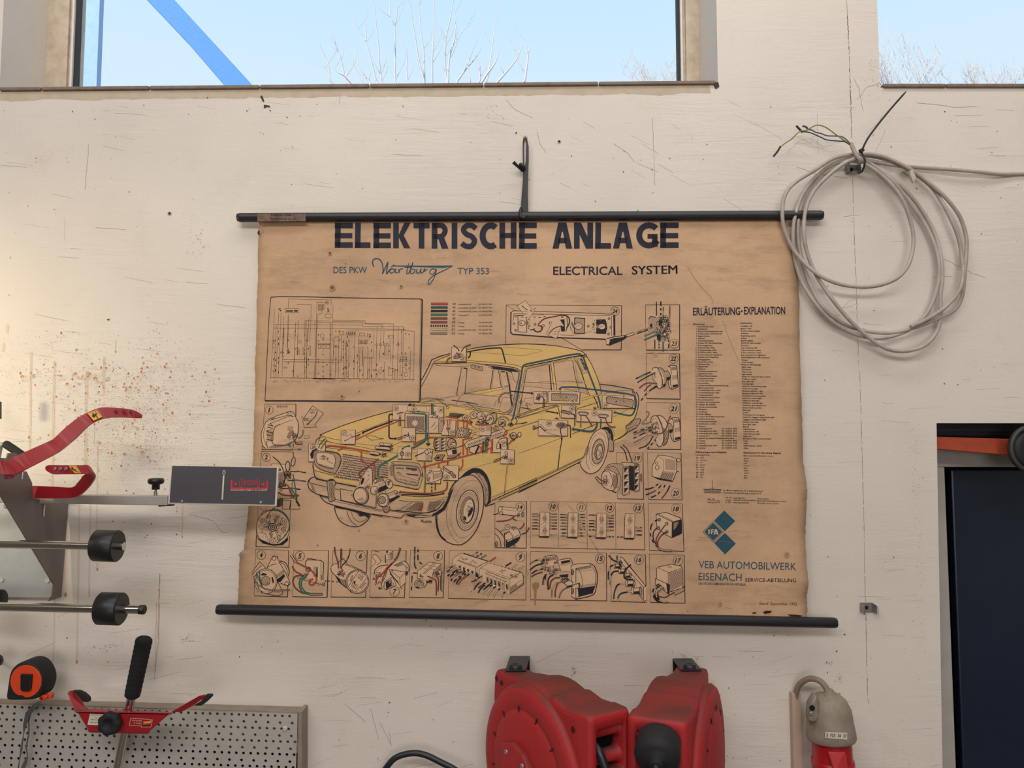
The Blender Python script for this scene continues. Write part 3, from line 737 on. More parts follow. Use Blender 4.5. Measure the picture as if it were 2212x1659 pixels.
# ---------------- perforated panel in its frame
pb = thing('pegboard', 'grey perforated tool panel in a beige frame, lower left', 'pegboard', P(300, 1659, .03))
dF = .047
from mathutils.geometry import delaunay_2d_cdt
holes = []
for i in range(-0, 6):
    for j in range(-6, 43):
        u = .8 - 2.0 * i + 15.62 * j; v = 1526.4 + 27.7 * i + .033 * u
        if u < 640 - i and v < 1700: holes.append((u, v))
    for j in range(-3, 26):
        u = 4.7 - 1.7 * i + 26.1 * j; v = 1540.5 + 27.9 * i + .034 * u
        if u < 640 and v < 1700: holes.append((u, v))
hw = [P(u, v, dF) for u, v in holes]
oc = [P(-110, 1515.5, dF), P(643, 1538.5, dF), P(638, 1720, dF), P(-110, 1720, dF)]
v2 = [Vector((p.x, p.z)) for p in oc]; fc = [list(range(4))]; NH = 9; rh = .0031
for p in hw:
    b_ = len(v2)
    for k in range(NH): v2.append(Vector((p.x + rh * math.cos(k * 6.2832 / NH), p.z + rh * math.sin(k * 6.2832 / NH))))
    fc.append(list(range(b_, b_ + NH)))
ov, oe, of, *_ = delaunay_2d_cdt(v2, [], fc, 1, 1e-6)
keep = []
cells = {}
for p in hw: cells.setdefault((int(p.x // .02), int(p.z // .02)), []).append(p)
for f in of:
    cx = sum(ov[i][0] for i in f) / len(f); cz = sum(ov[i][1] for i in f) / len(f); inside = False
    for ix in (-1, 0, 1):
        for iz in (-1, 0, 1):
            for p in cells.get((int(cx // .02) + ix, int(cz // .02) + iz), []):
                if (p.x - cx) ** 2 + (p.z - cz) ** 2 < (rh * .93) ** 2: inside = True
    if not inside: keep.append(tuple(f))
t = MB(); t.add([Vector((x, -dF, z)) for x, z in ov], keep)
for p in hw:
    ring = [Vector((p.x + rh * math.cos(k * 6.2832 / NH), 0, p.z + rh * math.sin(k * 6.2832 / NH))) for k in range(NH)]
    vs = [Vector((q.x, -dF, q.z)) for q in ring] + [Vector((q.x, -dF + .0022, q.z)) for q in ring]
    t.add(vs, [(k, (k + 1) % NH, NH + (k + 1) % NH, NH + k) for k in range(NH)])
M_peg = mat('grey_painted_sheet', (176, 172, 168), .5, vary=(9, .5, (160, 155, 150)), bump=(300, .15))
o = t.build('perforated_sheet', M_peg, pb, fix=False)
bmx = bmesh.new(); bmx.from_mesh(o.data); bmesh.ops.remove_doubles(bmx, verts=bmx.verts, dist=1e-6)
for f in bmx.faces:
    f.normal_update()
    if f.normal.y > .9: f.normal_flip()
bmx.to_mesh(o.data); bmx.free()
M_beige = mat('beige_frame', (152, 138, 122), .6, vary=(25, .6, (118, 104, 90)))
t = MB(); zb = P(0, 1512, 0).z
tl, trr = P(-110, 1515.5, dF + .001), P(652, 1538.8, dF + .001)
tlb, trb = P(-110, 1506, 0.001), P(652, 1526.5, 0.001)
lw = Vector((0, 0, -.0016))
t.hexa([tl + lw, trr + lw, trb + lw, tlb + lw, tl, trr, trb, tlb]); t.build('frame_top', M_beige, pb)
t = MB(); r0 = P(644, 1538.6, dF + .001); r1 = P(652, 1538.8, dF + .001); r2 = P(652, 1720, dF + .001); r3 = P(641, 1720, dF + .001)
t.prism([r0, r1, r2, r3], (0, dF, 0), bev=.0012); t.build('frame_side', M_beige, pb)
t = MB(); t.prism([P(-110, 1520, dF - .012), P(643, 1543, dF - .012), P(643, 1626, dF - .012), P(-110, 1602, dF - .012)], (0, .006, 0)); t.build('backing_board', mat('cream_backing', (226, 206, 184), .7), pb)
t = MB(); t.prism([P(-110, 1600, .008), P(645, 1620, .008), P(645, 1740, .008), P(-110, 1740, .008)], (0, .004, 0)); t.build('cavity_shade', M_hole, pb)  # near-black sheet: painted shade of the deep cavity behind the lower holes
screw(pb, P(616, 1573.5, dF + .0005), .005, mat('pale_screw', (206, 196, 186), .5))

# ---------------- tape measure on the panel's ledge
C3 = (0, 1400, .15611)
def c3(x, y, d): return P(x * .15611, 1400 + y * .15611, d)
tm = thing('tape_measure', 'black and orange tape measure standing on the perforated panel', 'tape measure', c3(330, 720, .06))
dT = .108
t = MB(); fo = smoothpts([(88, 700), (85, 640), (108, 490), (130, 360), (180, 270), (270, 205), (380, 185), (480, 222), (552, 310), (595, 430), (585, 560), (540, 665), (470, 712), (330, 722), (120, 722)], 2, True)
t.prism([c3(x, y, dT) for x, y in fo], (.003, .044, .0), bev=.004, seg=3, smooth=True); t.build('case', M_rubber, tm)
t = MB(); orr = []
for k in range(28):
    a = k * 6.2832 / 28; x = 355 + 214 * math.cos(a); y = 462 + 226 * math.sin(a)
    if y > 655 and x < 350: y = 655
    orr.append((x, y))
t.prism([c3(x, y, dT + .0025) for x, y in orr], (0, .004, 0), bev=.0008); t.build('side_disc', mat('orange_plastic', (224, 72, 28), .45), tm)
t = MB(); t.prism([c3(278, 362, dT + .008), c3(436, 368, dT + .008), c3(418, 575, dT + .008), c3(392, 600, dT + .008), c3(300, 600, dT + .008), c3(276, 578, dT + .008)], (0, .006, 0), bev=.0015); t.build('belt_clip', M_black, tm)
t = MB()
t.prism([c3(530, 690, .10), c3(570, 655, .10), c3(640, 650, .10), c3(650, 690, .10), c3(610, 735, .10), c3(550, 735, .10)], (0, .012, 0), bev=.002)
t.prism([c3(640, 640, .095), c3(690, 625, .095), c3(715, 650, .095), c3(705, 700, .095), c3(650, 712, .095)], (0, .012, 0), bev=.002)
t.lathe([(0, .0022), (.0004, .0022)], c3(575, 697, .1008), (0, -1, 0), 12, mi=1); t.build('tape_hook', [MATS['orange_plastic'], M_hole], tm)
M_strap = mat('grey_woven_strap', (84, 84, 88), .9, bump=(900, .6))
t = MB()
def ribbon(mb, rows, th=.001):
    n = len(rows); vs = []; fs = []
    for (x0, y0, x1, y1, d) in rows: vs += [c3(x0, y0, d), c3(x1, y1, d), c3(x1, y1, d - th), c3(x0, y0, d - th)]
    for i in range(n - 1):
        for k in range(4): fs.append((i * 4 + k, i * 4 + (k + 1) % 4, i * 4 + 4 + (k + 1) % 4, i * 4 + 4 + k))
    mb.add(vs, fs); mb.add(vs[:4], [(0, 1, 2, 3)]); mb.add(vs[-4:], [(3, 2, 1, 0)])
ribbon(t, [(520, 735, 580, 745, .1), (440, 800, 500, 825, .098), (350, 900, 410, 940, .085), (318, 1060, 352, 1115, .075), (322, 1180, 332, 1190, .07), (278, 1400, 310, 1420, .068), (262, 1560, 275, 1560, .068), (235, 1690, 262, 1690, .068)])
ribbon(t, [(470, 780, 500, 800, .098), (420, 870, 440, 880, .088), (385, 1010, 408, 1010, .078), (390, 1180, 410, 1180, .072), (352, 1370, 375, 1372, .070), (372, 1500, 390, 1505, .070), (320, 1590, 372, 1600, .070), (270, 1700, 330, 1700, .070)])
t.build('wrist_strap', M_strap, tm)

# ---------------- red yoke tool on a polished rod
C2 = (0, 1300, .29837)
def c2(x, y, d): return P(x * .29837, 1300 + y * .29837, d)
yk = thing('wheel_gauge_yoke', 'red V-shaped gauge yoke on a polished rod with black foam grip', 'gauge tool', P(257, 1659, .1))
t = MB(); t.tube([c2(826, 1330, .10), c2(900, 950, .105), c2(962, 640, .115)], .0083, 24); t.build('rod', M_chrome, yk)
t = MB(); p_ = []; rr_ = []
for k in range(41):
    s_ = k / 40; p_.append(c2(955, 690, .115).lerp(c2(1046, 262, .128), s_)); r_ = .0150 + .0012 * s_ + .00045 * math.sin(k * 1.9)
    if k == 0: r_ = .0115
    if k == 1: r_ = .0145
    if k == 40: r_ = .0125
    if k == 39: r_ = .0155
    rr_.append(r_)
t.tube(p_, rr_, 20); t.build('foam_grip', M_foam, yk)
t = MB(); dy = .135
t.prism([c2(556, 795, dy), c2(1232, 806, dy), c2(1082, 938, dy), c2(640, 930, dy)], (0, .003, 0), bev=.001)
t.prism([c2(530, 770, dy - .022), c2(1252, 797, dy - .022), c2(1236, 807, dy), c2(552, 796, dy)], (0, .0, -.003), bev=.0005)
t.prism([c2(634, 925, dy), c2(1088, 935, dy), c2(1072, 951, dy - .004), c2(648, 940, dy - .004)], (0, .0, -.002), bev=.0005)
t.build('yoke_plate', M_red, yk)
t = MB(); t.prism([c2(530, 772, dy), c2(620, 774, dy - .01), c2(588, 716, dy - .03), c2(525, 643, dy - .03), c2(500, 645, dy - .02), c2(485, 662, dy - .01)], (0, .003, 0), bev=.001)
t.build('left_arm', M_red, yk)
t = MB(); t.prism([c2(1238, 798, dy), c2(1310, 800, dy - .01), c2(1400, 752, dy - .02), c2(1497, 682, dy - .03), c2(1480, 671, dy - .03), c2(1440, 682, dy - .02), c2(1360, 728, dy - .01)], (0, .003, 0), bev=.001)
t.build('right_arm', M_red, yk)
t = MB(); t.prism([c2(525, 643, .108), c2(572, 643, .108), c2(612, 662, .108), c2(644, 692, .108), c2(649, 722, .108), c2(630, 729, .108), c2(600, 727, .108)], (0, .008, 0), bev=.002); t.build('rubber_tip', M_rubber, yk)
t = MB(); t.prism([c2(1494, 670, .108), c2(1534, 671, .108), c2(1538, 684, .108), c2(1500, 722, .108), c2(1455, 755, .108), c2(1400, 754, .108), c2(1450, 722, .108)], (0, .008, 0), bev=.002); t.build('rubber_tip', M_rubber, yk)
t = MB(); kc = c2(815, 866, dy); prof = [(0.002, .4), (0.004, .95), (.008, 1), (.014, 1), (.018, .9), (.019, .45), (.0165, .40), (.016, .02)]
n = 48; vs = []; fs = []
for (h, s_) in prof:
    for k in range(n):
        a = k * 6.2832 / n; r_ = .0222 * s_ * (1 + .055 * math.cos(7 * a)); vs.append(kc + Vector((r_ * math.cos(a), -h, r_ * math.sin(a) * 1.0)))
for i in range(len(prof) - 1):
    for k in range(n): fs.append((i * n + k, i * n + (k + 1) % n, (i + 1) * n + (k + 1) % n, (i + 1) * n + k))
t.add(vs, fs, 0, True); t.add(vs[-n:], [tuple(range(n))]); t.build('star_knob', M_rubber, yk)
iy = Ink(lambda u, v, o_: P(u, v, dy + .0008 + o_), base=1e-4, step=1e-5).at(0, 1400, .15611)
iy.part('white_label'); iy.fill('1245,908 1480,920 1450,1070 1210,1062', 'cream')
for (x, y, x1, h) in ((1460, 925, 1255, 12), (1420, 962, 1310, 14), (1440, 992, 1250, 12), (1430, 1028, 1245, 12)):
    iy.text({925: 'Karosseriewelt', 962: 'CD-00', 992: 'Gau Garage', 1028: 'Spurmessanlage'}[y], x, y, x1, h + 6, 'ink', y1=y - 6, bold=.01)
iy.part('origin_sticker'); iy.line('1808,972 2072,985 2075,995 2108,992 2100,1040 2088,1090 1956,1092 1960,1078 1790,1066', 5, 'cream', cl=True)
iy.text('Germany', 1965, 998, 1830, 24, 'cream', y1=992, slant=.2); iy.text('Made in', 1955, 1034, 1850, 20, 'cream', y1=1030, slant=.2)
iy.fill('1985,1018 2075,1010 2095,1000 2088,1032 2020,1038 1985,1040', 'gold', sm=False); iy.fill('1975,1040 2085,1033 2080,1058 1975,1064', 'lred'); iy.fill('1970,1065 2080,1060 2074,1082 1966,1084', 'ink')
iy.finish({'cream': M_paper_l, 'ink': M_ink2, 'lred': M_lred, 'gold': M_yellow}, yk)

# ---------------- cable coil, clips, tie
CC = (1640, 180, .36157)
cc = thing('cable_coil', 'grey power cable coiled on the wall over the chart corner', 'cable', P(1890, 380, .03))
loops = [
 ('610,424 540,426 440,450 330,520 215,592 155,665 138,760 148,870 190,970 250,1052 340,1135 450,1190 570,1214 700,1210 810,1172 880,1105 914,1010 920,900 890,780 850,685 780,595 700,525 630,482', .030, .040),
 ('630,482 545,462 450,480 360,540 280,630 228,740 204,860 204,980 222,1090 262,1200 330,1310 410,1400 500,1466 610,1510 720,1522 830,1500 930,1450 1010,1360 1058,1240 1076,1120 1060,1000 1000,860 920,740 830,622 740,532 640,462', .020, .020),
 ('640,462 560,440 460,462 370,530 295,630 245,740 232,860 240,980 268,1100 310,1215 370,1325 460,1408 560,1460 680,1486 800,1489 920,1462 1080,1400 1168,1352 1212,1270 1226,1140 1236,1020 1236,920 1200,800 1120,690 1010,590 900,512 780,452 680,425 600,424', .012, .030),
 ('600,444 520,470 420,545 330,640 282,740 266,850 274,960 306,1070 352,1165 425,1275 520,1392 620,1490 720,1565 800,1596 900,1596 990,1565 1056,1492 1082,1400 1082,1270 1094,1150 1084,1030 1050,900 985,780 900,665 800,570 700,490 612,452', .040, .014),
 ('612,430 700,440 800,470 900,520 1020,610 1096,715 1164,850 1200,960 1212,1060 1218,1120 1200,1230 1120,1330 1010,1405 905,1455', .014, .036),
 ('612,452 720,474 810,490 880,498 1000,506 1150,516 1300,528 1450,543 1600,540 1900,560', .016, .006)]
t = MB()
for s_, da, db in loops:
    p = smoothpts(pts_of(s_), 4); n = len(p)
    t.tube([P(CC[0] + x * CC[2], CC[1] + y * CC[2], da + (db - da) * i / (n - 1) + .004 * math.sin(i * .35)) for i, (x, y) in enumerate(p)], .0043, 9)
t.tube([P(CC[0] + x * CC[2], CC[1] + y * CC[2], d) for x, y, d in smoothpts([(622, 470, .046), (600, 452, .05), (575, 420, .05), (560, 388, .05), (550, 362, .05)], 4)], .0046, 10)
t.build('cable', M_cable, cc)
C5 = (1640, 240, .16275)
def core(nm, m, s_, r=.0014, d0_=.05, d1_=.03):
    t = MB(); p = smoothpts(pts_of(s_), 4); n = len(p)
    t.tube([P(C5[0] + x * C5[2], C5[1] + y * C5[2], d0_ + (d1_ - d0_) * i / n) for i, (x, y) in enumerate(p)], r, 7); t.build(nm, m, cc)
core('yellow_green_core', M_yg, '1205,440 1120,382 1030,320 900,225 820,192 760,187 700,212 640,250 545,270 480,320 430,372 350,422 280,478')
core('brown_core', M_brown, '1205,430 1150,372 1090,338 1000,331 900,327 820,297 740,277 700,252 650,246', d0_=.052)
core('blue_core', M_bluec, '1205,450 1130,402 1080,399 900,382 830,352 740,312 660,282 570,272', d0_=.048)
core('tape_end', M_tape, '282,470 240,540 190,600', .0022, .03, .03); core('tape_end', M_tape, '492,194 530,235 575,282', .0024, .032, .032); core('tape_end', mat('grey_tape', (70, 70, 74), .6), '575,200 620,210 655,248', .0022, .032, .032)
t = MB(); t.prism([P(C5[0] + x * C5[2], C5[1] + y * C5[2], .045) for x, y in ((1995, 790), (2040, 775), (2088, 880), (2052, 950), (2020, 880))], (0, .008, 0), bev=.001); t.build('torn_tape', mat('old_tape', (196, 184, 160), .7), cc)
t = MB()   # open sheath end
t.tube([P(C5[0] + x * C5[2], C5[1] + y * C5[2], .05) for x, y in ((1235, 470), (1215, 415))], [.0046, .003], 9); t.build('sheath_end', M_cable, cc)

def clip(label, u, v, s_=1.0):
    c = P(u, v, 0); th_ = thing('cable_clip', label, 'cable clip', c, 'metal cable clips on the wall')
    wd, hh, dp, th = .0125 * s_, .0105 * s_, .024 * s_, .0010
    t = MB(); t.box(c + Vector((0, -.0012, 0)), (wd, .0008, hh)); t.build('clip_back', M_zinc, th_)
    for sg in (-1, 1):
        t = MB(); x = c.x + sg * wd; t.prism([Vector((x, -.001, c.z + hh)), Vector((x, -dp, c.z + hh - .002)), Vector((x, -dp, c.z - hh)), Vector((x, -.001, c.z - hh + .001))], (sg * th, 0, 0), bev=.0003)
        t.prism([Vector((x, -dp, c.z + hh - .003)), Vector((x + sg * .0035, -dp - .001, c.z + hh - .003)), Vector((x + sg * .0035, -dp - .001, c.z - hh)), Vector((x, -dp, c.z - hh))], (0, .0008, 0)); t.build('clip_leg', M_zinc, th_)
    t = MB(); t.lathe([(0, .0042), (.0004, .0042)], c + Vector((0, -.0022, 0)), (0, -1, 0), 20); t.build('hole', M_hole, th_)
clip('metal cable clip holding the top of the cable coil', 1838, 367)
clip('empty metal cable clip on the crack below the cable coil', 1870.5, 1312)
zt_ = thing('cable_tie', 'black cable tie round the coil with a long tail pointing up', 'cable tie', P(1862, 325, .05))
t = MB(); p = smoothpts([(1863, 322, .056), (1874, 300, .062), (1892, 275, .064), (1920, 240, .06), (1957, 198, .055)], 4)
t.tube([P(*q) for q in p], [.0021] * (len(p) - 1) + [.0012], 6); t.build('tail', M_tape, zt_)
t = MB(); p = smoothpts([(1860, 327, .05), (1864, 335, .058), (1868, 345, .06), (1867, 358, .058), (1862, 370, .045), (1855, 374, .02)], 4)
t.tube([P(*q) for q in p], .0022, 6); t.build('loop', M_tape, zt_)
t = MB(); t.box(P(1861, 325, .056), (.0048, .004, .0038), Matrix.Rotation(R(-25), 3, 'Y'), bev=.001); t.build('head', M_tape, zt_)

# ---------------- screws and plugs in the wall
def plug(label, u, v, r, m):
    t = MB(); c = P(u, v, .0); t.lathe([(.0, r), (.0012, r * .95), (.0014, r * .62), (.0004, r * .55)], c, (0, -1, 0), 18, mi=0, cap=False); t.lathe([(.0003, r * .57), (.0005, r * .57)], c, (0, -1, 0), 14, mi=1)
    o = t.build('wall_plug', [m, M_hole]); tag(o, label, 'wall plug')
plug('grey wall plug in the bare wall left of the chart', 366.5, 461.5, .0046, MATS['grey_profile'])
plug('wall plug hole with a chipped rim right of the strap', 1208, 306, .0040, mat('chipped_plaster', (176, 162, 148), .8))
t = MB(); c = P(1134.5, 303, .0)
t.lathe([(.0, .0028), (.012, .0028), (.012, .0048), (.0135, .0052), (.0155, .0038), (.016, .0018), (.0148, .0015), (.0148, .0002)], c, (0, -1, 0), 18)
o = t.build('screw', M_zinc); tag(o, 'screw in the wall carrying the black strap', 'screw')

# ---------------- grey plug on its cable, trunking
tk = MB(); a, b = P(1706, 1498, .004), P(1730, 1498, .004)
x0_, x1_ = a.x, P(1729, 1498, .018).x; zt2 = P(1718, 1498, .018).z
tk.box(((x0_ + x1_) / 2, -.009, zt2 / 2 + .3), ((x1_ - x0_) / 2, .009, zt2 / 2 - .3), bev=.0012)
tk.box((x1_ - .0014, -.0178, zt2 / 2 + .3), (.0012, .0008, zt2 / 2 - .3))
o = tk.build('cable_trunking', mat('beige_trunking', (190, 168, 150), .5, vary=(12, .5, (172, 150, 134)))); tag(o, 'narrow beige cable trunking running down beside the grey and red socket', 'trunking')
C6 = (1640, 1400, .15616)
def c6(x, y, d): return P(1640 + x * .15616, 1400 + y * .15616, d)
pg = thing('power_connector', 'grey and red three-phase connector with a white number strip', 'power connector', c6(1000, 1650, .07))
t = MB(); p = smoothpts([(510, 700, .012), (512, 620, .014), (545, 520, .02), (620, 450, .03), (720, 420, .042), (830, 450, .055), (905, 520, .064), (955, 610, .068), (975, 650, .068)], 4)
t.tube([c6(*q) for q in p], .0062, 14); t.build('supply_cable', mat('grey_brown_cable', (138, 122, 108), .6), pg)
ctr = c6(945, 640, .068); dn = (c6(1000, 1250, .068) - ctr); Hh = dn.length; dnn = dn.normalized()
M_plug = mat('grey_dirty_plastic', (150, 140, 126), .55, vary=(30, .7, (118, 104, 90)))
t = MB(); t.lathe([(-.004, .010), (0, .013), (.002, .026), (.012, .036), (.03, .0435), (.06, .0462), (.076, .0482), (Hh - .004, .0488), (Hh, .047), (Hh, .03)], ctr, dnn, 40); t.build('connector_body', M_plug, pg)
t = MB(); t.lathe([(-.012, .0078), (-.010, .0092), (-.006, .0096), (-.0055, .0112), (-.001, .0118), (0, .0145), (.003, .0155), (.0035, .0185), (.005, .019)], c6(975, 655, .074), (.1, 0, -1), 28); t.build('cable_gland', M_plug, pg)
t = MB()  # screw lobe at the left
t.prism([c6(x, y, .098) for x, y in ((780, 650), (830, 700), (840, 960), (800, 1030), (720, 1045), (680, 1010), (690, 800))], (0.004, .03, 0), bev=.006, seg=3, smooth=True); t.build('screw_lobe', M_plug, pg)
t = MB(); t.lathe([(0, .0056), (.0005, .0056)], c6(732, 828, .0995), (-.1, -1, 0), 18); t.build('screw_hole', M_hole, pg); t = MB(); t.lathe([(0, .0030), (.0005, .0030)], c6(1192, 850, .092), (.4, -1, 0), 14); t.build('screw_hole', M_hole, pg)
screw(pg, c6(720, 903, .0990), .0042)
t = MB(); ct2 = c6(1000, 1245, .068); t.lathe([(-.004, .0385), (.04, .0392), (.042, .0392), (.043, .0418), (.052, .0424), (.053, .0402), (.15, .040)], ct2, (0.03, 0, -1), 40)
M_redp = mat('red_glossy_plastic', (178, 22, 36), .3, vary=(10, .4, (150, 20, 32))); t.build('red_sleeve', M_redp, pg)
t = MB(); t.prism([c6(958, 1440, .112), c6(1190, 1432, .112), c6(1200, 1470, .116), c6(1235, 1700, .118), c6(1040, 1700, .118)], (0, .01, 0), bev=.002); t.build('locking_lid', mat('red_lid_plastic', (188, 48, 48), .45), pg)
_ax = ctr + dnn * .078
def on_body(u, v, o_):
    r = ray(u, v); A = r.x ** 2 + r.y ** 2; B = -2 * (r.x * _ax.x + r.y * (CAMD + _ax.y)); C0 = _ax.x ** 2 + (CAMD + _ax.y) ** 2 - (.0494 + o_) ** 2
    t_ = (-B - math.sqrt(max(B * B - 4 * A * C0, 0))) / (2 * A); return Vector((r.x * t_, -CAMD + r.y * t_, ZC + r.z * t_))
ip = Ink(on_body, base=1e-4, step=1e-5).at(1640, 1400, .15616)
ip.part('number_strip'); [ip.fill([(910 + 38.5 * k, 1158 + 1.5 * k), (948.5 + 38.5 * k, 1159.5 + 1.5 * k), (948.5 + 38.5 * k, 1247 + 3 * k), (910 + 38.5 * k, 1244 + 3 * k)], 'cream') for k in range(8)]; ip.lev += 3e-4
ip.text('3  F25  26  27', 930, 1224, 1210, 40, 'ink', y1=1236, bold=.012, res=2)
ip.finish({'cream': M_paper_l, 'ink': M_ink2}, pg)

# ---------------- black cable loop at the bottom
lp = MB(); p = smoothpts([(880, 1900, .02), (930, 1740, .03), (1036, 1588, .04), (1110, 1502, .04), (1205, 1460, .04), (1320, 1446, .042), (1430, 1472, .045), (1560, 1535, .05), (1700, 1610, .06), (1830, 1740, .09), (1900, 1950, .14)], 5)
lp.tube([P(600 + x * .22604, 1300 + y * .22604, d) for x, y, d in p], .0064, 14)
o = lp.build('black_cable', mat('black_cable_sheath', (22, 30, 40), .4)); tag(o, 'thick black cable arched against the wall left of the reels', 'cable')

# ---------------- cable and hose reels
def reel(label, cen, az, Rr, half, nose_l, nose_t, nose_b, plug_ball, seed, br_u, br_v, lobe):
    b = Vector((math.cos(az), math.sin(az), 0)); a = Vector((-math.sin(az), math.cos(az), 0)) ; up = Vector((0, 0, 1))
    # a: thickness axis pointing away from the seen disc, b: towards the nose
    root = thing('cable_reel', label, 'cable reel', cen, 'red cable reels on the wall')
    def Q(x, z, y): return Vector(cen) + b * x + up * z + a * y
    out = []
    for k in range(30, 331, 10):
        an = R(k)
        if an <= R(30): continue
        out.append((Rr * math.cos(an), Rr * math.sin(an)))
    # body: round drum with neck towards the nose
    prof = [(nose_l - .02, nose_b + .002), (nose_l - .034, nose_b + .002), (nose_l - .034, nose_t - .002), (nose_l - .02, nose_t - .001), (Rr * .62, nose_t - .004), (Rr * .40, Rr * .955)]
    prof = [(nose_l - .030, nose_b + .002), (nose_l - .030, nose_t - .001), (Rr * .62, nose_t - .004), (Rr * .40, Rr * .955)]
    for k in range(72, 300, 9): prof.append((Rr * .985 * math.cos(R(k)), Rr * .985 * math.sin(R(k))))
    prof += [(Rr * .6, nose_b - .01)]
    t = MB(); t.prism([Q(x, z, -half) for x, z in prof], a * (2 * half), bev=.012, seg=3, smooth=False); t.build('housing', [M_redreel], root)
    # dusty upper ridge
    # mounting lug
    t = MB(); lg = [(Rr * x, Rr * z) for x, z in ((-1.02, .1), (-1.06, .55), (-1.04, .84), (-.97, .90), (-.62, .90), (-.45, .93), (-.1, .985), (.1, .9), (0, 0))]
    t.prism([Q(x, z, -half * .62) for x, z in lg], a * (half * 1.24), bev=.008, seg=3); t.build('mounting_lug', M_redreel, root)
    for x, z, hh in [(Rr * x, Rr * z, half * .62) for x, z in ((-.97, .78), (-.85, .76), (-.30, .885))] + [(nose_l - .045, nose_t - .035, half), (nose_l - .045, nose_t - .095, half)]:
        t = MB(); t.lathe([(0, .0058), (.0006, .0058)], Q(x, z, -hh - .0002), -a, 14)
        t.build('bolt_hole', mat('dark_red_recess', (60, 10, 14), .7), root)
    # side discs
    for sg in (lobe,):
        t = MB(); t.lathe([(0, Rr * .96), (.006, Rr * .965), (.014, Rr * .93), (.017, Rr * .86), (.018, Rr * .715), (.0165, Rr * .70), (.0185, Rr * .685), (.022, Rr * .60), (.025, Rr * .3), (.0255, .001)], Q(0, 0, sg * (half - .002)), a * sg, 72)
        t.build('side_disc', M_redreel, root)
        for k in range(12):
            t = MB(); an = R(k * 30 + 10); c = Q(Rr * .70 * math.cos(an), Rr * .70 * math.sin(an), sg * (half + .0165))
            rad = (b * math.cos(an) + up * math.sin(an)); tng = (-b * math.sin(an) + up * math.cos(an))
            t.box(c, (.006, .0012, .0015), Matrix((rad, tng, a)).transposed())
            t.build('disc_notch', MATS['dark_red_recess'], root)
        if sg > 0: continue
        hb = MB(); hp = [(-.36, .26), (-.10, .34), (.10, .28), (.30, .10), (.34, -.3), (-.36, -.3)]
        hb.prism([Q(x * Rr, z * Rr, sg * (half + .022)) for x, z in hp], a * sg * .012, bev=.003); hb.build('hub_plate', M_redreel, root)
        for x, z in ((-.22, .20), (.12, .16)):
            screw(root, Q(x * Rr, z * Rr, sg * (half + .034)), .0052, ax=a * sg)
    # nose: a block with a square outlet and two rollers
    x0, x1 = nose_l - .036, nose_l; w_ = .015; Mx = Matrix((b, a, up)).transposed()
    ot, ob = nose_t - .024, nose_t - .024 - .078
    def rr_loop(hy, z0_, z1_, rad, x):
        o_ = []
        for cy, cz, a0_ in ((hy - rad, z1_ - rad, 0), (-hy + rad, z1_ - rad, 90), (-hy + rad, z0_ + rad, 180), (hy - rad, z0_ + rad, 270)):
            for k in range(6): an = R(a0_ + k * 18); o_.append(Q(x, cz + rad * math.sin(an), cy + rad * math.cos(an)))
        return o_
    LP = [rr_loop(half, nose_b, nose_t, .010, x0), rr_loop(half, nose_b, nose_t, .010, x1 - .008), rr_loop(half - .0025, nose_b + .0025, nose_t - .0025, .009, x1 - .0025), rr_loop(half - .008, nose_b + .008, nose_t - .008, .008, x1),
          rr_loop(half - w_, ob, ot, .006, x1 + .0003), rr_loop(half - w_ - .0015, ob + .0015, ot - .0015, .005, x1 - .002), rr_loop(half - w_ - .0015, ob + .0015, ot - .0015, .005, x0)]
    t = MB(); n_ = 24
    t.add([v for l_ in LP for v in l_], [(i * n_ + k, i * n_ + (k + 1) % n_, (i + 1) * n_ + (k + 1) % n_, (i + 1) * n_ + k) for i in range(len(LP) - 1) for k in range(n_)], 0, True)
    t.build('nose_frame', M_redreel, root)
    t = MB(); t.box(Q(x0 + .004, (ot + ob) / 2, 0), (.002, half - w_ * .8, (ot - ob) / 2 + .004), Mx); t.build('nose_shade', M_hole, root)  # near-black plate: shade inside the outlet, put in as colour
    for z in (ot - .010, ob + .022):
        t = MB(); r_ = .0125
        t.lathe([(-half + w_, r_ * 1.35), (-half + w_ + .004, r_ * 1.35), (-half + w_ + .007, r_), (half - w_ - .007, r_), (half - w_ - .004, r_ * 1.35), (half - w_, r_ * 1.35)], Q(x1 - .021, z, 0), a, 24); t.build('guide_roller', M_redreel, root)
    # steel bracket on the wall with its pivot
    p0 = P(br_u, br_v, .0); piv = Q(-Rr * .80, Rr * .905, 0)
    wbr = .021
    t = MB()
    sx = Vector((1, 0, 0))
    topb = Vector((p0.x, -.0, piv.z + .004))
    t.hexa([topb - sx * wbr + Vector((0, 0, -.003)), topb + sx * wbr + Vector((0, 0, -.003)), piv + sx * wbr + Vector((0, -.014, .001)), piv - sx * wbr + Vector((0, -.014, .001)),
            topb - sx * wbr, topb + sx * wbr, piv + sx * wbr + Vector((0, -.014, .004)), piv - sx * wbr + Vector((0, -.014, .004))])
    t.box((p0.x, -.0025, piv.z - .06), (wbr, .0025, .064)); t.build('wall_mount', M_dk, root)
    t = MB(); t.lathe([(.004, .0135), (.009, .0135), (.011, .011), (.011, .0055), (.0085, .005), (.0085, .0003)], piv, (0, 0, 1), 28); t.build('pivot_washer', M_dk, root)
    return root, Q, a, b
M_dk = mat('black_steel', (34, 34, 38), .38, vary=(20, .4, (48, 46, 50)))
def place(az, face_uv, d_face, off):
    a = Vector((-math.sin(az), math.cos(az), 0)); return P(face_uv[0], face_uv[1], d_face) - a * off
az1 = R(-58); c1_ = place(az1, (1124, 1676), .235, -.072)
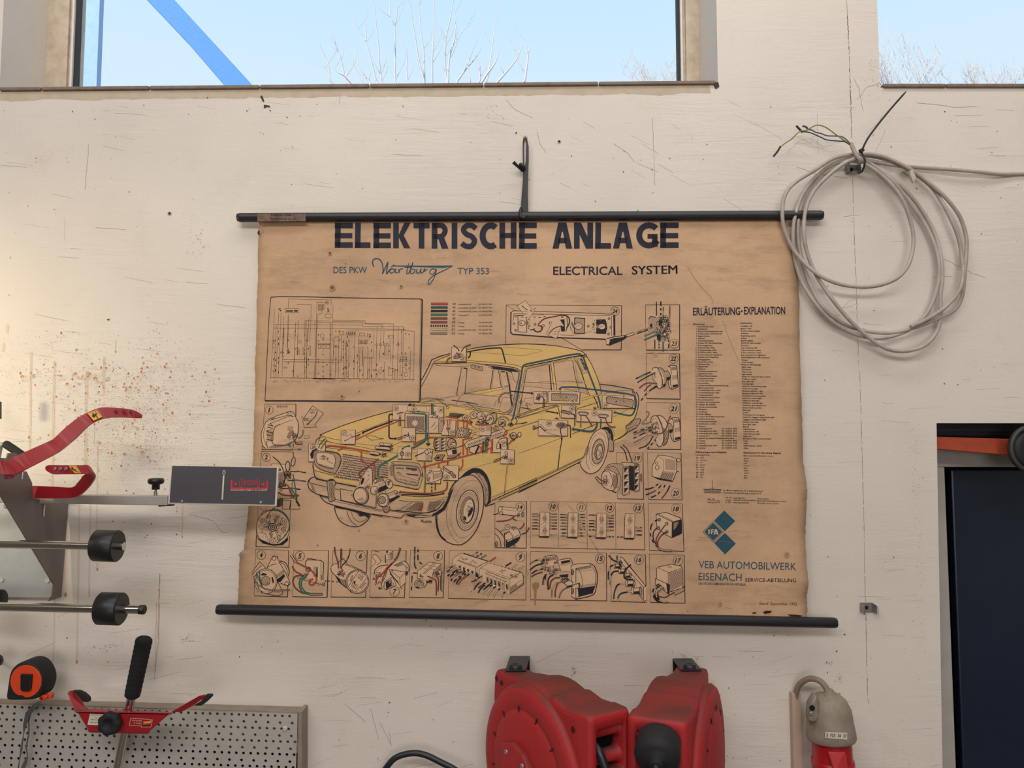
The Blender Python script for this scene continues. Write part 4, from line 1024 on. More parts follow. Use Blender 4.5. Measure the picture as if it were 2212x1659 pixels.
root1, Q1, a1_, b1_ = reel('red reel at the left with its round side disc facing the viewer', c1_, az1, .163, 0.046, .174, .153, -.13, False, 1, 1123, 1420, -1)
t = MB(); p = smoothpts([tuple(Q1(.155, .10, -.022)), tuple(Q1(.175, .085, -.022)), tuple(Q1(.198, .04, -.018)), tuple(Q1(.215, -.02, -.01)), tuple(Q1(.225, -.14, .0)), tuple(Q1(.225, -.35, .0))], 5)
t.tube(p, .0072, 14); t.build('black_hose', MATS['black_cable_sheath'], root1)
az2 = R(-113); b2 = Vector((math.cos(az2), math.sin(az2), 0))
nc = P(1418, 1612, .36); c2_ = nc - b2 * .190 - Vector((0, 0, .107))
root2, Q2, a2_, b2_ = reel('red reel at the right with its outlet and black stopper facing the viewer', c2_, az2, .163, .052, .190, .153, -.13, True, 2, 1474, 1436, 1)
t = MB(); bc = P(1421, 1621, .395); dirn = Vector((-.25, -.85, -.35)).normalized()
t.lathe([(-.028, .010), (-.028, .030), (-.022, .0365), (.012, .0375), (.020, .0345), (.025, .028), (.027, .012), (.036, .0098), (.036, .006)], bc, dirn, 40); t.build('cable_stopper', M_rubber, root2)
t = MB(); e0 = bc + dirn * .03
p = smoothpts([tuple(e0), tuple(e0 + Vector((-.006, -.02, -.03))), tuple(e0 + Vector((-.016, -.03, -.09))), tuple(e0 + Vector((-.02, -.03, -.25)))], 5); t.tube(p, .0070, 14); t.build('black_cable', MATS['black_cable_sheath'], root2)
# ================================================================ the printed wall chart
def paper_mat(name, rgb, wear=.75, rough=.75):
    m = bpy.data.materials.new(name); m.use_nodes = True; n = m.node_tree; b = n.nodes['Principled BSDF']; L = n.links
    b.inputs['Roughness'].default_value = rough; b.inputs['Specular IOR Level'].default_value = .25
    g = n.nodes.new('ShaderNodeNewGeometry')
    def nz(scale, det, sc3=None, rough_=.6):
        t = n.nodes.new('ShaderNodeTexNoise'); t.inputs['Scale'].default_value = scale; t.inputs['Detail'].default_value = det; t.inputs['Roughness'].default_value = rough_
        if sc3:
            mp = n.nodes.new('ShaderNodeMapping'); mp.inputs['Scale'].default_value = sc3; L.new(g.outputs['Position'], mp.inputs[0]); L.new(mp.outputs[0], t.inputs['Vector'])
        else: L.new(g.outputs['Position'], t.inputs['Vector'])
        return t.outputs['Fac']
    def mr(src, a, b_, c, d):
        r = n.nodes.new('ShaderNodeMapRange'); r.inputs[1].default_value = a; r.inputs[2].default_value = b_; r.inputs[3].default_value = c; r.inputs[4].default_value = d
        L.new(src, r.inputs[0]); return r.outputs[0]
    c = None
    def mix(f, a, c2):
        x = n.nodes.new('ShaderNodeMix'); x.data_type = 'RGBA'; L.new(f, x.inputs[0])
        if isinstance(a, tuple): x.inputs[6].default_value = lin(a)
        else: L.new(a, x.inputs[6])
        x.inputs[7].default_value = lin(c2); return x.outputs[2]
    dk = tuple(x * .84 for x in rgb); lt = tuple(min(255, x * 1.05 + 4) for x in rgb)
    c = mix(mr(nz(3.2, 6), .38, .7, 0, wear), rgb, dk)
    c = mix(mr(nz(5, 9, (1, 1, 4.5), .74), .5, .72, 0, wear), c, tuple(x * .74 for x in rgb)); c = mix(mr(nz(13, 8, (1, 1, 3), .8), .56, .8, 0, wear * .7), c, tuple(x * .68 for x in rgb))
    c = mix(mr(nz(9, 5), .5, .75, 0, .5), c, lt)
    c = mix(mr(nz(420, 2), .3, .7, 0, .12), c, tuple(x * .8 for x in rgb))
    # greyish grime along both side margins and the foot of the sheet
    sx_ = n.nodes.new('ShaderNodeSeparateXYZ'); L.new(g.outputs['Position'], sx_.inputs[0])
    e1 = mr(sx_.outputs['X'], PP(590, 900).x, PP(535, 900).x, 0, .8)
    e2 = mr(sx_.outputs['X'], PP(1690, 900).x, PP(1745, 900).x, 0, .6)
    e3 = mr(sx_.outputs['Z'], PP(1100, 1240).z, PP(1100, 1330).z, 0, .1)
    ad = n.nodes.new('ShaderNodeMath'); ad.operation = 'ADD'; L.new(e1, ad.inputs[0]); L.new(e2, ad.inputs[1])
    ad2 = n.nodes.new('ShaderNodeMath'); ad2.operation = 'ADD'; L.new(ad.outputs[0], ad2.inputs[0]); L.new(e3, ad2.inputs[1])
    mu = n.nodes.new('ShaderNodeMath'); mu.operation = 'MULTIPLY'; L.new(ad2.outputs[0], mu.inputs[0]); L.new(mr(nz(7, 6, (1, 1, 2)), .35, .6, .1, 1), mu.inputs[1])
    c = mix(mu.outputs[0], c, tuple(a * .72 + d * .16 for a, d in zip(rgb, (120, 110, 100))))
    L.new(c, b.inputs['Base Color'])
    h = nz(5, 5, (1, 1, 2.2)); bp = n.nodes.new('ShaderNodeBump'); bp.inputs['Strength'].default_value = .45; bp.inputs['Distance'].default_value = .004
    L.new(h, bp.inputs['Height']); L.new(bp.outputs[0], b.inputs['Normal'])
    return m
IM = {'paper': paper_mat('aged_paper', (206, 169, 136)), 'yel': paper_mat('printed_yellow', (216, 178, 114), .4)}
for k_, rgb in {'ink': (30, 26, 33), 'navy': (34, 34, 50), 'blue': (38, 78, 96), 'red': (186, 66, 52), 'green': (42, 112, 90), 'purple': (140, 56, 76), 'brown': (124, 60, 48),
                'grey': (132, 122, 98), 'tone': (140, 113, 92), 'tone2': (96, 78, 68), 'lt': (210, 174, 142), 'ytone': (168, 132, 76), 'stain': (150, 114, 84), 'rust': (112, 74, 52), 'halo': (182, 142, 108)}.items():
    IM[k_] = mat('print_' + k_, rgb, .6, vary=(60, .35, tuple(x * .8 + 22 for x in rgb)), space='Position', spec=.25)

def hatched(name, cover, a=28):
    # engraved shading: fine ink lines on the paper
    m = bpy.data.materials.new(name); m.use_nodes = True; n = m.node_tree; b = n.nodes['Principled BSDF']; b.inputs['Roughness'].default_value = .7
    g = n.nodes.new('ShaderNodeNewGeometry'); mp = n.nodes.new('ShaderNodeMapping'); mp.inputs['Rotation'].default_value = (0, R(a), 0); n.links.new(g.outputs['Position'], mp.inputs[0])
    wv = n.nodes.new('ShaderNodeTexWave'); wv.bands_direction = 'Z'; wv.inputs['Scale'].default_value = 128; wv.inputs['Distortion'].default_value = .6; wv.inputs['Detail Scale'].default_value = .3; n.links.new(mp.outputs[0], wv.inputs['Vector'])
    r = n.nodes.new('ShaderNodeMapRange'); r.inputs[1].default_value = cover - .14; r.inputs[2].default_value = cover + .14; n.links.new(wv.outputs['Fac'], r.inputs[0])
    mx = n.nodes.new('ShaderNodeMix'); mx.data_type = 'RGBA'; mx.inputs[6].default_value = lin((44, 36, 38)); mx.inputs[7].default_value = lin((204, 168, 136)); n.links.new(r.outputs[0], mx.inputs[0]); n.links.new(mx.outputs[2], b.inputs['Base Color'])
    return m
IM['tone'] = hatched('print_tone', .30); IM['tone2'] = hatched('print_dark_tone', .62, -35)
chart = thing('wall_chart', 'large aged wall chart of a yellow car, hung from a black rod', 'wall chart', PP(1130, 1330))
# ---- the sheet
LE = [(560, 470), (559, 500), (557, 530), (557, 600), (555, 650), (554, 720), (551, 790), (551, 850), (549, 900), (548, 960), (546, 1000), (541, 1060), (537, 1095), (533, 1130), (529, 1165), (526, 1188), (518, 1194), (516, 1240), (515, 1280), (513, 1309)]
RE = [(1697, 470), (1706, 500), (1716, 540), (1723, 600), (1727, 650), (1727, 720), (1729, 800), (1731, 870), (1734, 930), (1735, 1000), (1741, 1035), (1744, 1062), (1742, 1085), (1740, 1130), (1740, 1180), (1744, 1235), (1747, 1262), (1743, 1285), (1744, 1318), (1741, 1338)]
def edge(E, t):
    t *= len(E) - 1; i = min(int(t), len(E) - 2); f = t - i
    return (E[i][0] + (E[i + 1][0] - E[i][0]) * f, E[i][1] + (E[i + 1][1] - E[i][1]) * f)
t = MB(); NR, NC = 115, 60; rr = random.Random(4); rows = []
for i in range(NR + 1):
    l, r_ = edge(LE, i / NR), edge(RE, i / NR); row = []
    for j in range(NC + 1):
        # finer columns near the margins
        s_ = j / NC; u = l[0] + (r_[0] - l[0]) * s_; v = l[1] + (r_[1] - l[1]) * s_
        if j == 0: u += rr.uniform(-.9, .7)
        if j == NC: u += rr.uniform(-.8, 1.0)
        if i > NR - 1: v = 1307 + 27.5 * s_
        off = -.0002
        if j == 0: off = -.0035 + .003 * math.sin(i * .31) - .002
        if j == NC: off = .004 * math.sin(i * .23) - .003
        row.append(PP(u, v, off))
    rows.append(row)
vs = [p for r_ in rows for p in r_]; w_ = NC + 1
t.add(vs, [(i * w_ + j, i * w_ + j + 1, (i + 1) * w_ + j + 1, (i + 1) * w_ + j) for i in range(NR) for j in range(NC)], 0, True)
o = t.build('sheet', IM['paper'], chart, fix=False)
bmx = bmesh.new(); bmx.from_mesh(o.data)
for f in bmx.faces:
    f.normal_update()
    if f.normal.y > 0: f.normal_flip()
bmx.to_mesh(o.data); bmx.free()
so = o.modifiers.new('thickness', 'SOLIDIFY'); so.thickness = .0006; so.offset = -1
# ---- rods and strap
def rod(name, ua, va, ub, vb, ra, rb, n=6, off=.004, smooth=False):
    t = MB(); a, b = PP(ua, va, off), PP(ub, vb, off); t.tube([a, a.lerp(b, .004), a.lerp(b, .996), b], [ra * .82, ra, rb, rb * .85], n, smooth=smooth); return t.build(name, M_navyrod, chart, bevel=.002)
rod('top_rod', 513, 470, 1777, 465, .0108, .0114, 8)
rod('bottom_rod', 468.5, 1316.5, 1807, 1345.5, .0110, .0112, 16, .002, True)
t = MB()
a, b = PP(556, 461.5, .0148), PP(660, 461.5, .0148); c, d = PP(660, 478, .0148), PP(556, 478.5, .0148)
t.prism([a, b, c, d], (0, .001, 0)); lb = t.build('rod_label', mat('soiled_label', (124, 98, 84), .7, vary=(45, .9, (66, 50, 46))), chart)
t = MB()
def strapb(rows, d_=.016):
    v_ = []; f_ = []
    for (xa, ya, xb, yb) in rows:
        for (x, y) in ((xa, ya), (xb, yb)): v_.append(P(1080 + x * .12057, 280 + y * .12057, d_))
        for (x, y) in ((xb, yb), (xa, ya)): v_.append(P(1080 + x * .12057, 280 + y * .12057, d_ - .0016))
    n = len(rows)
    for i in range(n - 1):
        for k in range(4): f_.append((i * 4 + k, i * 4 + (k + 1) % 4, i * 4 + 4 + (k + 1) % 4, i * 4 + 4 + k))
    t.add(v_, f_); t.add(v_[:4], [(0, 1, 2, 3)]); t.add(v_[-4:], [(3, 2, 1, 0)])
strapb([(408, 205, 436, 215), (407, 400, 434, 400), (410, 600, 438, 600), (412, 900, 445, 900), (385, 1200, 430, 1200), (368, 1480, 430, 1500)], .0145)
strapb([(470, 215, 494, 205), (470, 280, 515, 300), (462, 560, 517, 560), (445, 640, 512, 660), (428, 900, 505, 900), (420, 1200, 500, 1200), (400, 1500, 510, 1500)], .0165)
t.tube([P(1080 + x * .12057, 280 + y * .12057, .0155) for x, y in ((420, 215), (425, 170), (450, 152), (478, 168), (486, 215))], .0014, 6)
t.tube([P(1080 + x * .12057, 280 + y * .12057, d_) for x, y, d_ in ((240, 582, .03), (300, 640, .028), (370, 700, .02), (400, 720, .014))], [.0042, .0032, .0036, .005], 7)
t.tube([P(1080 + x * .12057, 280 + y * .12057, d_) for x, y, d_ in ((350, 610, .022), (390, 640, .022), (420, 680, .02), (395, 740, .016))], [.0035, .0055, .006, .004], 7)
t.tube([P(1080 + x * .12057, 280 + y * .12057, d_) for x, y, d_ in ((380, 1400, .02), (360, 1480, .026), (370, 1560, .028), (430, 1590, .029), (470, 1540, .028))], [.003, .0042, .005, .0045, .003], 7)
t.build('hanging_strap', M_tape, chart)

K = Ink(PP, wk=1.02, wmin=.5)
def bx(p, w1=4, w2=9, fill=None):
    q = pts_of(p)
    if fill: K.fill(q, fill)
    K.line([q[3], q[0], q[1]], w1); K.line([q[1], q[2], q[3]], w2)
def num(x, y, r, tx, h=None, w=4, fill=None):
    K.circ(x, y, r, w, n=26, fill=fill)
    h = h or r * .95; wd = r * (.62 if len(tx) == 1 else 1.12)
    if tx in ('1',): wd = r * .3
    if tx in ('11',): wd = r * .75
    K.text(tx, x - wd / 2 - h * .1, y + h / 2, x + wd / 2 - h * .1, h, slant=.22, bold=.028, res=3)
def wire(p, c='red', w=9, o=2.5, dash=None): K.line(p, w, c, sm=True, outline=o, dash=dash)

# ---- headings
K.part('headline')
HS = 12.0
def L_(ch, x0, x1, y0, y1, s=HS, c='navy'):
    h = s / 2; sx_ = (y1 - y0) * .012
    def ln(p, w=s): K.line([(a, b) for a, b in p], w, c)
    if ch in 'EL':
        ln([(x0 + h + 1, y0), (x0 + h, y1)])
        ln([(x0, y1 - h), (x1, y1 - h)])
        if ch == 'E': ln([(x0, y0 + h), (x1, y0 + h)]); ln([(x0, (y0 + y1) / 2 + 1), (x1 - 1, (y0 + y1) / 2 + 1)], s * .93)
    elif ch == 'H':
        ln([(x0 + h, y0), (x0 + h, y1)]); ln([(x1 - h, y0), (x1 - h, y1)]); ln([(x0, (y0 + y1) / 2), (x1, (y0 + y1) / 2)], s * .9)
    elif ch == 'I': ln([(x0 + h, y0), (x0 + h, y1)])
    elif ch == 'T': ln([(x0, y0 + h), (x1, y0 + h)]); ln([((x0 + x1) / 2, y0), ((x0 + x1) / 2, y1)])
    elif ch == 'K':
        ln([(x0 + h, y0), (x0 + h, y1)]); K.fill([(x1 - s * 1.1, y0), (x1 + .5, y0), (x0 + s * 1.9, (y0 + y1) / 2), (x1, y1), (x1 - s * 1.15, y1), (x0 + s * .9, (y0 + y1) / 2 + 1)], c)
    elif ch == 'N':
        ln([(x0 + h, y0), (x0 + h, y1)]); ln([(x1 - h, y0), (x1 - h, y1)]); K.fill([(x0, y0), (x0 + s * 1.25, y0), (x1, y1), (x1 - s * 1.25, y1)], c)
    elif ch == 'A':
        m = (x0 + x1) / 2; K.fill([(m - s * .72, y0), (m + s * .72, y0), (x1, y1), (x1 - s * 1.12, y1), (m + 1.2, y0 + 20), (m - 1.2, y0 + 20), (x0 + s * 1.12, y1), (x0, y1)], c)
        ln([(x0 + s, y1 - s * 1.45), (x1 - s, y1 - s * 1.45)], s * .95)
    elif ch == 'R':
        ln([(x0 + h, y0), (x0 + h, y1)]); xm = x1 - 3
        K.line(smoothpts([(x0 + 2, y0 + h), (xm - 12, y0 + h), (xm - 5, y0 + 13), (xm - 5, y0 + 21), (xm - 12, y0 + 29), (x0 + 2, y0 + 30)], 4), s * .92, c)
        K.fill([(x0 + s * 1.0, y0 + 28), (x0 + s * 2.1, y0 + 28), (x1, y1), (x1 - s * 1.2, y1)], c)
    elif ch == 'S':
        K.line(smoothpts([(x1 - 3, y0 + 13), (x1 - 12, y0 + h), (x0 + 13, y0 + h + 1), (x0 + 7, y0 + 16), (x0 + 14, y0 + 25), (x1 - 12, y0 + 30), (x1 - 6, y0 + 40), (x1 - 13, y1 - h), (x0 + 12, y1 - h), (x0 + 3, y1 - 12)], 5), s * .95, c)
    elif ch in 'CG':
        cx, cy, rx, ry = x0 + (x1 - x0) * .62, (y0 + y1) / 2, (x1 - x0) * .62 - h, (y1 - y0) / 2 - h
        pp = [(cx + rx * math.cos(R(a)) * 1.0, cy + ry * math.sin(R(a))) for a in range(308, 50, -12)]
        if ch == 'C': K.line(pp, s * 1.08, c)
        else:
            pp = [(cx + (rx * .85) * math.cos(R(a)), cy + ry * math.sin(R(a))) for a in range(318, 20, -12)]; K.line(pp, s * 1.05, c)
            ln([(x1 - h, y1 - 3), (x1 - h, cy - 1)]); ln([(cx - 3, cy + 2), (x1, cy + 2)], s * .85)
UT = lambda x: 500 + x * .27125
for ch, xa, xb in (('E', 823, 966), ('L', 982, 1107), ('E', 1130, 1270), ('K', 1288, 1425), ('T', 1450, 1578), ('R', 1595, 1728), ('I', 1754, 1799), ('S', 1822, 1958), ('C', 1978, 2118)):
    L_(ch, UT(xa), UT(xb), 481, 535.3 + (xa - 823) * .0022)
for ch, xa, xb in (('H', 1079, 1115.5), ('E', 1121, 1159.5), ('A', 1193.5, 1236), ('N', 1240, 1281), ('L', 1285.5, 1320), ('A', 1324, 1367), ('G', 1371, 1420.5), ('E', 1426, 1466)):
    if xa == 1193.5: K.part('headline')
    L_(ch, xa, xb, 480.5, 537 - max(0, (xa - 1300)) * .012)
K.part('subtitle').at(500, 450, .27125)
K.text('DES PKW', 812, 516, 1078, 50, 'blue', bold=.004, res=4); K.text('TYP 353', 1800, 524, 2050, 50, 'blue', bold=.004, res=4)
K.at(1080, 450, .32098); K.text('ELECTRICAL', 358, 447, 825, 54, 'navy', bold=.016, res=4); [K.text('SYSTEM', 888 + k_, 445, 1192 + k_, 56, 'navy', y1=439, res=4) for k_ in (0, 1.6, 3.2)]
K.part('script_logo').at(500, 450, .27125)
K.line('1135,466 1124,440 1130,410 1155,400 1185,412 1203,450 1208,500 1202,520 1222,480 1245,432 1238,480 1236,520 1258,492 1280,478', 9, 'blue', sm=True)
K.line('1303,488 1275,482 1260,500 1268,515 1290,508 1308,484 1304,510 1325,512', 7, 'blue', sm=True)
K.line('1332,482 1334,512 1340,490 1358,480 1366,484', 7, 'blue', sm=True)
K.line('1412,438 1395,515 1415,510 1445,430 1425,512 1450,515 1462,490 1440,482', 7, 'blue', sm=True)
K.line('1378,470 1430,470', 6, 'blue'); K.line('1478,482 1472,512 1495,512 1510,482 1506,512 1525,510 1535,484 1540,482 1538,500 1560,484', 7, 'blue', sm=True)
K.line('1632,488 1600,482 1580,500 1585,522 1610,520 1632,488 1610,560 1580,600 1566,602 1572,570 1610,535 1680,500 1762,458', 7, 'blue', sm=True)
K.fill('1288,448 1310,455 1520,456 1762,455 1740,464 1690,474 1500,468 1290,462 1262,470', 'blue')

# ---- wiring diagram
K.part('wiring_diagram').at(540, 630, .17179)
K.line('262,70 380,62 700,64 968,72 1500,82 2152,92', 9); K.line('262,70 240,300 215,800 188,1372', 7)
K.line('2152,92 2166,110 2158,600 2138,1385', 16); K.line('188,1372 700,1374 1300,1380 2132,1386', 17); K.line('2150,95 2122,1380', 4)
rr = random.Random(11)
def thin(p, w=2.6): K.line(p, w)
thin('255,1082 780,1088 1100,1092 1500,1096 2078,1103', 4); thin('790,1091 1065,1096', 12)
thin('300,412 1420,420', 2.2); thin('300,456 1400,464 1700,470 1960,474', 2.2); thin('420,880 1140,888', 4); thin('410,852 1150,858', 2)
thin('485,90 1022,102 1022,165'); thin('485,90 482,210'); thin('585,160 772,163 752,640'); thin('840,135 965,138'); thin('840,135 830,660 806,1088')
thin('852,285 905,275 905,240'); thin('1045,168 1038,380 1042,560'); thin('1040,357 1448,364 1450,398 1805,405 1802,560'); thin('1040,375 1435,380 1438,405 1662,412 1662,460')
thin('1040,390 1418,394 1418,440 1600,436 1930,440 1936,480'); thin('1232,478 1870,486 1965,492 2066,496 2058,1103'); thin('815,380 1010,388'); thin('690,365 980,368 980,350')
for x, y0, y1, dx in ((310, 215, 1082, -50), (330, 420, 1080, -32), (360, 270, 1080, -35), (392, 260, 1080, -38), (420, 310, 620, 0), (480, 280, 720, -12), (490, 310, 720, -20), (415, 450, 1060, -12), (430, 460, 860, -24),
                      (575, 385, 1082, -32), (570, 460, 1060, -22), (608, 365, 720, -14), (692, 365, 1085, -5), (706, 350, 1085, 6), (740, 330, 620, -12), (722, 460, 1085, -12), (815, 385, 1090, 6), (840, 450, 1090, -12), (848, 285, 460, 0),
                      (1008, 340, 1092, -4), (1018, 380, 1092, 0), (1042, 570, 820, 14), (1060, 570, 920, -20), (1082, 700, 1092, -12), (1118, 560, 1090, -8), (1150, 560, 870, 0), (1142, 800, 890, 6), (1180, 620, 1090, -10), (1200, 640, 1095, -8), (1215, 620, 1095, -4), (1248, 620, 1095, -12),
                      (1318, 560, 1097, -12), (1365, 555, 1097, -14), (1382, 690, 1097, -10), (1432, 820, 1097, -10), (1484, 720, 1097, -8), (1505, 820, 1097, -8), (1530, 820, 1098, -6), (1560, 500, 810, -4), (1598, 430, 1098, -16), (1648, 480, 880, -20), (1685, 500, 640, -6), (1690, 878, 1098, -4),
                      (1770, 590, 878, -6), (1802, 560, 1100, -12), (1865, 440, 1100, -14), (1905, 480, 740, -4), (1930, 440, 1100, -14), (1820, 985, 1100, 0), (1890, 820, 1100, -4), (2020, 740, 1102, -8), (2066, 496, 1102, -8)):
    thin([(x, y0), (x + dx, y1)])
for (x, y) in [(rr.choice((300, 320, 358, 390, 420, 480, 570, 600, 690, 715, 735, 860, 920, 970, 1010, 1080, 1120, 1175, 1200, 1225, 1245, 1305, 1350, 1420, 1480, 1530, 1595, 1650, 1680, 1750, 1800, 1865, 1905, 1960, 2000)), rr.uniform(480, 1060)) for _ in range(150)]:
    L1 = rr.uniform(10, 28); thin([(x, y), (x - 1, y + L1)], rr.choice((6, 8, 9)))
for (x, y, r) in ((970, 138, 20), (970, 138, 9), (907, 555, 26), (627, 630, 18), (1215, 660, 16), (1594, 668, 16), (1643, 668, 16), (1702, 668, 16), (1860, 668, 16), (1638, 1003, 24), (1390, 988, 13), (1498, 985, 13), (1195, 955, 12), (1212, 955, 12), (293, 1002, 9), (320, 1002, 9), (1888, 868, 13), (1922, 868, 13), (1962, 865, 13), (1555, 985, 10), (1582, 985, 10), (1825, 985, 10), (1853, 985, 10), (458, 955, 9), (430, 955, 9), (538, 1002, 9)): K.circ(x, y, r, 3, n=12)
def tb(x0, y0, x1, y1, f=None): K.line([(x0, y0), (x1, y0), (x1, y1), (x0, y1)], 2.6, cl=True); 
tb(440, 210, 615, 262); K.fill('455,235 540,235 540,250 455,250', 'ink'); K.fill('555,232 598,232 598,250 555,250', 'ink'); tb(860, 160, 908, 235)
for k in range(6): thin([(860, 160 + k * 13), (940, 160 + k * 13)], 3)
tb(945, 282, 1020, 330); tb(850, 655, 1020, 660); tb(860, 668, 888, 712); tb(905, 668, 945, 712); tb(960, 668, 1000, 712); tb(1130, 500, 1175, 545); tb(1215, 505, 1325, 545)
for k in range(4): thin([(1230 + k * 25, 540), (1242 + k * 25, 510)], 7)
tb(1378, 520, 1442, 555); K.fill('1380,615 1420,615 1420,652 1380,652', 'tone2'); K.fill('1430,615 1468,615 1468,652 1430,652', 'tone2'); tb(1372, 610, 1480, 656); tb(1735, 552, 1805, 585); tb(1065, 680, 1112, 705); tb(600, 720, 618, 790); tb(655, 700, 672, 790); tb(745, 680, 760, 800)
tb(1690, 690, 1700, 800); tb(1720, 650, 1745, 800); tb(1060, 560, 1118, 575); tb(1430, 820, 1552, 835); tb(1890, 820, 1972, 850); tb(1942, 1015, 1975, 1065); tb(1740, 965, 1790, 1050); tb(1410, 735, 1418, 930); tb(590, 700, 600, 790)
K.scrib(1960, 940, 25, 60, 14, 5, 3, size=9); K.scrib(480, 760, 25, 50, 12, 6, 3, size=9); K.scrib(375, 225, 25, 25, 8, 7, 4, size=10); K.scrib(1500, 550, 22, 40, 8, 8, 4, size=9); K.scrib(985, 245, 26, 50, 12, 9, 4, size=9)
for x in (300, 320, 345, 440, 470, 530, 555, 598, 632, 688, 745, 838, 855, 880, 925, 965, 1040, 1075, 1130, 1165, 1180, 1200, 1225, 1255, 1372, 1385, 1415, 1455, 1490, 1545, 1575, 1630, 1685, 1755, 1820, 1845, 1880, 1912, 1955, 2045):
    K.text('%d' % rr.randint(10, 42), x - 10, 1130 + rr.choice((0, 10, 20)) - 10, x + 10, 13)
# ---- legend
K.part('legend_table').at(900, 640, .12658)
for i, (c, y) in enumerate((('red', 129), ('blue', 190), ('ink', 252), ('green', 314), ('brown', 378), ('purple', 442), (None, 504), ('paper', 564), ('grey', 634))):
    x = 246 - i * 1.3
    if c:
        K.fill([(x, y - 20), (x + 284, y - 20), (x + 284, y + 20), (x, y + 20)], 'ink'); K.fill([(x + 4, y - 15), (x + 280, y - 15), (x + 280, y + 15), (x + 4, y + 15)], c)
    else:
        for k in range(8): K.fill([(x + k * 38, y - 17), (x + k * 38 + 24, y - 17), (x + k * 38 + 24, y + 17), (x + k * 38, y + 17)], 'ink')
    K.text(str(44 + i), 608 - i * 1.6, y + 18, 662 - i * 1.6, 36, slant=.2, res=2)
for y, a, xe, b in ((146, 'Leitungsbündel', 932, '53 02502 450'), (208, 'Leitungsbündel, links', 1014, '53 02502 707'), (268, 'Leitungsbündel, rechts', 1040, '53 02502 803'), (332, 'Leitung 30-1', 902, '53 02502 200'),
                    (460, 'Leitung', 815, '53 00700 802'), (522, 'Leitung', 815, '53 01309 908'), (584, 'Leitungsbündel, mitte', 1018, '53 02505 701'), (646, 'Leitung', 812, '53 02502 305')):
    K.text(a, 712, y, xe, 24, bold=.012); K.text(b, 1056, y, 1288, 24, bold=.012)

# ---- the car
K.part('car_drawing').at(860, 730, .14467)
# body colour
K.at(0, 0, 1)
K.fill('694,940 700,935 760,909 848,884 905,868 925,862 990,856 1006,843 1020,840 1090,848 1100,856 1082,880 1100,900 1122,905 1140,870 1240,852 1293,848 1298,852 1375,852 1378,890 1362,918 1352,938 1351,948 1328,958 1312,965 1295,945 1278,960 1265,990 1262,1000 1125,1060 1062,1088 1058,1058 1030,1022 1005,1030 985,1050 968,1072 930,1078 880,1078 850,1068 780,1049 700,1035 678,1016 675,985 690,955', 'yel')
K.fill('937,779 950,774 1010,755 1070,748 1130,743 1200,746 1240,753 1262,763 1272,775 1290,812 1298,845 1250,856 1150,872 1128,900 1112,892 1122,850 1124,820 1122,800 1115,795 1060,788 1000,786 930,784', 'yel')
# glass areas show the paper
K.fill('935,786 1000,787 1060,789 1115,797 1121,803 1121,815 1112,870 1106,887 1085,884 1000,878 960,874 925,868 911,866 910,838 922,815', 'paper')
K.fill('1134,800 1190,785 1237,775 1243,782 1268,850 1272,853 1240,860 1180,872 1122,892 1124,870', 'paper')
K.fill('1212,831 1240,828 1262,830 1266,838 1236,836', 'yel'); K.fill('1012,848 1090,835 1085,842 1040,852', 'yel')
K.at(860, 730, .14467)
# roof
K.line('340,640 420,500 500,330 520,318 640,270 780,232', 12, sm=True, k=3); K.line('340,735 440,560 530,370 560,345 660,300 780,255', 9, sm=True, k=3)
K.line('1030,175 1200,140 1500,105 1800,92 1950,90 2200,98', 11, sm=True); K.line('1030,210 1200,178 1380,155 1520,150 1545,165 1560,200 1605,375', 20, sm=True)
K.line('1078,205 1075,260 1062,285 1045,298', 20, sm=True); K.line('1032,268 1055,288 1035,318', 6)
K.line('1080,218 1300,225 1560,240 1855,268 2155,195 2120,178 1850,155 1560,142', 4)
K.line('530,345 780,350', 5); K.line('540,370 780,368 1020,362', 6); K.line('1020,338 1250,352 1500,372 1750,405 1830,430 1850,455', 7, sm=True); K.line('520,385 800,378 1100,372 1300,395 1500,408 1720,440 1790,465 1815,500', 10, sm=True)
K.line('1300,405 1700,460 1770,480 1790,500 1800,560 1770,700 1700,1000 1650,1090 1590,1110 1500,1095', 8, sm=True); K.line('1815,480 1835,520 1800,700 1745,950 1700,1080 1660,1125 1580,1140 1300,1100 1000,1060', 7, sm=True); K.line('1790,500 1815,530 1780,700 1725,960 1680,1090 1640,1115', 5, sm=True)
K.line('1350,430 1400,460 1760,505', 8); K.fill('1370,420 1700,460 1780,490 1790,510 1600,480 1420,458', 'ink'); K.line('575,395 600,412 900,430 1040,432', 6, sm=True); K.line('1045,400 1045,430', 5)
K.fill('1080,412 1110,402 1268,430 1262,485 1240,492 1090,450', 'tone'); K.line('1080,412 1110,402 1268,430 1262,485 1240,492 1090,450', 7, cl=True); K.scrib(1170, 445, 70, 18, 9, 3, 7, size=14, rings=0)
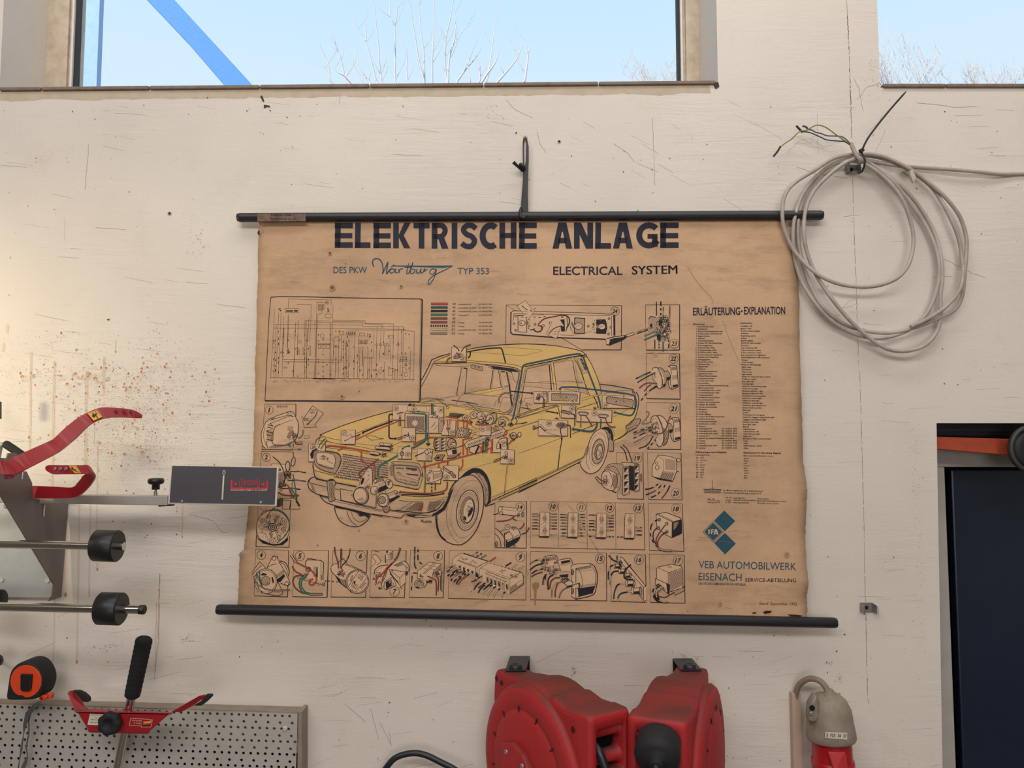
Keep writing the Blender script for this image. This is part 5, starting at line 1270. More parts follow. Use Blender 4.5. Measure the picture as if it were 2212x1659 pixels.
# pillars seen through the windscreen
K.line('960,440 900,700 880,850', 5); K.line('945,440 870,845', 7); K.line('1030,450 1000,800 985,825', 10); K.fill('975,440 1030,450 1025,470 975,460', 'ink')
K.hatch('975,470 905,870', '1020,470 915,880', 24, 2, 'tone2', .5)
K.line('1418,475 1375,770', 12); K.line('1435,478 1395,770', 4); K.line('1500,485 1540,740', 10); K.line('1520,488 1560,750', 4); K.fill('1530,490 1600,500 1600,515 1545,515', 'ink')
K.line('985,830 1300,775 1560,735', 6); K.line('880,860 700,895 620,905', 6); K.line('870,850 905,860 910,900', 5)
K.line('1620,505 1660,700 1690,950 1705,1010', 22); K.line('1690,505 1720,600 1740,650 1770,658', 6, sm=True); K.line('1645,505 1700,510', 14)
K.hatch('1560,560 1640,720', '1700,540 1740,700', 18, 2, 'tone2', .6)
K.line('900,920 950,860 1030,830 1250,850 1500,880', 6, sm=True); K.line('900,920 865,1000', 5); K.line('1540,800 1580,740 1640,720', 5, sm=True); K.line('1400,860 1530,840', 4); K.fill('1200,840 1560,770 1540,820 1380,860', 'yel'); K.line('1200,838 1560,768', 4)
K.circ(1620, 950, 118, 26, ry=130, a0=170, a1=320); K.circ(1620, 950, 118, 12, 'paper', ry=130, a0=170, a1=320)
for a in range(175, 320, 9):
    ca, sa = math.cos(R(a)), math.sin(R(a)); K.line([(1620 + 108 * ca, 950 + 120 * sa), (1620 + 128 * ca, 950 + 140 * sa)], 8)
K.line('1515,1040 1560,900 1640,890 1720,905', 5, sm=True); K.line('1440,1030 1450,960 1470,930', 5, sm=True)
# scuttle, wipers
K.line('340,960 520,930', 6); K.line('340,975 700,985 1000,1020 1300,1070 1500,1100', 7); K.line('700,1000 1000,1040 1500,1120 1800,1170', 5)
K.line('340,905 430,895 560,905 690,930', 8, sm=True); K.line('345,918 480,912 690,935', 5, sm=True); K.line('560,910 650,970 760,1050', 6); K.line('575,905 680,975 770,1040', 6); K.circ(740, 1040, 20, 6, fill='paper', n=12)
K.line('795,930 1000,955 1190,992', 12); K.line('1010,960 1110,1020 1180,1090 1215,1110', 7, sm=True); K.circ(1208, 1095, 18, 6, fill='paper', n=12); K.line('960,985 1530,1075 1500,1100', 6); K.line('1060,1000 1510,1070', 5)
K.hatch('1100,1010 1520,1080', '1080,1040 1500,1110', 30, 2, 'tone2')
# interior and door windows
K.at(1090, 730, .14467)
K.line('0,98 200,90 400,92 700,110 900,140 1080,178 1160,205 1205,245', 11, sm=True); K.line('1205,245 1290,380 1370,560 1420,700 1445,830', 10, sm=True)
K.line('265,455 285,415 340,390 600,335 900,268 1080,240 1120,240 1145,250', 20, 'blue', sm=True, outline=3)
K.line('265,455 235,650 190,900 130,1180 95,1235', 18, 'blue', sm=True, outline=3)
K.line('300,430 600,368 1000,285 1225,250', 16); K.line('310,455 660,375 1000,305 1200,262', 6); K.line('330,465 640,392', 8)
K.line('305,455 255,700 200,1000 190,1170', 6); K.line('330,470 290,700 215,1130', 10); K.line('315,470 280,640 205,1130', 4)
K.fill('690,370 740,365 790,780 745,785', 'yel'); K.line('665,385 700,780', 16); K.line('690,375 740,780', 7); K.line('728,370 780,780', 9); K.fill('640,375 680,372 680,405 655,400', 'paper'); K.line('640,375 680,370 678,405 650,400', 5, cl=True)
K.line('730,375 1010,325', 6); K.line('1015,330 1050,560 1110,795', 9); K.line('1045,330 1080,560 1125,780', 4)
K.line('1040,300 1130,480 1200,680 1270,860', 9); K.line('1075,330 1170,560 1240,850', 6)
K.fill('1075,310 1150,300 1250,500 1245,520 1175,530', 'paper'); K.line('1075,310 1150,300 1250,510 1175,530', 6, cl=True)
for k in range(9): f = k / 9; K.fill([(1120 + 80 * f, 318 + 175 * f), (1160 + 82 * f, 312 + 175 * f), (1168 + 82 * f, 326 + 175 * f), (1128 + 80 * f, 332 + 175 * f)], 'ink'); K.line([(1095 + 80 * f, 325 + 180 * f), (1108 + 80 * f, 322 + 180 * f)], 5)
K.line('1175,285 1250,500 1350,760 1385,850', 18, 'blue', outline=3); K.line('1140,285 1225,280', 14, 'ink')
K.line('300,660 700,680 780,690', 6); K.line('780,645 960,650 1170,665', 5); K.line('500,660 680,650', 4); K.hatch('300,680 690,695', '300,715 690,740', 40, 2, 'tone2', .5); K.line('300,720 700,760', 5); K.hatch('900,740 1210,775', '900,770 1230,820', 30, 3, 'tone2', .4); K.line('880,760 1230,830', 5)
K.line('850,735 1050,735 1280,765 1500,790 1800,830 1940,860', 18, 'blue', sm=True, outline=3); K.line('860,735 815,762', 18, 'blue', outline=3); K.fill('800,760 850,770 830,790', 'blue')
K.line('95,795 400,825', 18); K.fill('400,795 428,830 398,858', 'ink'); K.line('0,720 60,715', 5)
K.line('290,905 420,890', 5); K.line('290,905 300,960', 5); K.scrib(250, 960, 30, 50, 12, 21, 8, size=14); K.scrib(350, 990, 60, 25, 10, 22, 8, size=14); K.line('330,1000 360,1080', 8); K.line('245,1040 400,1065', 12)
K.line('200,1150 400,1080 560,1035 770,1000', 10); K.line('215,1170 500,1075 780,1015', 5); K.line('205,1200 400,1140 800,1010', 7); K.line('230,1205 500,1115 830,1015', 4)
K.line('770,1000 800,1030 810,1080 830,1200', 10, sm=True); K.line('120,1215 330,1150 720,1100', 4)
# tail
K.line('1420,690 1600,710 1800,745 1910,768 1930,800 1945,830', 11, sm=True); K.line('1905,790 1920,830', 12); K.line('1480,830 1700,790 1910,780', 4)
K.line('1940,860 1965,950 1950,1060 1900,1150 1800,1150 1640,1110', 18, 'blue', sm=True, outline=3); K.fill('1620,1115 1660,1085 1650,1140', 'blue')
K.line('1960,805 1990,850 2005,930 1990,1040 1950,1180 1880,1260 1810,1320', 12, sm=True); K.line('1940,810 1965,870', 8); K.line('1450,830 1280,865 1150,905', 5); K.line('1440,850 1150,940', 5); K.line('1380,960 1440,945', 5); K.line('1385,965 1080,1050', 5)
K.line('1330,870 1375,960 1400,1050', 14); K.line('1390,860 1420,960 1435,1060', 18, 'blue', outline=3); K.scrib(1355, 1045, 40, 18, 8, 23, 9, size=16); K.scrib(780, 1205, 40, 14, 8, 24, 9, size=16)
K.line('20,1395 300,1310 500,1245', 6); K.line('15,1380 490,1240', 4, 'tone2'); K.line('1000,1440 1300,1320 1370,1285', 5); K.line('1620,1180 1840,1070', 5); K.line('950,1450 780,1521', 4)
K.line('1085,1060 1390,965', 5); K.line('615,1090 770,1120', 18); K.fill('770,1095 808,1125 780,1145', 'ink')
K.fill('1815,1310 1960,1210 2020,1200 2035,1220 2020,1270 1960,1340 1840,1410', 'tone'); K.line('1815,1310 1960,1215 2010,1200 2035,1220 2020,1270 1960,1345 1840,1410 1820,1330', 9, cl=True); K.line('1830,1320 1960,1240 2000,1215', 5)
K.hatch('1840,1340 1960,1260', '1850,1400 1980,1320', 12, 4, 'ink', .4); K.line('1830,1400 1815,1430 1740,1490 1650,1521', 9, sm=True)
# side trim, door gaps, sill
K.at(1120, 860, .13861)
K.line('0,862 300,760 660,625', 5); K.line('830,560 1190,410', 5); K.line('680,615 640,850 612,1110', 18); K.line('672,620 634,850 604,1105', 8, 'tone'); K.line('0,1370 300,1240 620,1095 960,940', 6); K.line('0,1400 600,1125 1040,915', 10); K.line('0,1425 590,1145 1050,930', 4); K.line('0,1470 600,1175 1050,950', 16)
K.line('1680,540 1620,590 1500,660 1450,690', 10, sm=True); K.line('1665,430 1680,540', 7)
K.line('0,240 20,270 330,165', 5)
K.at(900, 980, .12658)
K.line('1545,195 1520,400 1495,690', 8); K.line('1565,195 1540,400 1510,680', 4); K.line('1280,745 1500,650 1760,540 2054,410', 7); K.line('1285,765 1600,625 2054,430', 4); K.line('1280,800 1700,610 2054,450', 16); K.line('1260,830 1700,640 2054,475', 6); K.line('1170,900 1330,850', 16); K.line('1400,790 2054,500', 12)
K.line('730,300 1000,230 1310,145', 4); K.line('1130,0 1140,60', 1); K.line('120,145 135,400 120,700', 4); K.line('140,145 150,400 140,700', 4)
# front wing arch and front wheel
K.fill('735,420 830,320 940,255 1020,245 1100,265 1180,330 1240,440 1275,580 1280,720 1260,830 1180,890 1160,880 1150,800 1170,600 1120,450 1000,330 900,360 800,400 735,450', 'ink', sm=True, k=4)
K.fill('1000,330 1080,330 1150,400 1210,520 1230,680 1220,800 1185,880 1150,850 1160,650 1120,480', 'tone2'); K.line('1130,280 1200,360 1255,500 1275,640 1270,800', 6, 'lt', sm=True)
K.hatch('1060,350 1160,500 1190,860', '1140,400 1220,560 1225,820', 30, 3, 'tone')
K.fill('305,1080 330,1060 540,1000 560,700 650,480 735,430 860,370 960,365 1050,440 1120,560 1145,740 1140,900 1100,1100 1020,1300 900,1470 780,1545 660,1550 520,1510 400,1420 340,1280', 'paper')
K.line('540,690 600,560 700,440 850,375 960,370 1050,440 1120,560 1145,740 1140,900 1100,1100 1020,1300 900,1460 780,1545 700,1555 600,1540 480,1480 400,1400 345,1270 320,1060', 16, sm=True)
K.line('345,1050 350,1200 400,1380 500,1480', 20, sm=True); K.line('530,790 510,950 515,1150 560,1330 640,1460 720,1525', 5, sm=True); K.line('540,800 575,640 640,520 720,440', 10, sm=True)
K.circ(868, 940, 265, 4, ry=500, rot=14, n=60); K.circ(868, 965, 183, 14, ry=345, rot=9, n=60, fill='lt'); K.circ(868, 965, 183, 14, ry=345, rot=9, n=60); K.circ(870, 965, 160, 5, ry=315, rot=9, n=50)
for k in range(64):
    a = R(k * 360 / 64); c_, s_ = math.cos(a), math.sin(a); q = R(9)
    def el(rx, ry): x, y = rx * c_, ry * s_; return (868 + x * math.cos(q) - y * math.sin(q), 965 + x * math.sin(q) + y * math.cos(q))
    K.line([el(158, 310), el(128, 255)], 5)
K.circ(865, 965, 122, 10, ry=235, rot=9, n=44, fill='tone'); K.circ(885, 975, 88, 14, ry=205, rot=9, n=44, fill='lt'); K.circ(885, 975, 88, 12, ry=205, rot=9, n=44)
K.fill('745,900 800,780 880,730 900,760 830,860 800,980 800,1120 830,1190 780,1170 740,1060', 'tone2'); K.fill('800,1060 810,1120 850,1150 845,1080', 'ink'); K.fill('905,960 950,900 965,960 930,1040 880,1090 870,1040', 'ink'); K.scrib(900, 930, 55, 90, 14, 31, 9, size=24, rings=3)
K.hatch('620,1260 700,1400 800,1450', '640,1300 720,1440 860,1440', 26, 5, 'tone', .2); K.hatch('780,640 900,560 1010,600 1070,760', '800,600 900,540 1040,620 1075,830', 40, 6, 'tone')
rr = random.Random(5)
for k in range(230):
    a = rr.uniform(95, 240); q = rr.uniform(1.0, 1.25); x = 868 + 262 * q * math.cos(R(a)) - 60; y = 960 + 490 * q * math.sin(R(a))
    if 350 < x < 900 and y < 1530: K.line([(x, y), (x + 5, y + 4)], 5, 'tone2')
K.fill('350,1050 480,960 560,800 640,560 545,690 520,780 440,920 330,1000 270,1030 280,1060', 'ink')
# rear wheel
K.at(1120, 860, .13861)
K.fill('1290,470 1340,445 1400,450 1450,490 1480,580 1480,660 1450,690 1440,600 1400,540 1380,500 1330,480', 'ink'); K.fill('1345,500 1440,570 1440,660 1410,640 1400,570', 'tone2'); K.line('1410,575 1440,580 1425,640 1405,640', 5, cl=True)
K.fill('1405,640 1480,670 1480,820 1400,820', 'tone'); K.line('1480,665 1485,820 1470,835 1400,825', 9); K.line('1400,450 1460,480 1495,560 1490,600', 5, sm=True)
K.fill('960,1010 1050,900 1090,740 1150,590 1220,500 1290,480 1350,500 1390,600 1400,720 1380,860 1330,1000 1260,1110 1180,1165 1100,1175 1020,1120 970,1050', 'lt')
K.line('1085,760 1110,660 1170,550 1250,490 1300,480 1350,500 1390,600 1400,720 1380,860 1330,1000 1260,1110 1180,1165 1100,1178 1020,1130 970,1060 955,1000', 11, sm=True); K.line('1090,740 1060,900 1065,1020 1110,1120', 6, sm=True)
K.circ(1235, 800, 125, 4, ry=262, rot=10, n=44); K.circ(1240, 830, 95, 9, ry=200, rot=9, n=40, fill='tone'); K.circ(1242, 830, 85, 4, ry=185, rot=9, n=40, fill='lt')
for k in range(44):
    a = R(k * 360 / 44); c_, s_ = math.cos(a), math.sin(a); q = R(9)
    def el(rx, ry): x, y = rx * c_, ry * s_; return (1242 + x * math.cos(q) - y * math.sin(q), 830 + x * math.sin(q) + y * math.cos(q))
    K.line([el(82, 178), el(66, 145)], 4)
K.circ(1248, 835, 60, 8, ry=128, rot=8, n=30, fill='tone2'); K.circ(1262, 840, 42, 8, ry=105, rot=8, n=30, fill='lt'); K.scrib(1262, 840, 30, 80, 12, 33, 8, size=18)
K.line('1080,740 1050,850 1000,920 950,960', 8, sm=True); K.hatch('1080,760 1050,900', '1110,770 1080,880', 10, 5, 'ink'); K.line('1060,770 1030,870 1050,915', 6); K.fill('915,1020 945,1000 945,1030', 'ink')
# bonnet
K.at(640, 880, .14467)
K.line('375,410 380,400 700,270 1100,140 1437,48', 11, sm=True); K.line('375,405 385,430 520,465 655,490', 6); K.line('375,410 340,455 300,480 285,535', 9); K.line('400,440 350,460 330,520', 6); K.line('345,490 640,545 1000,595 1200,640 1520,690 1790,680', 5); K.line('445,505 650,550', 7)
K.line('910,540 1200,575', 4); K.line('440,600 900,650 1190,730', 6); K.line('430,580 1000,640 1250,700', 4); K.line('1450,565 1570,510', 5); K.line('1735,625 1790,628', 5)
K.line('1040,437 1090,425 1150,425 1195,440 1240,463 1305,468 1130,492', 6, cl=True)
K.line('905,385 1440,175', 6); K.line('985,380 1150,310 1440,205', 22); K.fill('975,385 1005,345 1010,405', 'ink'); K.line('880,465 965,395', 5); K.line('885,435 960,400', 5)
K.line('1437,105 1400,105 1385,130 1385,200', 20, sm=True); K.fill('1437,80 1437,130 1410,105', 'ink'); K.line('1385,200 1385,440 1400,465 1480,468', 20); K.fill('1478,440 1505,468 1478,492', 'ink')
K.line('1518,210 1200,335 890,485', 13, 'red', outline=2)
# grille
K.fill('670,690 1380,790 1370,1010 1130,1080 940,1110 590,1040 660,900', 'lt')
for i in range(11):
    y0 = 700 + i * 33; x0 = 690 - i * 9 - (max(0, i - 4)) * 5; x1 = 1375 - (0 if i < 8 else (i - 7) * 110); yb = y0 + (x1 - x0) * .155
    K.line([(x0, y0), (x1, yb)], 13 if i % 1 == 0 else 8); K.line([(x0 + 5, y0 + 15), (x1, yb + 15)], 4, 'tone2')
    for k in range(1, 8):
        x = x0 + (x1 - x0) * k / 8 - i * 4; y = y0 + (x - x0) * .155; K.fill([(x - 8, y - 10), (x + 8, y - 8), (x + 4, y + 9), (x - 12, y + 7)], 'lt'); K.line([(x + 8, y - 4), (x - 20, y + 14)], 6)
K.hatch('680,700 600,1030', '1370,800 1360,1000', 22, 3, 'tone')
# left headlamp
K.fill('250,640 300,590 360,605 600,650 690,720 700,820 650,940 590,1010 440,960 300,900 240,820', 'paper')
K.line('310,640 560,665 640,700 670,760 660,850 600,960 560,985 400,940 300,880 265,780 275,690', 8, sm=True, cl=True); K.line('330,650 545,680 585,720 600,780 580,880 550,940 420,915 310,850 290,760 300,690', 9, sm=True, cl=True, k=4)
K.fill('320,670 530,690 575,740 580,800 550,900 440,890 330,840 300,760', 'tone', sm=True, k=4); K.scrib(430, 740, 100, 40, 16, 41, 9, size=26, rings=0); K.hatch('320,830 540,900', '325,860 530,930', 16, 8, 'ink', .3); K.hatch('450,790 570,830', '445,800 570,850', 12, 6, 'ink', .3)
K.fill('590,700 650,720 665,790 640,880 600,940 570,970 600,860 610,780', 'tone2'); K.circ(612, 850, 16, 7, n=10); K.circ(570, 740, 14, 7, n=10); K.line('250,840 260,930 420,980 560,1010 590,960', 7, sm=True)
K.line('250,820 260,950 300,1050 470,1100 900,1180', 12, sm=True)
# right headlamp
K.fill('1390,870 1430,810 1480,800 1800,830 1860,880 1890,980 1880,1100 1830,1210 1560,1170 1440,1130 1390,1020', 'paper'); K.fill('1385,900 1430,815 1470,830 1440,940 1440,1040 1400,1010', 'tone2')
K.line('1410,830 1480,805 1790,830 1850,870 1885,980 1870,1110 1820,1220 1700,1210 1430,1150', 7, sm=True); K.line('1480,860 1780,880 1840,930 1850,1020 1820,1130 1790,1170 1560,1120 1480,1080 1450,980 1455,900', 10, sm=True, cl=True); K.line('1500,870 1760,890 1820,930 1830,1020 1800,1120 1770,1150 1570,1110 1490,1070 1470,980 1475,900', 5, sm=True, cl=True)
K.hatch('1485,890 1610,900', '1485,930 1610,925', 9, 9, 'ink', .3); K.hatch('1640,890 1800,900', '1640,930 1800,960', 14, 10, 'ink', .3); K.fill('1485,975 1530,960 1590,995 1560,1005 1500,990', 'tone2'); K.hatch('1640,985 1820,1000', '1640,1000 1810,1030', 16, 12, 'ink', .2); K.hatch('1490,1050 1800,1110', '1495,1075 1790,1145', 26, 7, 'ink', .4); K.line('1480,1010 1620,1030 1780,1080', 5); K.line('1480,1040 1800,1090', 4, 'tone2')
K.scrib(1880, 1010, 16, 60, 8, 43, 8, size=14); K.line('1425,1150 1830,1225', 9); K.line('1440,1165 1790,1215', 5, 'tone2')
# bumper
K.line('285,1030 215,1060 180,1100 175,1150 200,1220 300,1290 480,1340', 13, sm=True); K.line('285,1050 300,1070 470,1105', 12); K.line('200,1080 195,1120 300,1150 450,1185', 8, sm=True); K.hatch('200,1130 240,1250', '240,1140 300,1270', 18, 5, 'tone2', .3)
K.line('590,1125 900,1185', 13); K.line('560,1215 640,1228', 6); K.line('660,1215 840,1250', 7); K.line('655,1210 665,1385 1190,1500 1195,1310', 9); K.line('350,1310 420,1400 560,1460 900,1540 1100,1590 1290,1630', 13, sm=True); K.line('360,1320 480,1360', 8); K.line('580,1370 820,1430 1290,1540', 7); K.line('570,1400 1270,1555', 4)
K.fill('470,1100 510,1070 560,1075 580,1130 560,1300 580,1360 540,1400 490,1390 460,1200', 'tone'); K.line('470,1100 510,1070 560,1080 590,1130 560,1200 565,1320 580,1370 540,1400 490,1395 470,1250 460,1130', 9, sm=True, cl=True); K.line('500,1110 505,1350', 8); K.line('530,1100 525,1380', 6); K.fill('535,1130 570,1180 550,1360 525,1390', 'tone2'); K.fill('480,1080 560,1072 565,1095 480,1100', 'ink')
K.line('1560,1310 1800,1330 2000,1325 2212,1290', 9, sm=True); K.line('1570,1298 2100,1310 2212,1280', 15); K.line('1530,1390 1700,1405 1890,1412', 6); K.line('2050,1410 2212,1370', 6)
K.hatch('1700,1415 1500,1530', '1740,1415 1560,1530', 20, 7, 'tone', 0); K.hatch('1790,1420 1620,1530', '1900,1420 1880,1550', 30, 9, 'tone', 0); K.hatch('1990,1410 1950,1540', '2180,1400 2060,1530', 30, 9, 'tone', 0); K.hatch('1900,1440 1870,1550', '1870,1440 1800,1540', 12, 8, 'brown', .2)
K.line('1480,1535 1700,1560 1900,1575 2050,1550 2130,1500 2212,1400', 12, sm=True); K.line('1400,1530 1640,1560', 9); K.line('1290,1640 1640,1630 1900,1620', 4, 'tone2')
K.fill('1285,1500 1310,1480 1390,1480 1400,1560 1340,1575 1300,1560', 'tone2'); K.line('1285,1500 1310,1560 1345,1575 1400,1530 1390,1470', 9)
K.at(640, 1000, .14467)
K.line('1130,760 1400,800 1560,822 1640,770 2050,790', 10, sm=True); K.fill('1640,760 1700,775 1850,790 2040,775 2055,795 1900,815 1760,815 1660,790', 'ink'); K.fill('1780,795 2030,785 2030,795 1850,808 1760,806', 'lt'); K.line('1410,715 1720,755 1900,750 2080,700', 6, sm=True)
# far front wheel under the bumper
K.fill('565,635 700,670 1100,760 1080,820 960,760 760,700 590,670', 'ink')
K.line('570,650 590,750 650,860 760,930 880,952 960,935 1060,860 1110,780', 12, sm=True); K.line('755,715 780,800 830,880 900,930', 8, sm=True); K.line('820,730 850,810 900,860 960,880 1040,840 1075,800', 6, sm=True); K.fill('900,720 1040,750 1000,790 950,790', 'ink'); K.line('890,720 930,780 980,790 1035,745', 6, sm=True)
K.hatch('620,820 900,940', '660,800 880,920', 24, 4, 'tone', .6)
# signature
K.line('1870,850 1862,880', 9); K.line('1870,850 1895,850 1895,865 1868,868 1920,885', 7); K.text('eiche', 1915, 880, 2020, 26, bold=.02); K.line('1890,885 2022,887', 5)
# ---- components in the engine bay
K.part('engine_bay_drawing').at(840, 860, .14467)
K.fill('300,80 350,85 320,120 290,130', 'ink'); K.line('380,85 300,190', 14)
K.line('350,100 700,108', 6); K.line('420,70 700,40', 4)
K.fill('910,220 965,215 1130,240 1050,290 890,270', 'tone2'); K.hatch('910,220 1130,240', '890,270 1050,290', 26, 4)
RW = 15
def redw(p, **k): K.line(p, RW, 'red', outline=2.5, **k)
redw('845,275 1030,300 1030,460'); redw('1070,335 1190,352 1215,330'); redw('1045,330 1170,355 1165,425'); redw('1118,360 1118,440'); redw('1290,395 1475,400'); redw('600,588 1010,586'); redw('565,600 380,680'); redw('505,1030 900,930 1240,840 1400,800 1500,750 1545,740')
redw('1110,850 1108,620 1240,590'); redw('1172,870 1172,765'); redw('1540,780 1540,645'); redw('1525,740 1530,810'); redw('1380,800 1378,735'); redw('1100,905 1100,1010 1062,1065', sm=True); redw('1760,470 1760,530 1700,575', sm=True); redw('1780,690 1835,640'); redw('745,1030 745,985'); redw('785,920 840,960'); redw('1050,850 1055,890')
for (x, y, a) in ((505, 1030, 180), (1165, 430, 90), (1240, 588, -20), (1172, 760, -90), (1540, 640, -90), (1530, 818, 90), (1378, 728, -90), (1055, 1070, 120), (1838, 636, -45), (745, 1035, 90), (782, 915, 200), (1048, 850, -90), (372, 688, 150), (1215, 322, -70), (600, 588, 180)):
    c_, s_ = math.cos(R(a)), math.sin(R(a)); K.fill([(x + 16 * c_, y + 16 * s_), (x - 14 * c_ - 24 * s_, y - 14 * s_ + 24 * c_), (x - 14 * c_ + 24 * s_, y - 14 * s_ - 24 * c_)], 'red')
K.line('530,950 530,1440', 5); K.line('545,950 548,1440', 4)
K.line('160,1400 530,1425 760,1405 850,1370 870,1320 872,1250', 17, 'purple', sm=True, outline=3); K.line('878,1000 878,940', 17, 'purple', outline=3); K.fill('150,1400 185,1375 180,1425', 'purple')
# instruments cluster
for cx, cy, r in ((1262, 255, 52), (1370, 262, 56), (1140, 292, 44), (1520, 310, 78), (1690, 370, 55), (1450, 300, 36)): K.circ(cx, cy, r, 9, n=18, fill='lt'); K.scrib(cx, cy, r * .7, r * .7, 9, int(cx), 8, size=20, rings=2)
K.fill('1450,250 1520,210 1600,230 1610,300 1560,390 1500,380', 'tone'); K.circ(1505, 320, 55, 9, ry=72, n=20, fill='lt'); K.scrib(1505, 320, 36, 50, 12, 77, 9, size=20, rings=2); K.line('1500,245 1570,215 1610,250 1600,330 1540,395', 9, sm=True); K.line('1530,235 1580,215', 12)
K.scrib(1220, 370, 40, 30, 12, 50, 9, size=16); K.scrib(1370, 360, 70, 30, 20, 51, 9, size=16); K.scrib(1440, 360, 70, 30, 16, 52, 9, size=18)
for k in range(16): a = R(190 + k * 9); K.line([(1700 + 100 * math.cos(a), 400 + 110 * math.sin(a)), (1700 + 125 * math.cos(a), 400 + 138 * math.sin(a))], 8)
K.scrib(1700, 390, 60, 50, 18, 53, 9, size=20, rings=4); K.scrib(1820, 400, 40, 50, 16, 54, 10, size=20, rings=3); K.line('1860,395 2060,360', 7); K.line('1980,380 2065,358', 14); K.circ(1607, 445, 36, 9, 'red', n=16); K.scrib(1600, 440, 50, 40, 8, 55, 8, size=16)
K.scrib(1850, 570, 70, 60, 30, 56, 11, size=24, rings=4); K.circ(1860, 560, 46, 9, n=16, fill='lt'); K.scrib(1860, 560, 36, 36, 12, 57, 9, size=18, rings=3); K.circ(1950, 545, 26, 9, n=12, ry=36, fill='lt')
K.line('1950,270 1890,290 1915,340 1890,390', 10, sm=True)
# generator
K.circ(1085, 515, 72, 9, n=24, ry=74, fill='lt'); K.circ(1085, 515, 55, 6, n=20)
for k in range(7): a = R(k * 51); K.fill([(1085 + 12 * math.cos(a), 515 + 12 * math.sin(a)), (1085 + 48 * math.cos(a), 515 + 48 * math.sin(a)), (1085 + 46 * math.cos(a + .5), 515 + 46 * math.sin(a + .5))], 'ink')
K.fill('1120,450 1190,460 1215,520 1190,570 1140,580 1158,520', 'tone2'); K.line('1110,445 1190,455 1220,510 1195,575 1120,585', 9, sm=True); K.circ(1215, 495, 24, 9, n=12, fill='lt'); K.line('1000,600 1330,500', 5)
# fans
K.fill('680,600 760,580 770,590 760,790 700,770 665,700', 'tone'); K.fill('690,590 770,580 780,780 700,775', 'lt'); K.fill('780,590 850,575 850,780 780,790', 'lt')
for cx in (725, 815):
    K.line([(cx - 38, 592), (cx + 38, 584), (cx + 38, 785), (cx - 38, 790)], 8, cl=True)
    for k in range(4): y = 600 + k * 47; K.fill([(cx - 30, y), (cx + 28, y - 2), (cx - 5, y + 20), (cx - 30, y + 36)], 'ink'); K.line([(cx - 34, y + 40), (cx + 34, y + 38)], 5)
K.line('690,600 668,660 675,730 700,780', 9, sm=True); K.circ(940, 680, 66, 10, ry=75, n=24, fill='tone'); K.circ(960, 700, 42, 7, n=18, fill='lt'); K.scrib(960, 700, 30, 36, 8, 60, 8, size=16); K.line('860,580 950,605 1000,660', 8, sm=True)
K.fill('855,770 1000,750 1020,830 880,860', 'lt'); K.line('855,770 1000,750 1020,840 880,860', 9, cl=True); K.fill('880,860 1080,815 1040,860 980,890 870,905', 'tone2'); K.line('865,905 985,885 1078,812', 12, sm=True); K.fill('940,775 1000,765 1010,830 950,840', 'ink'); K.line('850,800 1120,695', 5); K.line('1010,740 1330,640', 5); K.line('650,822 900,770', 5)
K.fill('680,900 745,850 835,850 790,920 720,935', 'tone2'); K.line('680,905 715,850 800,845 835,850 790,925 715,938', 9, cl=True); K.fill('700,890 735,865 765,885 730,915', 'ink')
# fuse box long
K.fill('1130,700 1180,640 1370,575 1640,480 1720,450 1740,490 1700,560 1500,640 1200,740 1150,750', 'lt'); K.line('1130,690 1180,640 1370,575 1650,480 1720,450 1745,490 1710,555 1400,670 1150,750', 9, cl=True); K.line('1180,700 1450,605 1730,500', 6); K.line('1200,660 1700,480', 5, 'tone2')
for k in range(22): x = 1180 + k * 24; y = 680 - k * 8.6; K.line([(x, y), (x + 10, y + 12), (x + 2, y + 20)], 7); K.line([(x, y + 30), (x + 6, y + 50)], 8)
K.fill('1290,555 1340,490 1350,560', 'lt'); K.circ(1290, 580, 40, 6, n=16, a0=180, a1=330); K.fill('1420,520 1500,510 1510,560 1430,580', 'tone2'); K.scrib(1465, 530, 40, 30, 12, 62, 9, size=18)
K.fill('1210,735 1330,705 1350,720 1290,835 1205,800', 'lt'); K.line('1210,735 1330,705 1352,720 1292,838 1205,800', 10, cl=True); K.fill('1330,710 1352,720 1292,838 1280,820', 'ink'); K.fill('1540,440 1600,420 1620,470 1560,500', 'tone2'); K.scrib(1440, 680, 60, 50, 16, 63, 9, size=20)
for x in (1405, 1438, 1470): K.line([(x, 690), (x - 4, 820)], 13, 'ink'); K.line([(x, 720), (x - 2, 770)], 5, 'red')
K.line('1230,440 1260,480 1330,470', 6, 'ytone'); K.line('1235,410 1290,450 1335,445', 6)
# coils in front of the radiator
K.at(640, 880, .14467)
for (x0, y0, x1, y1) in ((1255, 550, 1400, 565), (1190, 600, 1390, 620), (1110, 675, 1220, 695)):
    K.fill([(x0, y0 - 22), (x1, y1 - 26), (x1 + 22, y1), (x1, y1 + 28), (x0, y0 + 28), (x0 - 14, y0 + 3)], 'lt'); K.line([(x0, y0 - 22), (x1, y1 - 26), (x1 + 22, y1), (x1, y1 + 28), (x0, y0 + 28), (x0 - 14, y0 + 3)], 8, cl=True); K.line([(x0, y0 + 18), (x1, y1 + 18)], 12); K.line([(x0 + 45, y0 - 20), (x0 + 55, y0 + 26)], 5)
K.scrib(1410, 600, 40, 60, 18, 70, 9, size=20); K.scrib(1300, 700, 90, 40, 22, 71, 9, size=22)
K.line('1222,770 1130,850 960,960 938,1000 965,1045', 15, 'brown', sm=True, outline=3); K.fill('1225,755 1230,800 1195,775', 'brown'); K.fill('945,1050 975,1040 955,1020', 'brown')
K.line('455,585 490,568 700,590 1070,655', 15, 'red', outline=3); K.fill('450,565 480,600 455,600', 'red'); K.fill('1065,635 1090,660 1062,685', 'red'); K.line('700,600 625,640', 14, 'red', outline=2); K.fill('610,625 650,648 620,650', 'red'); K.line('740,570 735,590', 10, 'red')
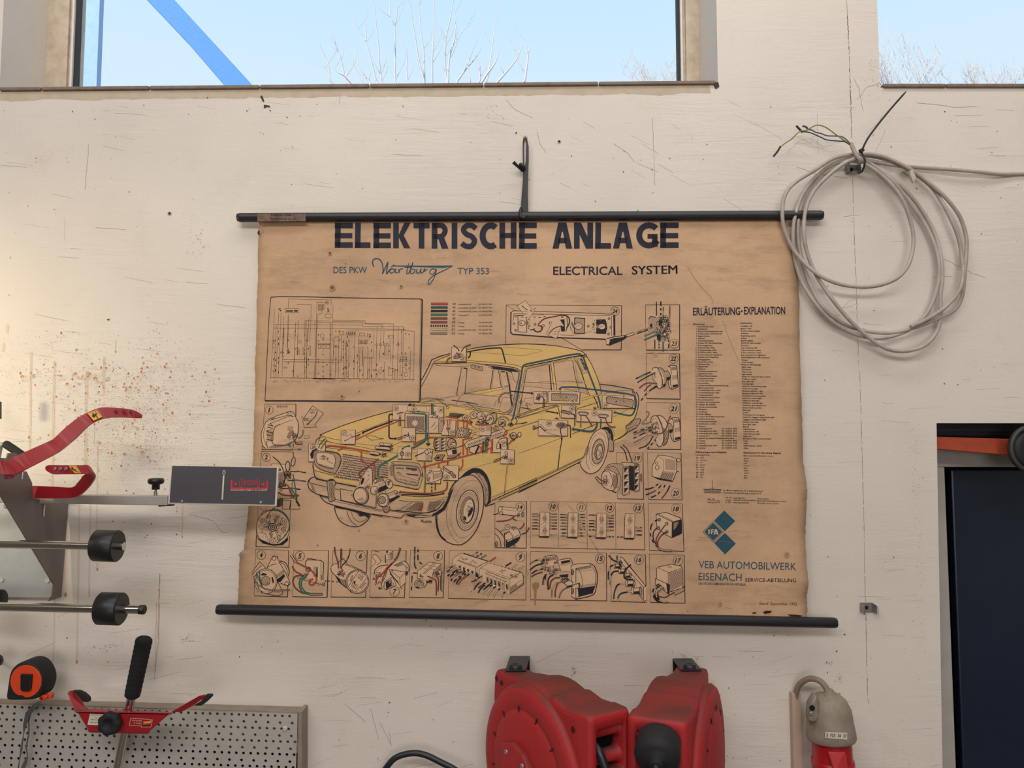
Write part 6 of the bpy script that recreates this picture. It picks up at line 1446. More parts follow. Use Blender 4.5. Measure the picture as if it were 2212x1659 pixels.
K.line('975,655 972,780 1000,815 1110,840 1165,870 1175,920 1172,1050', 15, 'red', sm=True, outline=3); K.fill('1150,1035 1196,1035 1172,1068', 'red')
K.line('1915,110 1955,130 1945,300 1945,470 1900,520 1750,600', 18, 'green', outline=3); K.line('1730,105 1900,90 1940,120', 18, 'green', outline=3); K.line('1520,715 1280,850 1235,890 1220,950 1216,1030', 18, 'green', sm=True, outline=3); K.fill('1190,1018 1245,1018 1215,1048', 'green')
K.line('1970,120 1968,540', 14, 'tone2', outline=3); K.fill('1930,535 2005,535 1968,575', 'ink')
K.line('1980,450 2080,450', 14, 'red', outline=2); K.line('1930,465 1750,560', 13, 'red', outline=2); K.line('1700,570 1590,605 1580,660', 10, 'blue', outline=3); K.line('330,610 360,540 435,460', 10, 'green', outline=3); K.line('365,625 400,570 460,485', 9, 'brown', outline=3)
# horn, wiper motor, starter below
K.fill('940,1100 1000,1000 1060,920 1090,900 1130,930 1135,1100 1120,1180 1030,1170 1000,1200 950,1180', 'lt'); K.line('945,1160 960,1080 1020,980 1060,920 1095,905 1130,935 1138,1100 1130,1165 1100,1185 1050,1150', 8, sm=True); K.fill('960,1130 985,1050 1020,1060 1000,1130 970,1160', 'ink'); K.circ(1080, 1015, 10, 5, n=10); K.circ(1070, 955, 7, 5, n=10); K.circ(1095, 1155, 9, 5, n=10); K.line('1020,1140 1090,1060', 5)
K.circ(968, 1318, 112, 12, ry=125, rot=-12, n=40, fill='lt'); K.circ(955, 1315, 98, 8, ry=112, rot=-12, n=40); K.fill('1010,1215 1060,1250 1080,1320 1060,1390 1000,1430 950,1440 1030,1390 1060,1320 1040,1250', 'tone2'); K.hatch('880,1380 960,1430', '1000,1340 1040,1360', 20, 3, 'tone', .4); K.circ(838, 1310, 12, 6, n=10, fill='lt'); K.scrib(1060, 1200, 30, 25, 8, 72, 8, size=16)
K.fill('1110,1170 1280,1090 1370,1060 1430,1130 1380,1230 1200,1290 1130,1260', 'lt'); K.fill('1230,1200 1350,1150 1380,1210 1220,1280', 'ink'); K.line('1170,1140 1300,1085 1350,1160 1330,1220 1200,1280', 8); K.circ(1165, 1235, 55, 9, n=22, ry=62, rot=20, fill='lt'); K.fill('1160,1260 1210,1200 1215,1260 1190,1290', 'tone2'); K.hatch('1210,1150 1330,1090', '1240,1190 1360,1130', 16, 4, 'tone2')
K.circ(1385, 1140, 50, 9, ry=70, rot=-20, n=20, fill='lt'); K.scrib(1385, 1130, 30, 46, 14, 73, 9, size=20, rings=3); K.fill('1150,1095 1170,1065 1290,1045 1300,1100 1180,1130', 'tone2'); K.circ(1180, 1100, 24, 8, n=12, fill='lt'); K.line('1170,1065 1290,1042 1305,1100', 9)
K.fill('1330,1300 1480,1240 1540,1270 1540,1330 1380,1430 1330,1440', 'lt'); K.fill('1390,1370 1530,1310 1540,1330 1400,1420', 'ink'); K.line('1330,1300 1480,1240 1545,1275 1548,1325 1400,1420', 9); K.hatch('1350,1290 1470,1240', '1370,1340 1500,1290', 16, 4, 'tone2'); K.circ(1300, 1385, 92, 12, n=32, ry=96, fill='lt'); K.circ(1278, 1385, 55, 9, n=26, fill='tone'); K.circ(1278, 1385, 32, 7, n=20, fill='lt'); K.circ(1278, 1385, 14, 7, n=12); K.circ(1310, 1265, 22, 7, n=12, fill='lt'); K.fill('1350,1310 1390,1370 1375,1450 1340,1470 1360,1400', 'tone2'); K.scrib(1500, 1290, 30, 30, 8, 74, 9, size=18)
# ---- small insets on the car
def inset(p, n=None, nx=0, ny=0, r=28):
    bx(p, 5, 10, 'lt')
    if n: num(nx, ny, r, n, w=6)
K.part('inset_drawing'); inset('185,545 438,550 432,815 180,812', '28', 252, 595, 42); K.fill('205,700 240,640 300,610 330,620 270,660 250,760 225,770', 'ink')
K.line('330,640 300,660 280,760', 8, sm=True)
K.line('330,610 360,540 435,460', 10, 'green', outline=3); K.line('365,625 400,570 460,485', 9, 'brown', outline=3)
K.fill('262,770 300,690 330,655 560,680 640,720 655,790 600,950 560,975 400,930 290,860', 'tone', sm=True, k=3); K.line('310,650 560,675 640,710 668,770 650,860 600,960 560,985 400,940 300,880 265,780 275,700', 9, sm=True, cl=True); K.fill('325,680 530,700 570,750 575,810 545,905 440,890 335,840 305,765', 'lt', sm=True, k=3); K.line('325,675 535,693 580,750 585,815 550,915 435,897 325,845 298,765', 7, sm=True, cl=True); K.scrib(420, 745, 90, 35, 18, 41, 9, size=26, rings=0); K.hatch('325,835 540,895', '335,865 530,925', 16, 8, 'ink', .3); K.line('450,790 560,850', 6)
K.part('inset_drawing'); inset('668,338 885,340 880,552 665,550', '27', 718, 385, 38); K.line('720,500 850,430', 16); K.line('730,490 845,432', 6, 'lt'); K.fill('745,440 820,400 825,430 770,470', 'lt'); K.line('745,440 820,400 825,430', 5); K.line('830,450 960,395', 8); K.line('880,465 965,430', 1)
K.part('inset_drawing'); inset('1440,-40 1680,-40 1640,190 1440,188', '26', 1492, 15, 36); K.line('1500,100 1600,75', 12); K.line('1548,110 1550,160', 32); K.line('1548,112 1550,150', 18, 'lt'); K.line('1535,160 1533,280', 10); K.line('1556,160 1558,278', 10, 'brown', outline=3); K.scrib(1552, 75, 40, 20, 8, 80, 7, size=14)
K.part('inset_drawing').at(840, 860, .14467)
inset('280,118 820,125 822,525 260,520'); num(372, 165, 40, '43'); K.line('560,125 560,200', 5); K.line('610,130 608,200', 5)
K.fill('240,215 260,190 560,205 605,235 600,500 545,520 240,465', 'lt'); K.line('240,225 545,245 540,505 240,465', 10, cl=True); K.line('240,215 270,190 600,215 605,250', 7); K.fill('262,262 530,272 525,490 265,455', 'tone')
for k in range(24): x = 270 + k * 11; K.line([(x, 268 + k * .3), (x, 455 + k * 1.5)], 5 if k % 2 else 3.5)
K.circ(388, 372, 42, 0, fill='lt', n=24); K.scrib(420, 205, 140, 14, 22, 81, 8, size=16, rings=4)
K.line('345,225 520,235 560,250 562,440 550,600 500,660 350,745', 18, 'green', sm=False, outline=3); K.line('590,240 588,680', 14, 'tone2', outline=3); K.fill('548,680 625,680 588,715', 'ink')
K.fill('608,290 740,300 735,510 606,500', 'lt'); K.line('608,290 745,300 740,512', 7); K.fill('745,300 820,280 818,480 745,512', 'tone'); K.line('745,300 820,280 820,480 742,514', 7); K.scrib(690, 275, 70, 16, 14, 82, 8, size=16, rings=2); K.circ(788, 345, 12, 5, n=10)
K.line('630,440 700,350', 5); K.line('670,480 730,400', 5); K.line('650,430 690,380', 4); num(777, 182, 42, '35'); K.line('655,80 658,250', 16, 'green', outline=3); K.line('634,75 636,250', 10, 'brown', outline=2); K.fill('670,200 700,190 710,260 670,270', 'tone2'); K.scrib(670, 235, 30, 30, 8, 83, 8, size=14)
K.part('inset_drawing'); inset('845,325 1003,330 995,562 780,552', '34', 950, 510, 36); K.line('875,320 872,420', 9, 'brown', outline=2); K.line('905,315 900,410', 9, 'red', outline=2); K.line('930,310 925,400', 8); K.scrib(890, 440, 30, 45, 14, 84, 10, size=20); K.line('890,480 895,565', 12)
K.part('inset_drawing'); inset('195,440 400,445 398,652 195,650', '33', 352, 598, 40); K.line('120,600 260,550', 10); K.line('130,622 250,580', 9, 'brown', outline=2); K.scrib(265, 555, 40, 24, 12, 85, 9, size=18); K.line('290,510 305,595', 9)
K.part('inset_drawing'); inset('138,725 342,728 336,912 135,910', '30', 284, 842, 40); K.line('205,760 240,730 300,712', 10, 'blue', outline=3); K.line('200,740 195,800', 12); K.fill('165,810 195,795 225,815 222,850 195,870 168,850', 'tone2'); K.line('165,812 195,795 225,815 222,850 195,868 168,850', 7, cl=True); K.line('195,865 195,905', 14)
K.part('inset_drawing'); inset('428,745 650,765 640,940 420,935', '31', 592, 890, 40); K.line('385,870 530,810', 14); K.line('390,880 530,825', 4, 'lt'); K.fill('530,790 600,750 660,770 655,800 560,845', 'lt'); K.line('530,790 600,752 660,772 650,800 555,845', 9, cl=True); K.line('575,770 600,830', 7); K.line('610,755 630,815', 9)
K.part('inset_drawing'); inset('820,1005 1048,1010 1035,1230 812,1228', '32', 866, 1180, 40); K.line('808,1020 930,1110', 9, 'brown', outline=3); K.line('805,1050 910,1130', 9, 'ink'); K.fill('900,1110 935,1090 1000,1160 1000,1190 965,1190', 'tone2'); K.line('900,1110 935,1090 1000,1160 995,1190 962,1190', 8, cl=True); K.circ(980, 1175, 15, 7, n=10, fill='lt')
K.part('inset_drawing'); inset('555,1040 778,1045 772,1278 553,1276'); K.fill('570,1180 590,1130 640,1120 780,1090 795,1150 770,1210 600,1260 570,1230', 'lt'); K.line('570,1180 585,1135 640,1110 780,1088 797,1150 775,1210 620,1262 580,1240', 9, sm=True, cl=True); K.fill('660,1130 790,1105 790,1180 660,1215', 'tone'); K.line('660,1120 665,1225', 6); K.fill('575,1190 610,1160 625,1200 600,1250 580,1235', 'tone2'); num(620, 1095, 40, '29', fill='lt'); K.line('640,1275 640,1395', 14, dash=['ink', 'lt', 'ink', 'lt', 'ink'], outline=3); K.line('695,1255 692,1375', 13, 'brown', outline=3)
K.part('inset_drawing'); inset('1352,408 1530,412 1525,560 1345,560', '36', 1398, 462, 38); K.fill('1450,420 1525,420 1525,490 1450,490', 'tone')
K.fill('1430,600 1500,575 1510,640 1440,650', 'tone2'); K.scrib(1470, 620, 30, 40, 12, 88, 10, size=20)
for x, c in ((1410, 'ink'), (1440, 'brown'), (1468, 'green')): K.line([(x, 640), (x - 3, 820)], 9, c, outline=3)
K.part('inset_drawing'); inset('1555,600 1770,600 1770,818 1552,810', '37', 1715, 680, 42); K.fill('1610,680 1640,650 1665,680 1680,750 1610,755', 'lt'); K.line('1612,690 1640,655 1668,690 1680,752 1608,755', 9, cl=True); K.fill('1650,680 1668,690 1680,752 1650,750', 'ink'); K.line('1640,650 1650,620 1760,580', 8)
K.line('1762,590 1765,760', 12); K.line('1785,700 1787,760', 5)
K.part('inset_drawing'); inset('1668,770 1878,775 1872,985 1665,980', '33', 1820, 935, 42); K.line('1565,930 1700,880', 10); K.line('1560,960 1690,905', 9, 'brown', outline=2); K.fill('1690,880 1740,850 1780,870 1770,920 1700,910', 'tone2'); K.scrib(1730, 880, 40, 30, 12, 89, 9, size=18); K.circ(1752, 820, 22, 7, n=12, fill='lt'); K.line('1775,830 1770,890', 8)
K.part('inset_drawing').at(1090, 730, .14467); inset('440,800 635,800 632,975 438,972', '39', 592, 838, 38); K.fill('470,890 500,830 530,820 545,850 535,900 510,950', 'tone2'); K.scrib(505, 890, 35, 50, 16, 90, 9, size=20); K.line('540,880 580,900 570,1050', 12, sm=True); K.line('575,900 600,930 592,1030', 11, 'brown', outline=3)
K.part('inset_drawing'); inset('652,798 1128,805 1120,985 652,980'); K.fill('700,830 1080,840 1090,860 1078,945 700,935', 'tone'); K.line('700,830 1075,838 1090,860 1080,945 1060,950', 9); K.line('700,830 700,935 960,942', 6); K.hatch('710,840 1060,845', '710,860 1060,870', 40, 5, 'tone2', .2); K.circ(920, 886, 9, 8, n=8); K.circ(880, 865, 4, 4, n=6); K.circ(880, 910, 4, 4, n=6); K.line('832,795 835,880 850,890', 14, 'grey', outline=2); num(1018, 935, 38, '42', fill='lt')
K.part('inset_drawing'); inset('850,1008 1065,1012 1055,1200 845,1195', '40', 1008, 1055, 38); K.fill('840,1095 870,1080 985,1100 1000,1130 960,1140 850,1115', 'tone2'); K.line('840,1095 870,1078 985,1098 1005,1130 960,1142 850,1115', 8, cl=True); K.line('1000,1135 1045,1160 1048,1310', 15, sm=True)
K.part('inset_drawing'); inset('1080,1068 1605,1080 1598,1262 1075,1250', '41', 1342, 1125, 40)
for x, y in ((1175, 1130), (1470, 1165)):
    K.fill([(x - 70, y - 20), (x - 40, y - 30), (x + 60, y - 20), (x + 78, y), (x + 40, y + 35), (x - 50, y + 25)], 'tone'); K.line([(x - 78, y - 8), (x - 50, y - 28), (x + 60, y - 20), (x + 80, y), (x + 40, y + 35), (x - 50, y + 25)], 10, cl=True); K.line([(x - 50, y), (x + 50, y + 8)], 10, 'lt'); K.line([(x - 60, y + 22), (x + 35, y + 32)], 12)
K.line('1140,1165 1136,1335', 12, 'grey', outline=3); K.line('1215,1170 1260,1230 1310,1325', 12, 'brown', sm=True, outline=3); K.line('1440,1205 1434,1345', 12, 'blue', outline=3); K.line('1505,1205 1540,1290 1590,1325 1658,1332', 11, 'brown', sm=True, outline=3)
K.part('inset_drawing'); inset('1458,855 1940,872 1945,1052 1458,1050'); K.fill('1520,885 1560,875 1910,920 1925,950 1910,1035 1530,970', 'tone'); K.line('1515,895 1545,875 1900,918 1925,945 1912,1040 1530,975', 10, cl=True); K.hatch('1530,890 1900,935', '1530,910 1890,960', 40, 5, 'tone2', .2); K.circ(1668, 950, 9, 8, n=8); K.circ(1725, 985, 5, 4, n=6); K.circ(1730, 930, 5, 4, n=6); K.line('1778,850 1778,950 1790,965', 14, 'grey', outline=2); num(1507, 1005, 38, '24', fill='lt')
K.part('inset_drawing'); inset('505,1220 945,1232 940,1465 502,1460', '38', 662, 1278, 40); K.line('450,1340 535,1310 615,1390', 36); K.line('450,1335 535,1305 610,1380', 16, 'lt'); K.circ(440, 1338, 18, 8, ry=28, n=14, fill='tone2'); K.line('620,1370 710,1372', 5); K.line('730,1370 820,1372', 5); K.line('620,1400 700,1435 860,1470', 5, sm=True); K.fill('770,1310 800,1275 860,1265 925,1295 920,1330 840,1350 780,1330', 'tone2'); K.scrib(850, 1305, 60, 28, 20, 91, 8, size=18); K.line('770,1310 800,1275 860,1266 925,1297 915,1335 830,1350', 8, sm=True, cl=True); K.line('840,1350 835,1400 855,1460', 16, sm=True); K.line('845,1360 845,1400 858,1450', 6, 'lt'); K.line('850,1480 852,1530', 16); K.line('930,1300 975,1310 985,1360 983,1490', 14, 'ink', sm=True); K.line('980,1370 980,1440', 5, 'green')
K.line('1380,1265 1370,1330 1330,1380 1260,1395 1150,1380 1030,1360', 20, 'blue', sm=True, outline=3); K.fill('1000,1360 1035,1325 1035,1395', 'blue')
K.part('inset_drawing').at(860, 730, .14467); inset('800,135 1022,145 1015,355 798,350', '25', 965, 305, 38); K.line('825,110 895,165 910,200', 14, sm=True); K.line('1085,100 1000,130 940,205', 11, 'brown', sm=True, outline=3); K.line('715,385 740,320 785,290', 11, 'brown', sm=True, outline=3); K.fill('800,280 870,230 930,215 980,245 900,300 840,315', 'tone'); K.scrib(890, 260, 75, 40, 22, 92, 8, size=20); K.line('820,300 870,315 930,290', 9)
# ---- frames with components around the car
K.part('component_drawing').at(1080, 640, .18987)   # 24 rear lamp
bx('70,98 1385,105 1380,610 930,610', 5, 8); K.line('70,98 66,540', 5)
K.fill('125,190 150,165 900,185 1290,205 1305,440 1240,470 1180,490 150,435 122,410', 'lt'); K.line('125,190 150,165 900,187 1280,205', 7); K.line('125,180 122,410 145,432 640,470 1200,488', 13); K.line('1300,210 1302,445', 22); K.line('155,215 160,195 1260,220', 6); K.line('150,290 158,215 500,210', 5); K.line('1270,225 1270,450', 6)
K.fill('1095,265 1200,262 1215,310 1222,360 1205,430 1095,425', 'ink'); K.fill('690,265 735,262 740,400 695,400', 'ink'); K.fill('560,290 590,285 560,380', 'ink')
K.line('205,220 300,225 305,410 205,405', 7, cl=True); K.fill('850,245 965,252 960,425 845,420', 'tone'); K.line('850,245 965,252 960,425 845,420', 9, cl=True)
for x, y, r in ((250, 305, 36), (893, 340, 44), (1160, 345, 40)): K.circ(x, y, r, 6, n=20, fill='lt', ry=r * .85); K.scrib(x - 5, y, r * .5, r * .4, 6, int(x), 4, size=12, rings=0); K.fill([(x - r - 25 if x > 500 else x + r - 5, y - 18), (x - r + 5 if x > 500 else x + r + 25, y - 18), (x - r + 5 if x > 500 else x + r + 25, y + 18), (x - r - 25 if x > 500 else x + r - 5, y + 18)], 'tone2')
for x, y in ((325, 300), (820, 350), (1070, 350)): K.scrib(x, y, 20, 80, 18, int(x), 6, size=14)
for x, y in ((182, 223), (178, 388), (160, 312), (398, 320), (1240, 255), (1235, 430), (1262, 350), (1005, 340), (710, 232)): K.circ(x, y, 13, 5, n=12, fill='lt'); K.circ(x, y, 5, 4, n=8)
K.line('380,235 480,245 520,225', 9, dash=['ink', 'lt', 'ink', 'lt', 'ink']); K.line('435,320 500,260 600,235 720,215 780,240 790,300 760,360', 14, sm=True); K.line('440,315 505,262 600,235 720,216', 6, 'brown', sm=True); K.line('760,225 770,330 750,400', 8); K.line('430,330 480,350 465,395 420,405 380,380', 14, sm=True); K.line('430,332 472,352 460,392 420,402', 7, 'brown', sm=True); K.line('340,385 400,370', 10); K.circ(490, 335, 14, 6, n=10)
K.line('690,440 830,445 1040,400', 4); K.hatch('1120,210 1290,400', '1080,210 1240,440', 8, 3, 'tone2', .5); K.hatch('400,240 500,400', '360,260 430,400', 6, 3, 'tone2', .5)
K.fill('195,110 290,48 368,150 408,132 345,235 235,245 275,210', 'lt'); K.line('195,110 290,48 368,150 408,132 350,235 240,243 275,212', 4, cl=True); K.line('248,108 300,150 368,170', 9, dash=['ink', 'green', 'ink', 'lt', 'ink']); K.text('rechts', 248, 178, 315, 14); K.text('right', 268, 206, 315, 14)
K.fill('575,280 680,262 735,345 690,335 645,480 530,435', 'lt'); K.line('680,262 735,345 695,335 645,482 530,435 590,285', 4); K.line('555,430 610,370 695,335', 8, 'brown', sm=True, outline=2); K.text('rechts', 600, 405, 670, 14); K.text('right', 598, 435, 655, 14)
K.fill('1205,490 1290,460 1440,450 1420,480 1250,555 1215,545', 'ink'); K.line('1205,490 1290,462 1435,445 1442,465 1390,500 1250,555 1215,550', 8, cl=True, sm=False); K.fill('1205,490 1245,480 1250,510 1235,550 1212,540', 'lt'); K.line('1240,490 1300,470 1410,458', 10, 'lt'); K.line('1440,450 1530,420', 30); K.line('1440,450 1525,422', 18, 'lt')
num(1310, 168, 48, '24', h=44)
K.part('component_drawing')                       # 23 column switch
bx('1655,98 2045,95 2042,612 1662,612', 4, 9)
K.line('1555,415 1740,355', 30); K.line('1555,412 1740,352', 18, 'tone')
K.fill('1690,260 1720,230 1800,245 1810,300 1790,400 1700,440 1685,400', 'tone'); K.line('1690,260 1715,228 1800,245 1810,290 1790,400', 8); K.fill('1705,320 1730,310 1735,350 1710,355', 'ink'); K.line('1740,355 1555,415', 5)
K.fill('1770,240 1900,215 1950,280 1910,420 1940,470 1900,510 1820,510 1780,400', 'tone'); K.scrib(1860, 360, 85, 145, 90, 101, 9, size=24, rings=14); K.fill('1810,280 1850,270 1840,330 1805,340', 'ink'); K.fill('1780,430 1830,440 1830,510 1790,500', 'ink'); K.circ(1870, 335, 16, 6, n=12, fill='lt'); K.circ(1875, 432, 18, 6, n=12, fill='lt'); K.circ(1912, 388, 12, 6, n=12, fill='lt')
K.line('1780,60 1782,220', 11); K.line('1830,58 1830,215', 12, dash=['ink', 'ink', 'lt', 'ink', 'lt', 'ink'], outline=2); K.line('1857,120 1857,270', 10, dash=['ink', 'grey', 'ink']); K.line('1932,105 1930,255', 12, 'grey', outline=3); K.line('1932,140 1930,200', 8, 'brown')
K.line('1640,450 1790,395', 12, 'grey', outline=3); K.line('1640,497 1830,415', 11, 'green', outline=3); K.line('1762,495 1762,598', 12); K.line('1810,510 1810,590', 10, dash=['ink', 'lt', 'ink', 'lt', 'ink'], outline=2); K.line('1857,515 1857,630', 11, 'green', outline=3); K.line('1920,495 1920,618', 10, dash=['ink', 'lt', 'ink', 'ink', 'lt'], outline=2)
num(1983, 538, 52, '23', h=48, fill='paper')
K.part('component_drawing')                       # 22 wiper switch
bx('1665,650 2042,652 2050,1170 1668,1165', 4, 9); num(1975, 710, 52, '22', h=48)
K.at(1360, 750, .13859)
def knob22(dx, dy, s_=1.0):
    def q(st): return [(a * s_ + dx, b * s_ + dy) for a, b in pts_of(st)]
    K.fill(q('600,300 700,280 735,290 762,600 745,630 660,655 630,640 600,520 610,400'), 'lt'); K.fill(q('650,310 735,300 738,350 655,360'), 'tone2'); K.fill(q('670,590 750,575 755,610 668,635'), 'ink'); K.fill(q('660,440 748,430 752,490 665,510'), 'tone')
    K.line(q('598,305 620,300 640,320 650,400 640,450 635,560 660,655 630,640 600,560 612,480'), 10); K.line(q('600,300 640,280 725,285 740,330 745,430 762,590 750,620 660,655'), 10, sm=False); K.fill(q('545,375 600,370 620,410 625,490 580,520 560,440'), 'tone'); K.fill(q('570,470 630,460 620,515 585,520'), 'ink'); K.line(q('545,378 590,368 620,400 632,460 620,515'), 8, sm=True)
K.fill('350,340 400,310 480,320 540,370 570,470 560,600 520,640 450,640 430,560 360,470', 'lt'); K.fill('440,320 500,325 550,390 572,480 560,590 520,620 540,480 500,380', 'tone'); K.fill('520,580 560,560 550,620 520,630', 'ink')
K.line('355,360 365,325 400,312 440,325 480,400 505,500 505,600 480,640 450,640 425,600', 10, sm=True); K.line('445,322 490,322 540,370 572,460 568,560 545,610 490,635', 10, sm=True); K.line('430,330 480,430 515,520 510,620', 5, sm=True); K.line('355,430 365,500 400,540', 5, sm=True); K.scrib(385, 430, 30, 70, 12, 110, 6, size=18)
knob22(0, 0)
K.line('95,492 200,440 330,385', 14, dash=['ink', 'green', 'green', 'ink', 'ink'], sm=True, outline=3); K.line('120,553 220,490 320,435 400,395', 15, sm=True); K.line('150,640 210,590 270,560 340,558 430,570', 14, 'brown', sm=True, outline=3); K.line('228,690 280,620 340,580', 12, 'brown', sm=True, outline=3); K.line('180,832 230,760 300,690 420,600', 13, sm=True, dash=['ink', 'lt', 'ink', 'lt', 'ink', 'ink', 'ink'], outline=3); K.line('320,670 430,610', 18)
K.circ(408, 125, 38, 0, fill='halo', n=18); K.circ(410, 125, 5, 0, fill='rust', n=8)
K.part('component_drawing')                       # 21 light switch
bx('265,862 785,868 800,1595 272,1590', 4, 11); num(690, 957, 75, '21', h=66)
K.fill('330,1100 400,1065 480,1070 560,1120 600,1230 600,1400 560,1520 480,1545 420,1500 330,1200', 'lt'); K.fill('520,1250 600,1300 590,1450 550,1530 500,1530 540,1400', 'tone2'); K.line('325,1160 345,1090 400,1068 440,1090 490,1200 520,1320 530,1440 500,1530 455,1552 420,1510', 11, sm=True); K.line('420,1068 490,1070 560,1130 600,1240 606,1380 575,1490 520,1540', 11, sm=True); K.line('440,1075 500,1200 540,1350 535,1480', 6, sm=True); K.line('340,1120 400,1110 450,1230 470,1350 470,1460', 4, sm=True)
K.scrib(390, 1300, 70, 190, 60, 111, 9, size=28, rings=10); knob22(40, 818)
for y0, y1, ca in ((1308, 1215, ['lt', 'lt']), (1335, 1245, ['ink', 'lt', 'ink', 'lt', 'ink']), (1365, 1262, ['grey', 'grey']), (1420, 1290, ['ink', 'lt', 'ink', 'ink', 'lt', 'ink']), (1490, 1355, ['tone', 'tone']), (1525, 1385, ['lt', 'lt'])):
    K.line([(60, y0), (200, (y0 + y1) / 2 - 4), (340, y1)], 12, dash=ca, outline=3)
K.line('145,1578 250,1540 310,1480 370,1380', 16, sm=True); K.line('210,1622 260,1615 310,1545 370,1490 440,1470', 14, sm=True, dash=['lt', 'lt', 'ink', 'lt', 'ink', 'lt', 'lt'], outline=3); K.line('250,1010 285,1005 302,1040 270,1100 215,1160 200,1195 260,1190 340,1160', 12, 'grey', sm=True, outline=3); K.line('640,1068 600,1160 570,1270 500,1340 430,1345 395,1320', 13, 'brown', sm=True, outline=3)
K.part('component_drawing').at(1280, 960, .14463)   # 19 horns
bx('360,118 752,125 765,818 372,812', 4, 9)
K.fill('140,430 210,330 320,285 430,290 470,270 700,290 725,450 700,690 630,710 560,680 540,755 460,760 380,720 330,700 200,660 135,540', 'paper')
K.fill('180,370 260,310 380,290 440,310 450,755 380,720 410,500 300,380', 'tone'); K.fill('550,310 620,330 625,700 555,680', 'ink'); K.fill('455,340 545,325 550,740 460,758', 'lt'); K.line('455,340 545,325 552,735 462,760 450,745', 9, cl=True); K.fill('625,305 695,300 700,690 630,712', 'lt'); K.line('625,305 695,298 703,690 632,712', 8, cl=True)
for bxx, w_, ys in ((475, 60, (350, 455, 560, 655)), (632, 52, (320, 425, 525, 615))):
    for y in ys: K.fill([(bxx, y), (bxx + w_, y - 8), (bxx + 15, y + 50), (bxx, y + 72)], 'ink'); K.line([(bxx - 4, y), (bxx + w_ + 4, y - 10), (bxx + w_ + 4, y + 66), (bxx - 4, y + 78)], 4, cl=True); K.line([(bxx + w_, y - 5), (bxx + 12, y + 55), (bxx + w_, y + 62)], 4)
K.line('175,385 230,310 330,285 440,300 460,330', 8, sm=True); K.line('420,280 480,268 620,278 695,298', 9, sm=True); K.circ(725, 500, 14, 6, ry=60, n=14, fill='tone2'); K.line('215,350 320,330 400,430 425,570 390,680 330,720', 6, sm=True)
K.fill('140,440 210,380 300,390 370,470 370,600 320,680 240,680 150,620', 'lt'); K.fill('300,440 370,470 370,600 320,670 290,600 310,520', 'tone2'); K.line('135,480 160,410 220,378 290,400 350,440 372,520 360,620 300,690 240,680 160,630 135,560', 10, sm=True, cl=True); K.line('150,420 230,400 280,470 300,560 270,660', 8, sm=True); K.scrib(200, 540, 60, 80, 24, 120, 8, size=26, rings=5)
K.line('415,30 480,100 520,250', 14, sm=True); K.line('450,5 530,90 590,265', 12, 'brown', sm=True, outline=3); K.line('35,485 90,560 150,600', 11, sm=True); K.line('60,475 120,530 200,560', 11, 'brown', sm=True, outline=3); num(668, 205, 68, '19', h=62); K.circ(378, 445, 12, 5, n=10); K.circ(378, 640, 12, 5, n=10); K.line('290,690 350,725', 16)
K.part('component_drawing')                       # 20 wiper motor
bx('820,125 1322,130 1338,828 835,822', 4, 9)
K.fill('970,160 1120,170 1250,210 1258,400 1190,555 1000,520 890,470 895,310', 'lt'); K.fill('1085,210 1240,235 1240,390 1085,375', 'tone'); K.fill('1050,400 1230,410 1180,545 1000,500', 'tone'); K.hatch('1050,420 1215,440', '1010,500 1180,540', 34, 5, 'tone2')
K.line('970,165 1000,160 1130,175 1250,212', 8); K.line('975,165 892,320 888,475 1000,525 1195,556 1258,400 1250,215', 9); K.line('970,168 1060,230 1060,380 1000,520', 5); K.fill('890,475 1000,525 1195,556 1185,540 1000,500', 'ink'); K.circ(965, 345, 30, 8, n=18, fill='lt'); K.circ(955, 280, 18, 7, n=12); K.circ(1285, 235, 26, 8, n=14, fill='lt'); K.line('1255,400 1290,405', 10); K.line('1190,560 1250,420', 10); K.hatch('900,340 990,500', '940,300 1040,480', 14, 3, 'tone2', .6)
K.line('1010,560 940,620 860,660 785,670', 14, sm=True, dash=['lt', 'ink', 'lt', 'ink', 'ink', 'ink'], outline=3); K.line('1050,565 990,650 900,710 795,755', 14, sm=True, dash=['lt', 'ink', 'lt', 'brown', 'brown', 'ink'], outline=3); K.line('1105,570 1050,660 960,750 870,795', 14, sm=True, dash=['lt', 'ink', 'lt', 'lt', 'ink', 'lt', 'ink', 'ink'], outline=3); K.line('1170,570 1130,670 1080,750 1030,808', 14, sm=True, dash=['lt', 'ink', 'ink', 'brown', 'brown', 'brown'], outline=3); num(1245, 730, 72, '20', h=66, fill='paper')
K.part('component_drawing')                       # 18 signal relay
bx('830,875 1340,885 1365,1598 850,1580', 4, 9); num(1248, 962, 72, '18', h=64)
K.fill('955,1040 1095,1015 1325,1115 1330,1335 1180,1395 960,1250', 'lt'); K.fill('1190,1155 1325,1118 1330,1330 1190,1390', 'ink'); K.fill('1210,1170 1290,1150 1250,1240 1210,1280', 'tone2'); K.line('955,1040 1095,1015 1310,1095 1328,1125 1332,1325 1300,1345 1180,1395', 10); K.line('950,1040 1190,1155 1185,1395 1100,1350 960,1240', 9, cl=True); K.line('985,1035 1200,1145', 6)
for x, y in ((995, 1125), (1105, 1185), (985, 1250), (1110, 1305)): K.circ(x, y, 22, 8, n=14, fill='lt'); K.scrib(x, y, 20, 18, 6, int(x + y), 8, size=14, rings=1)
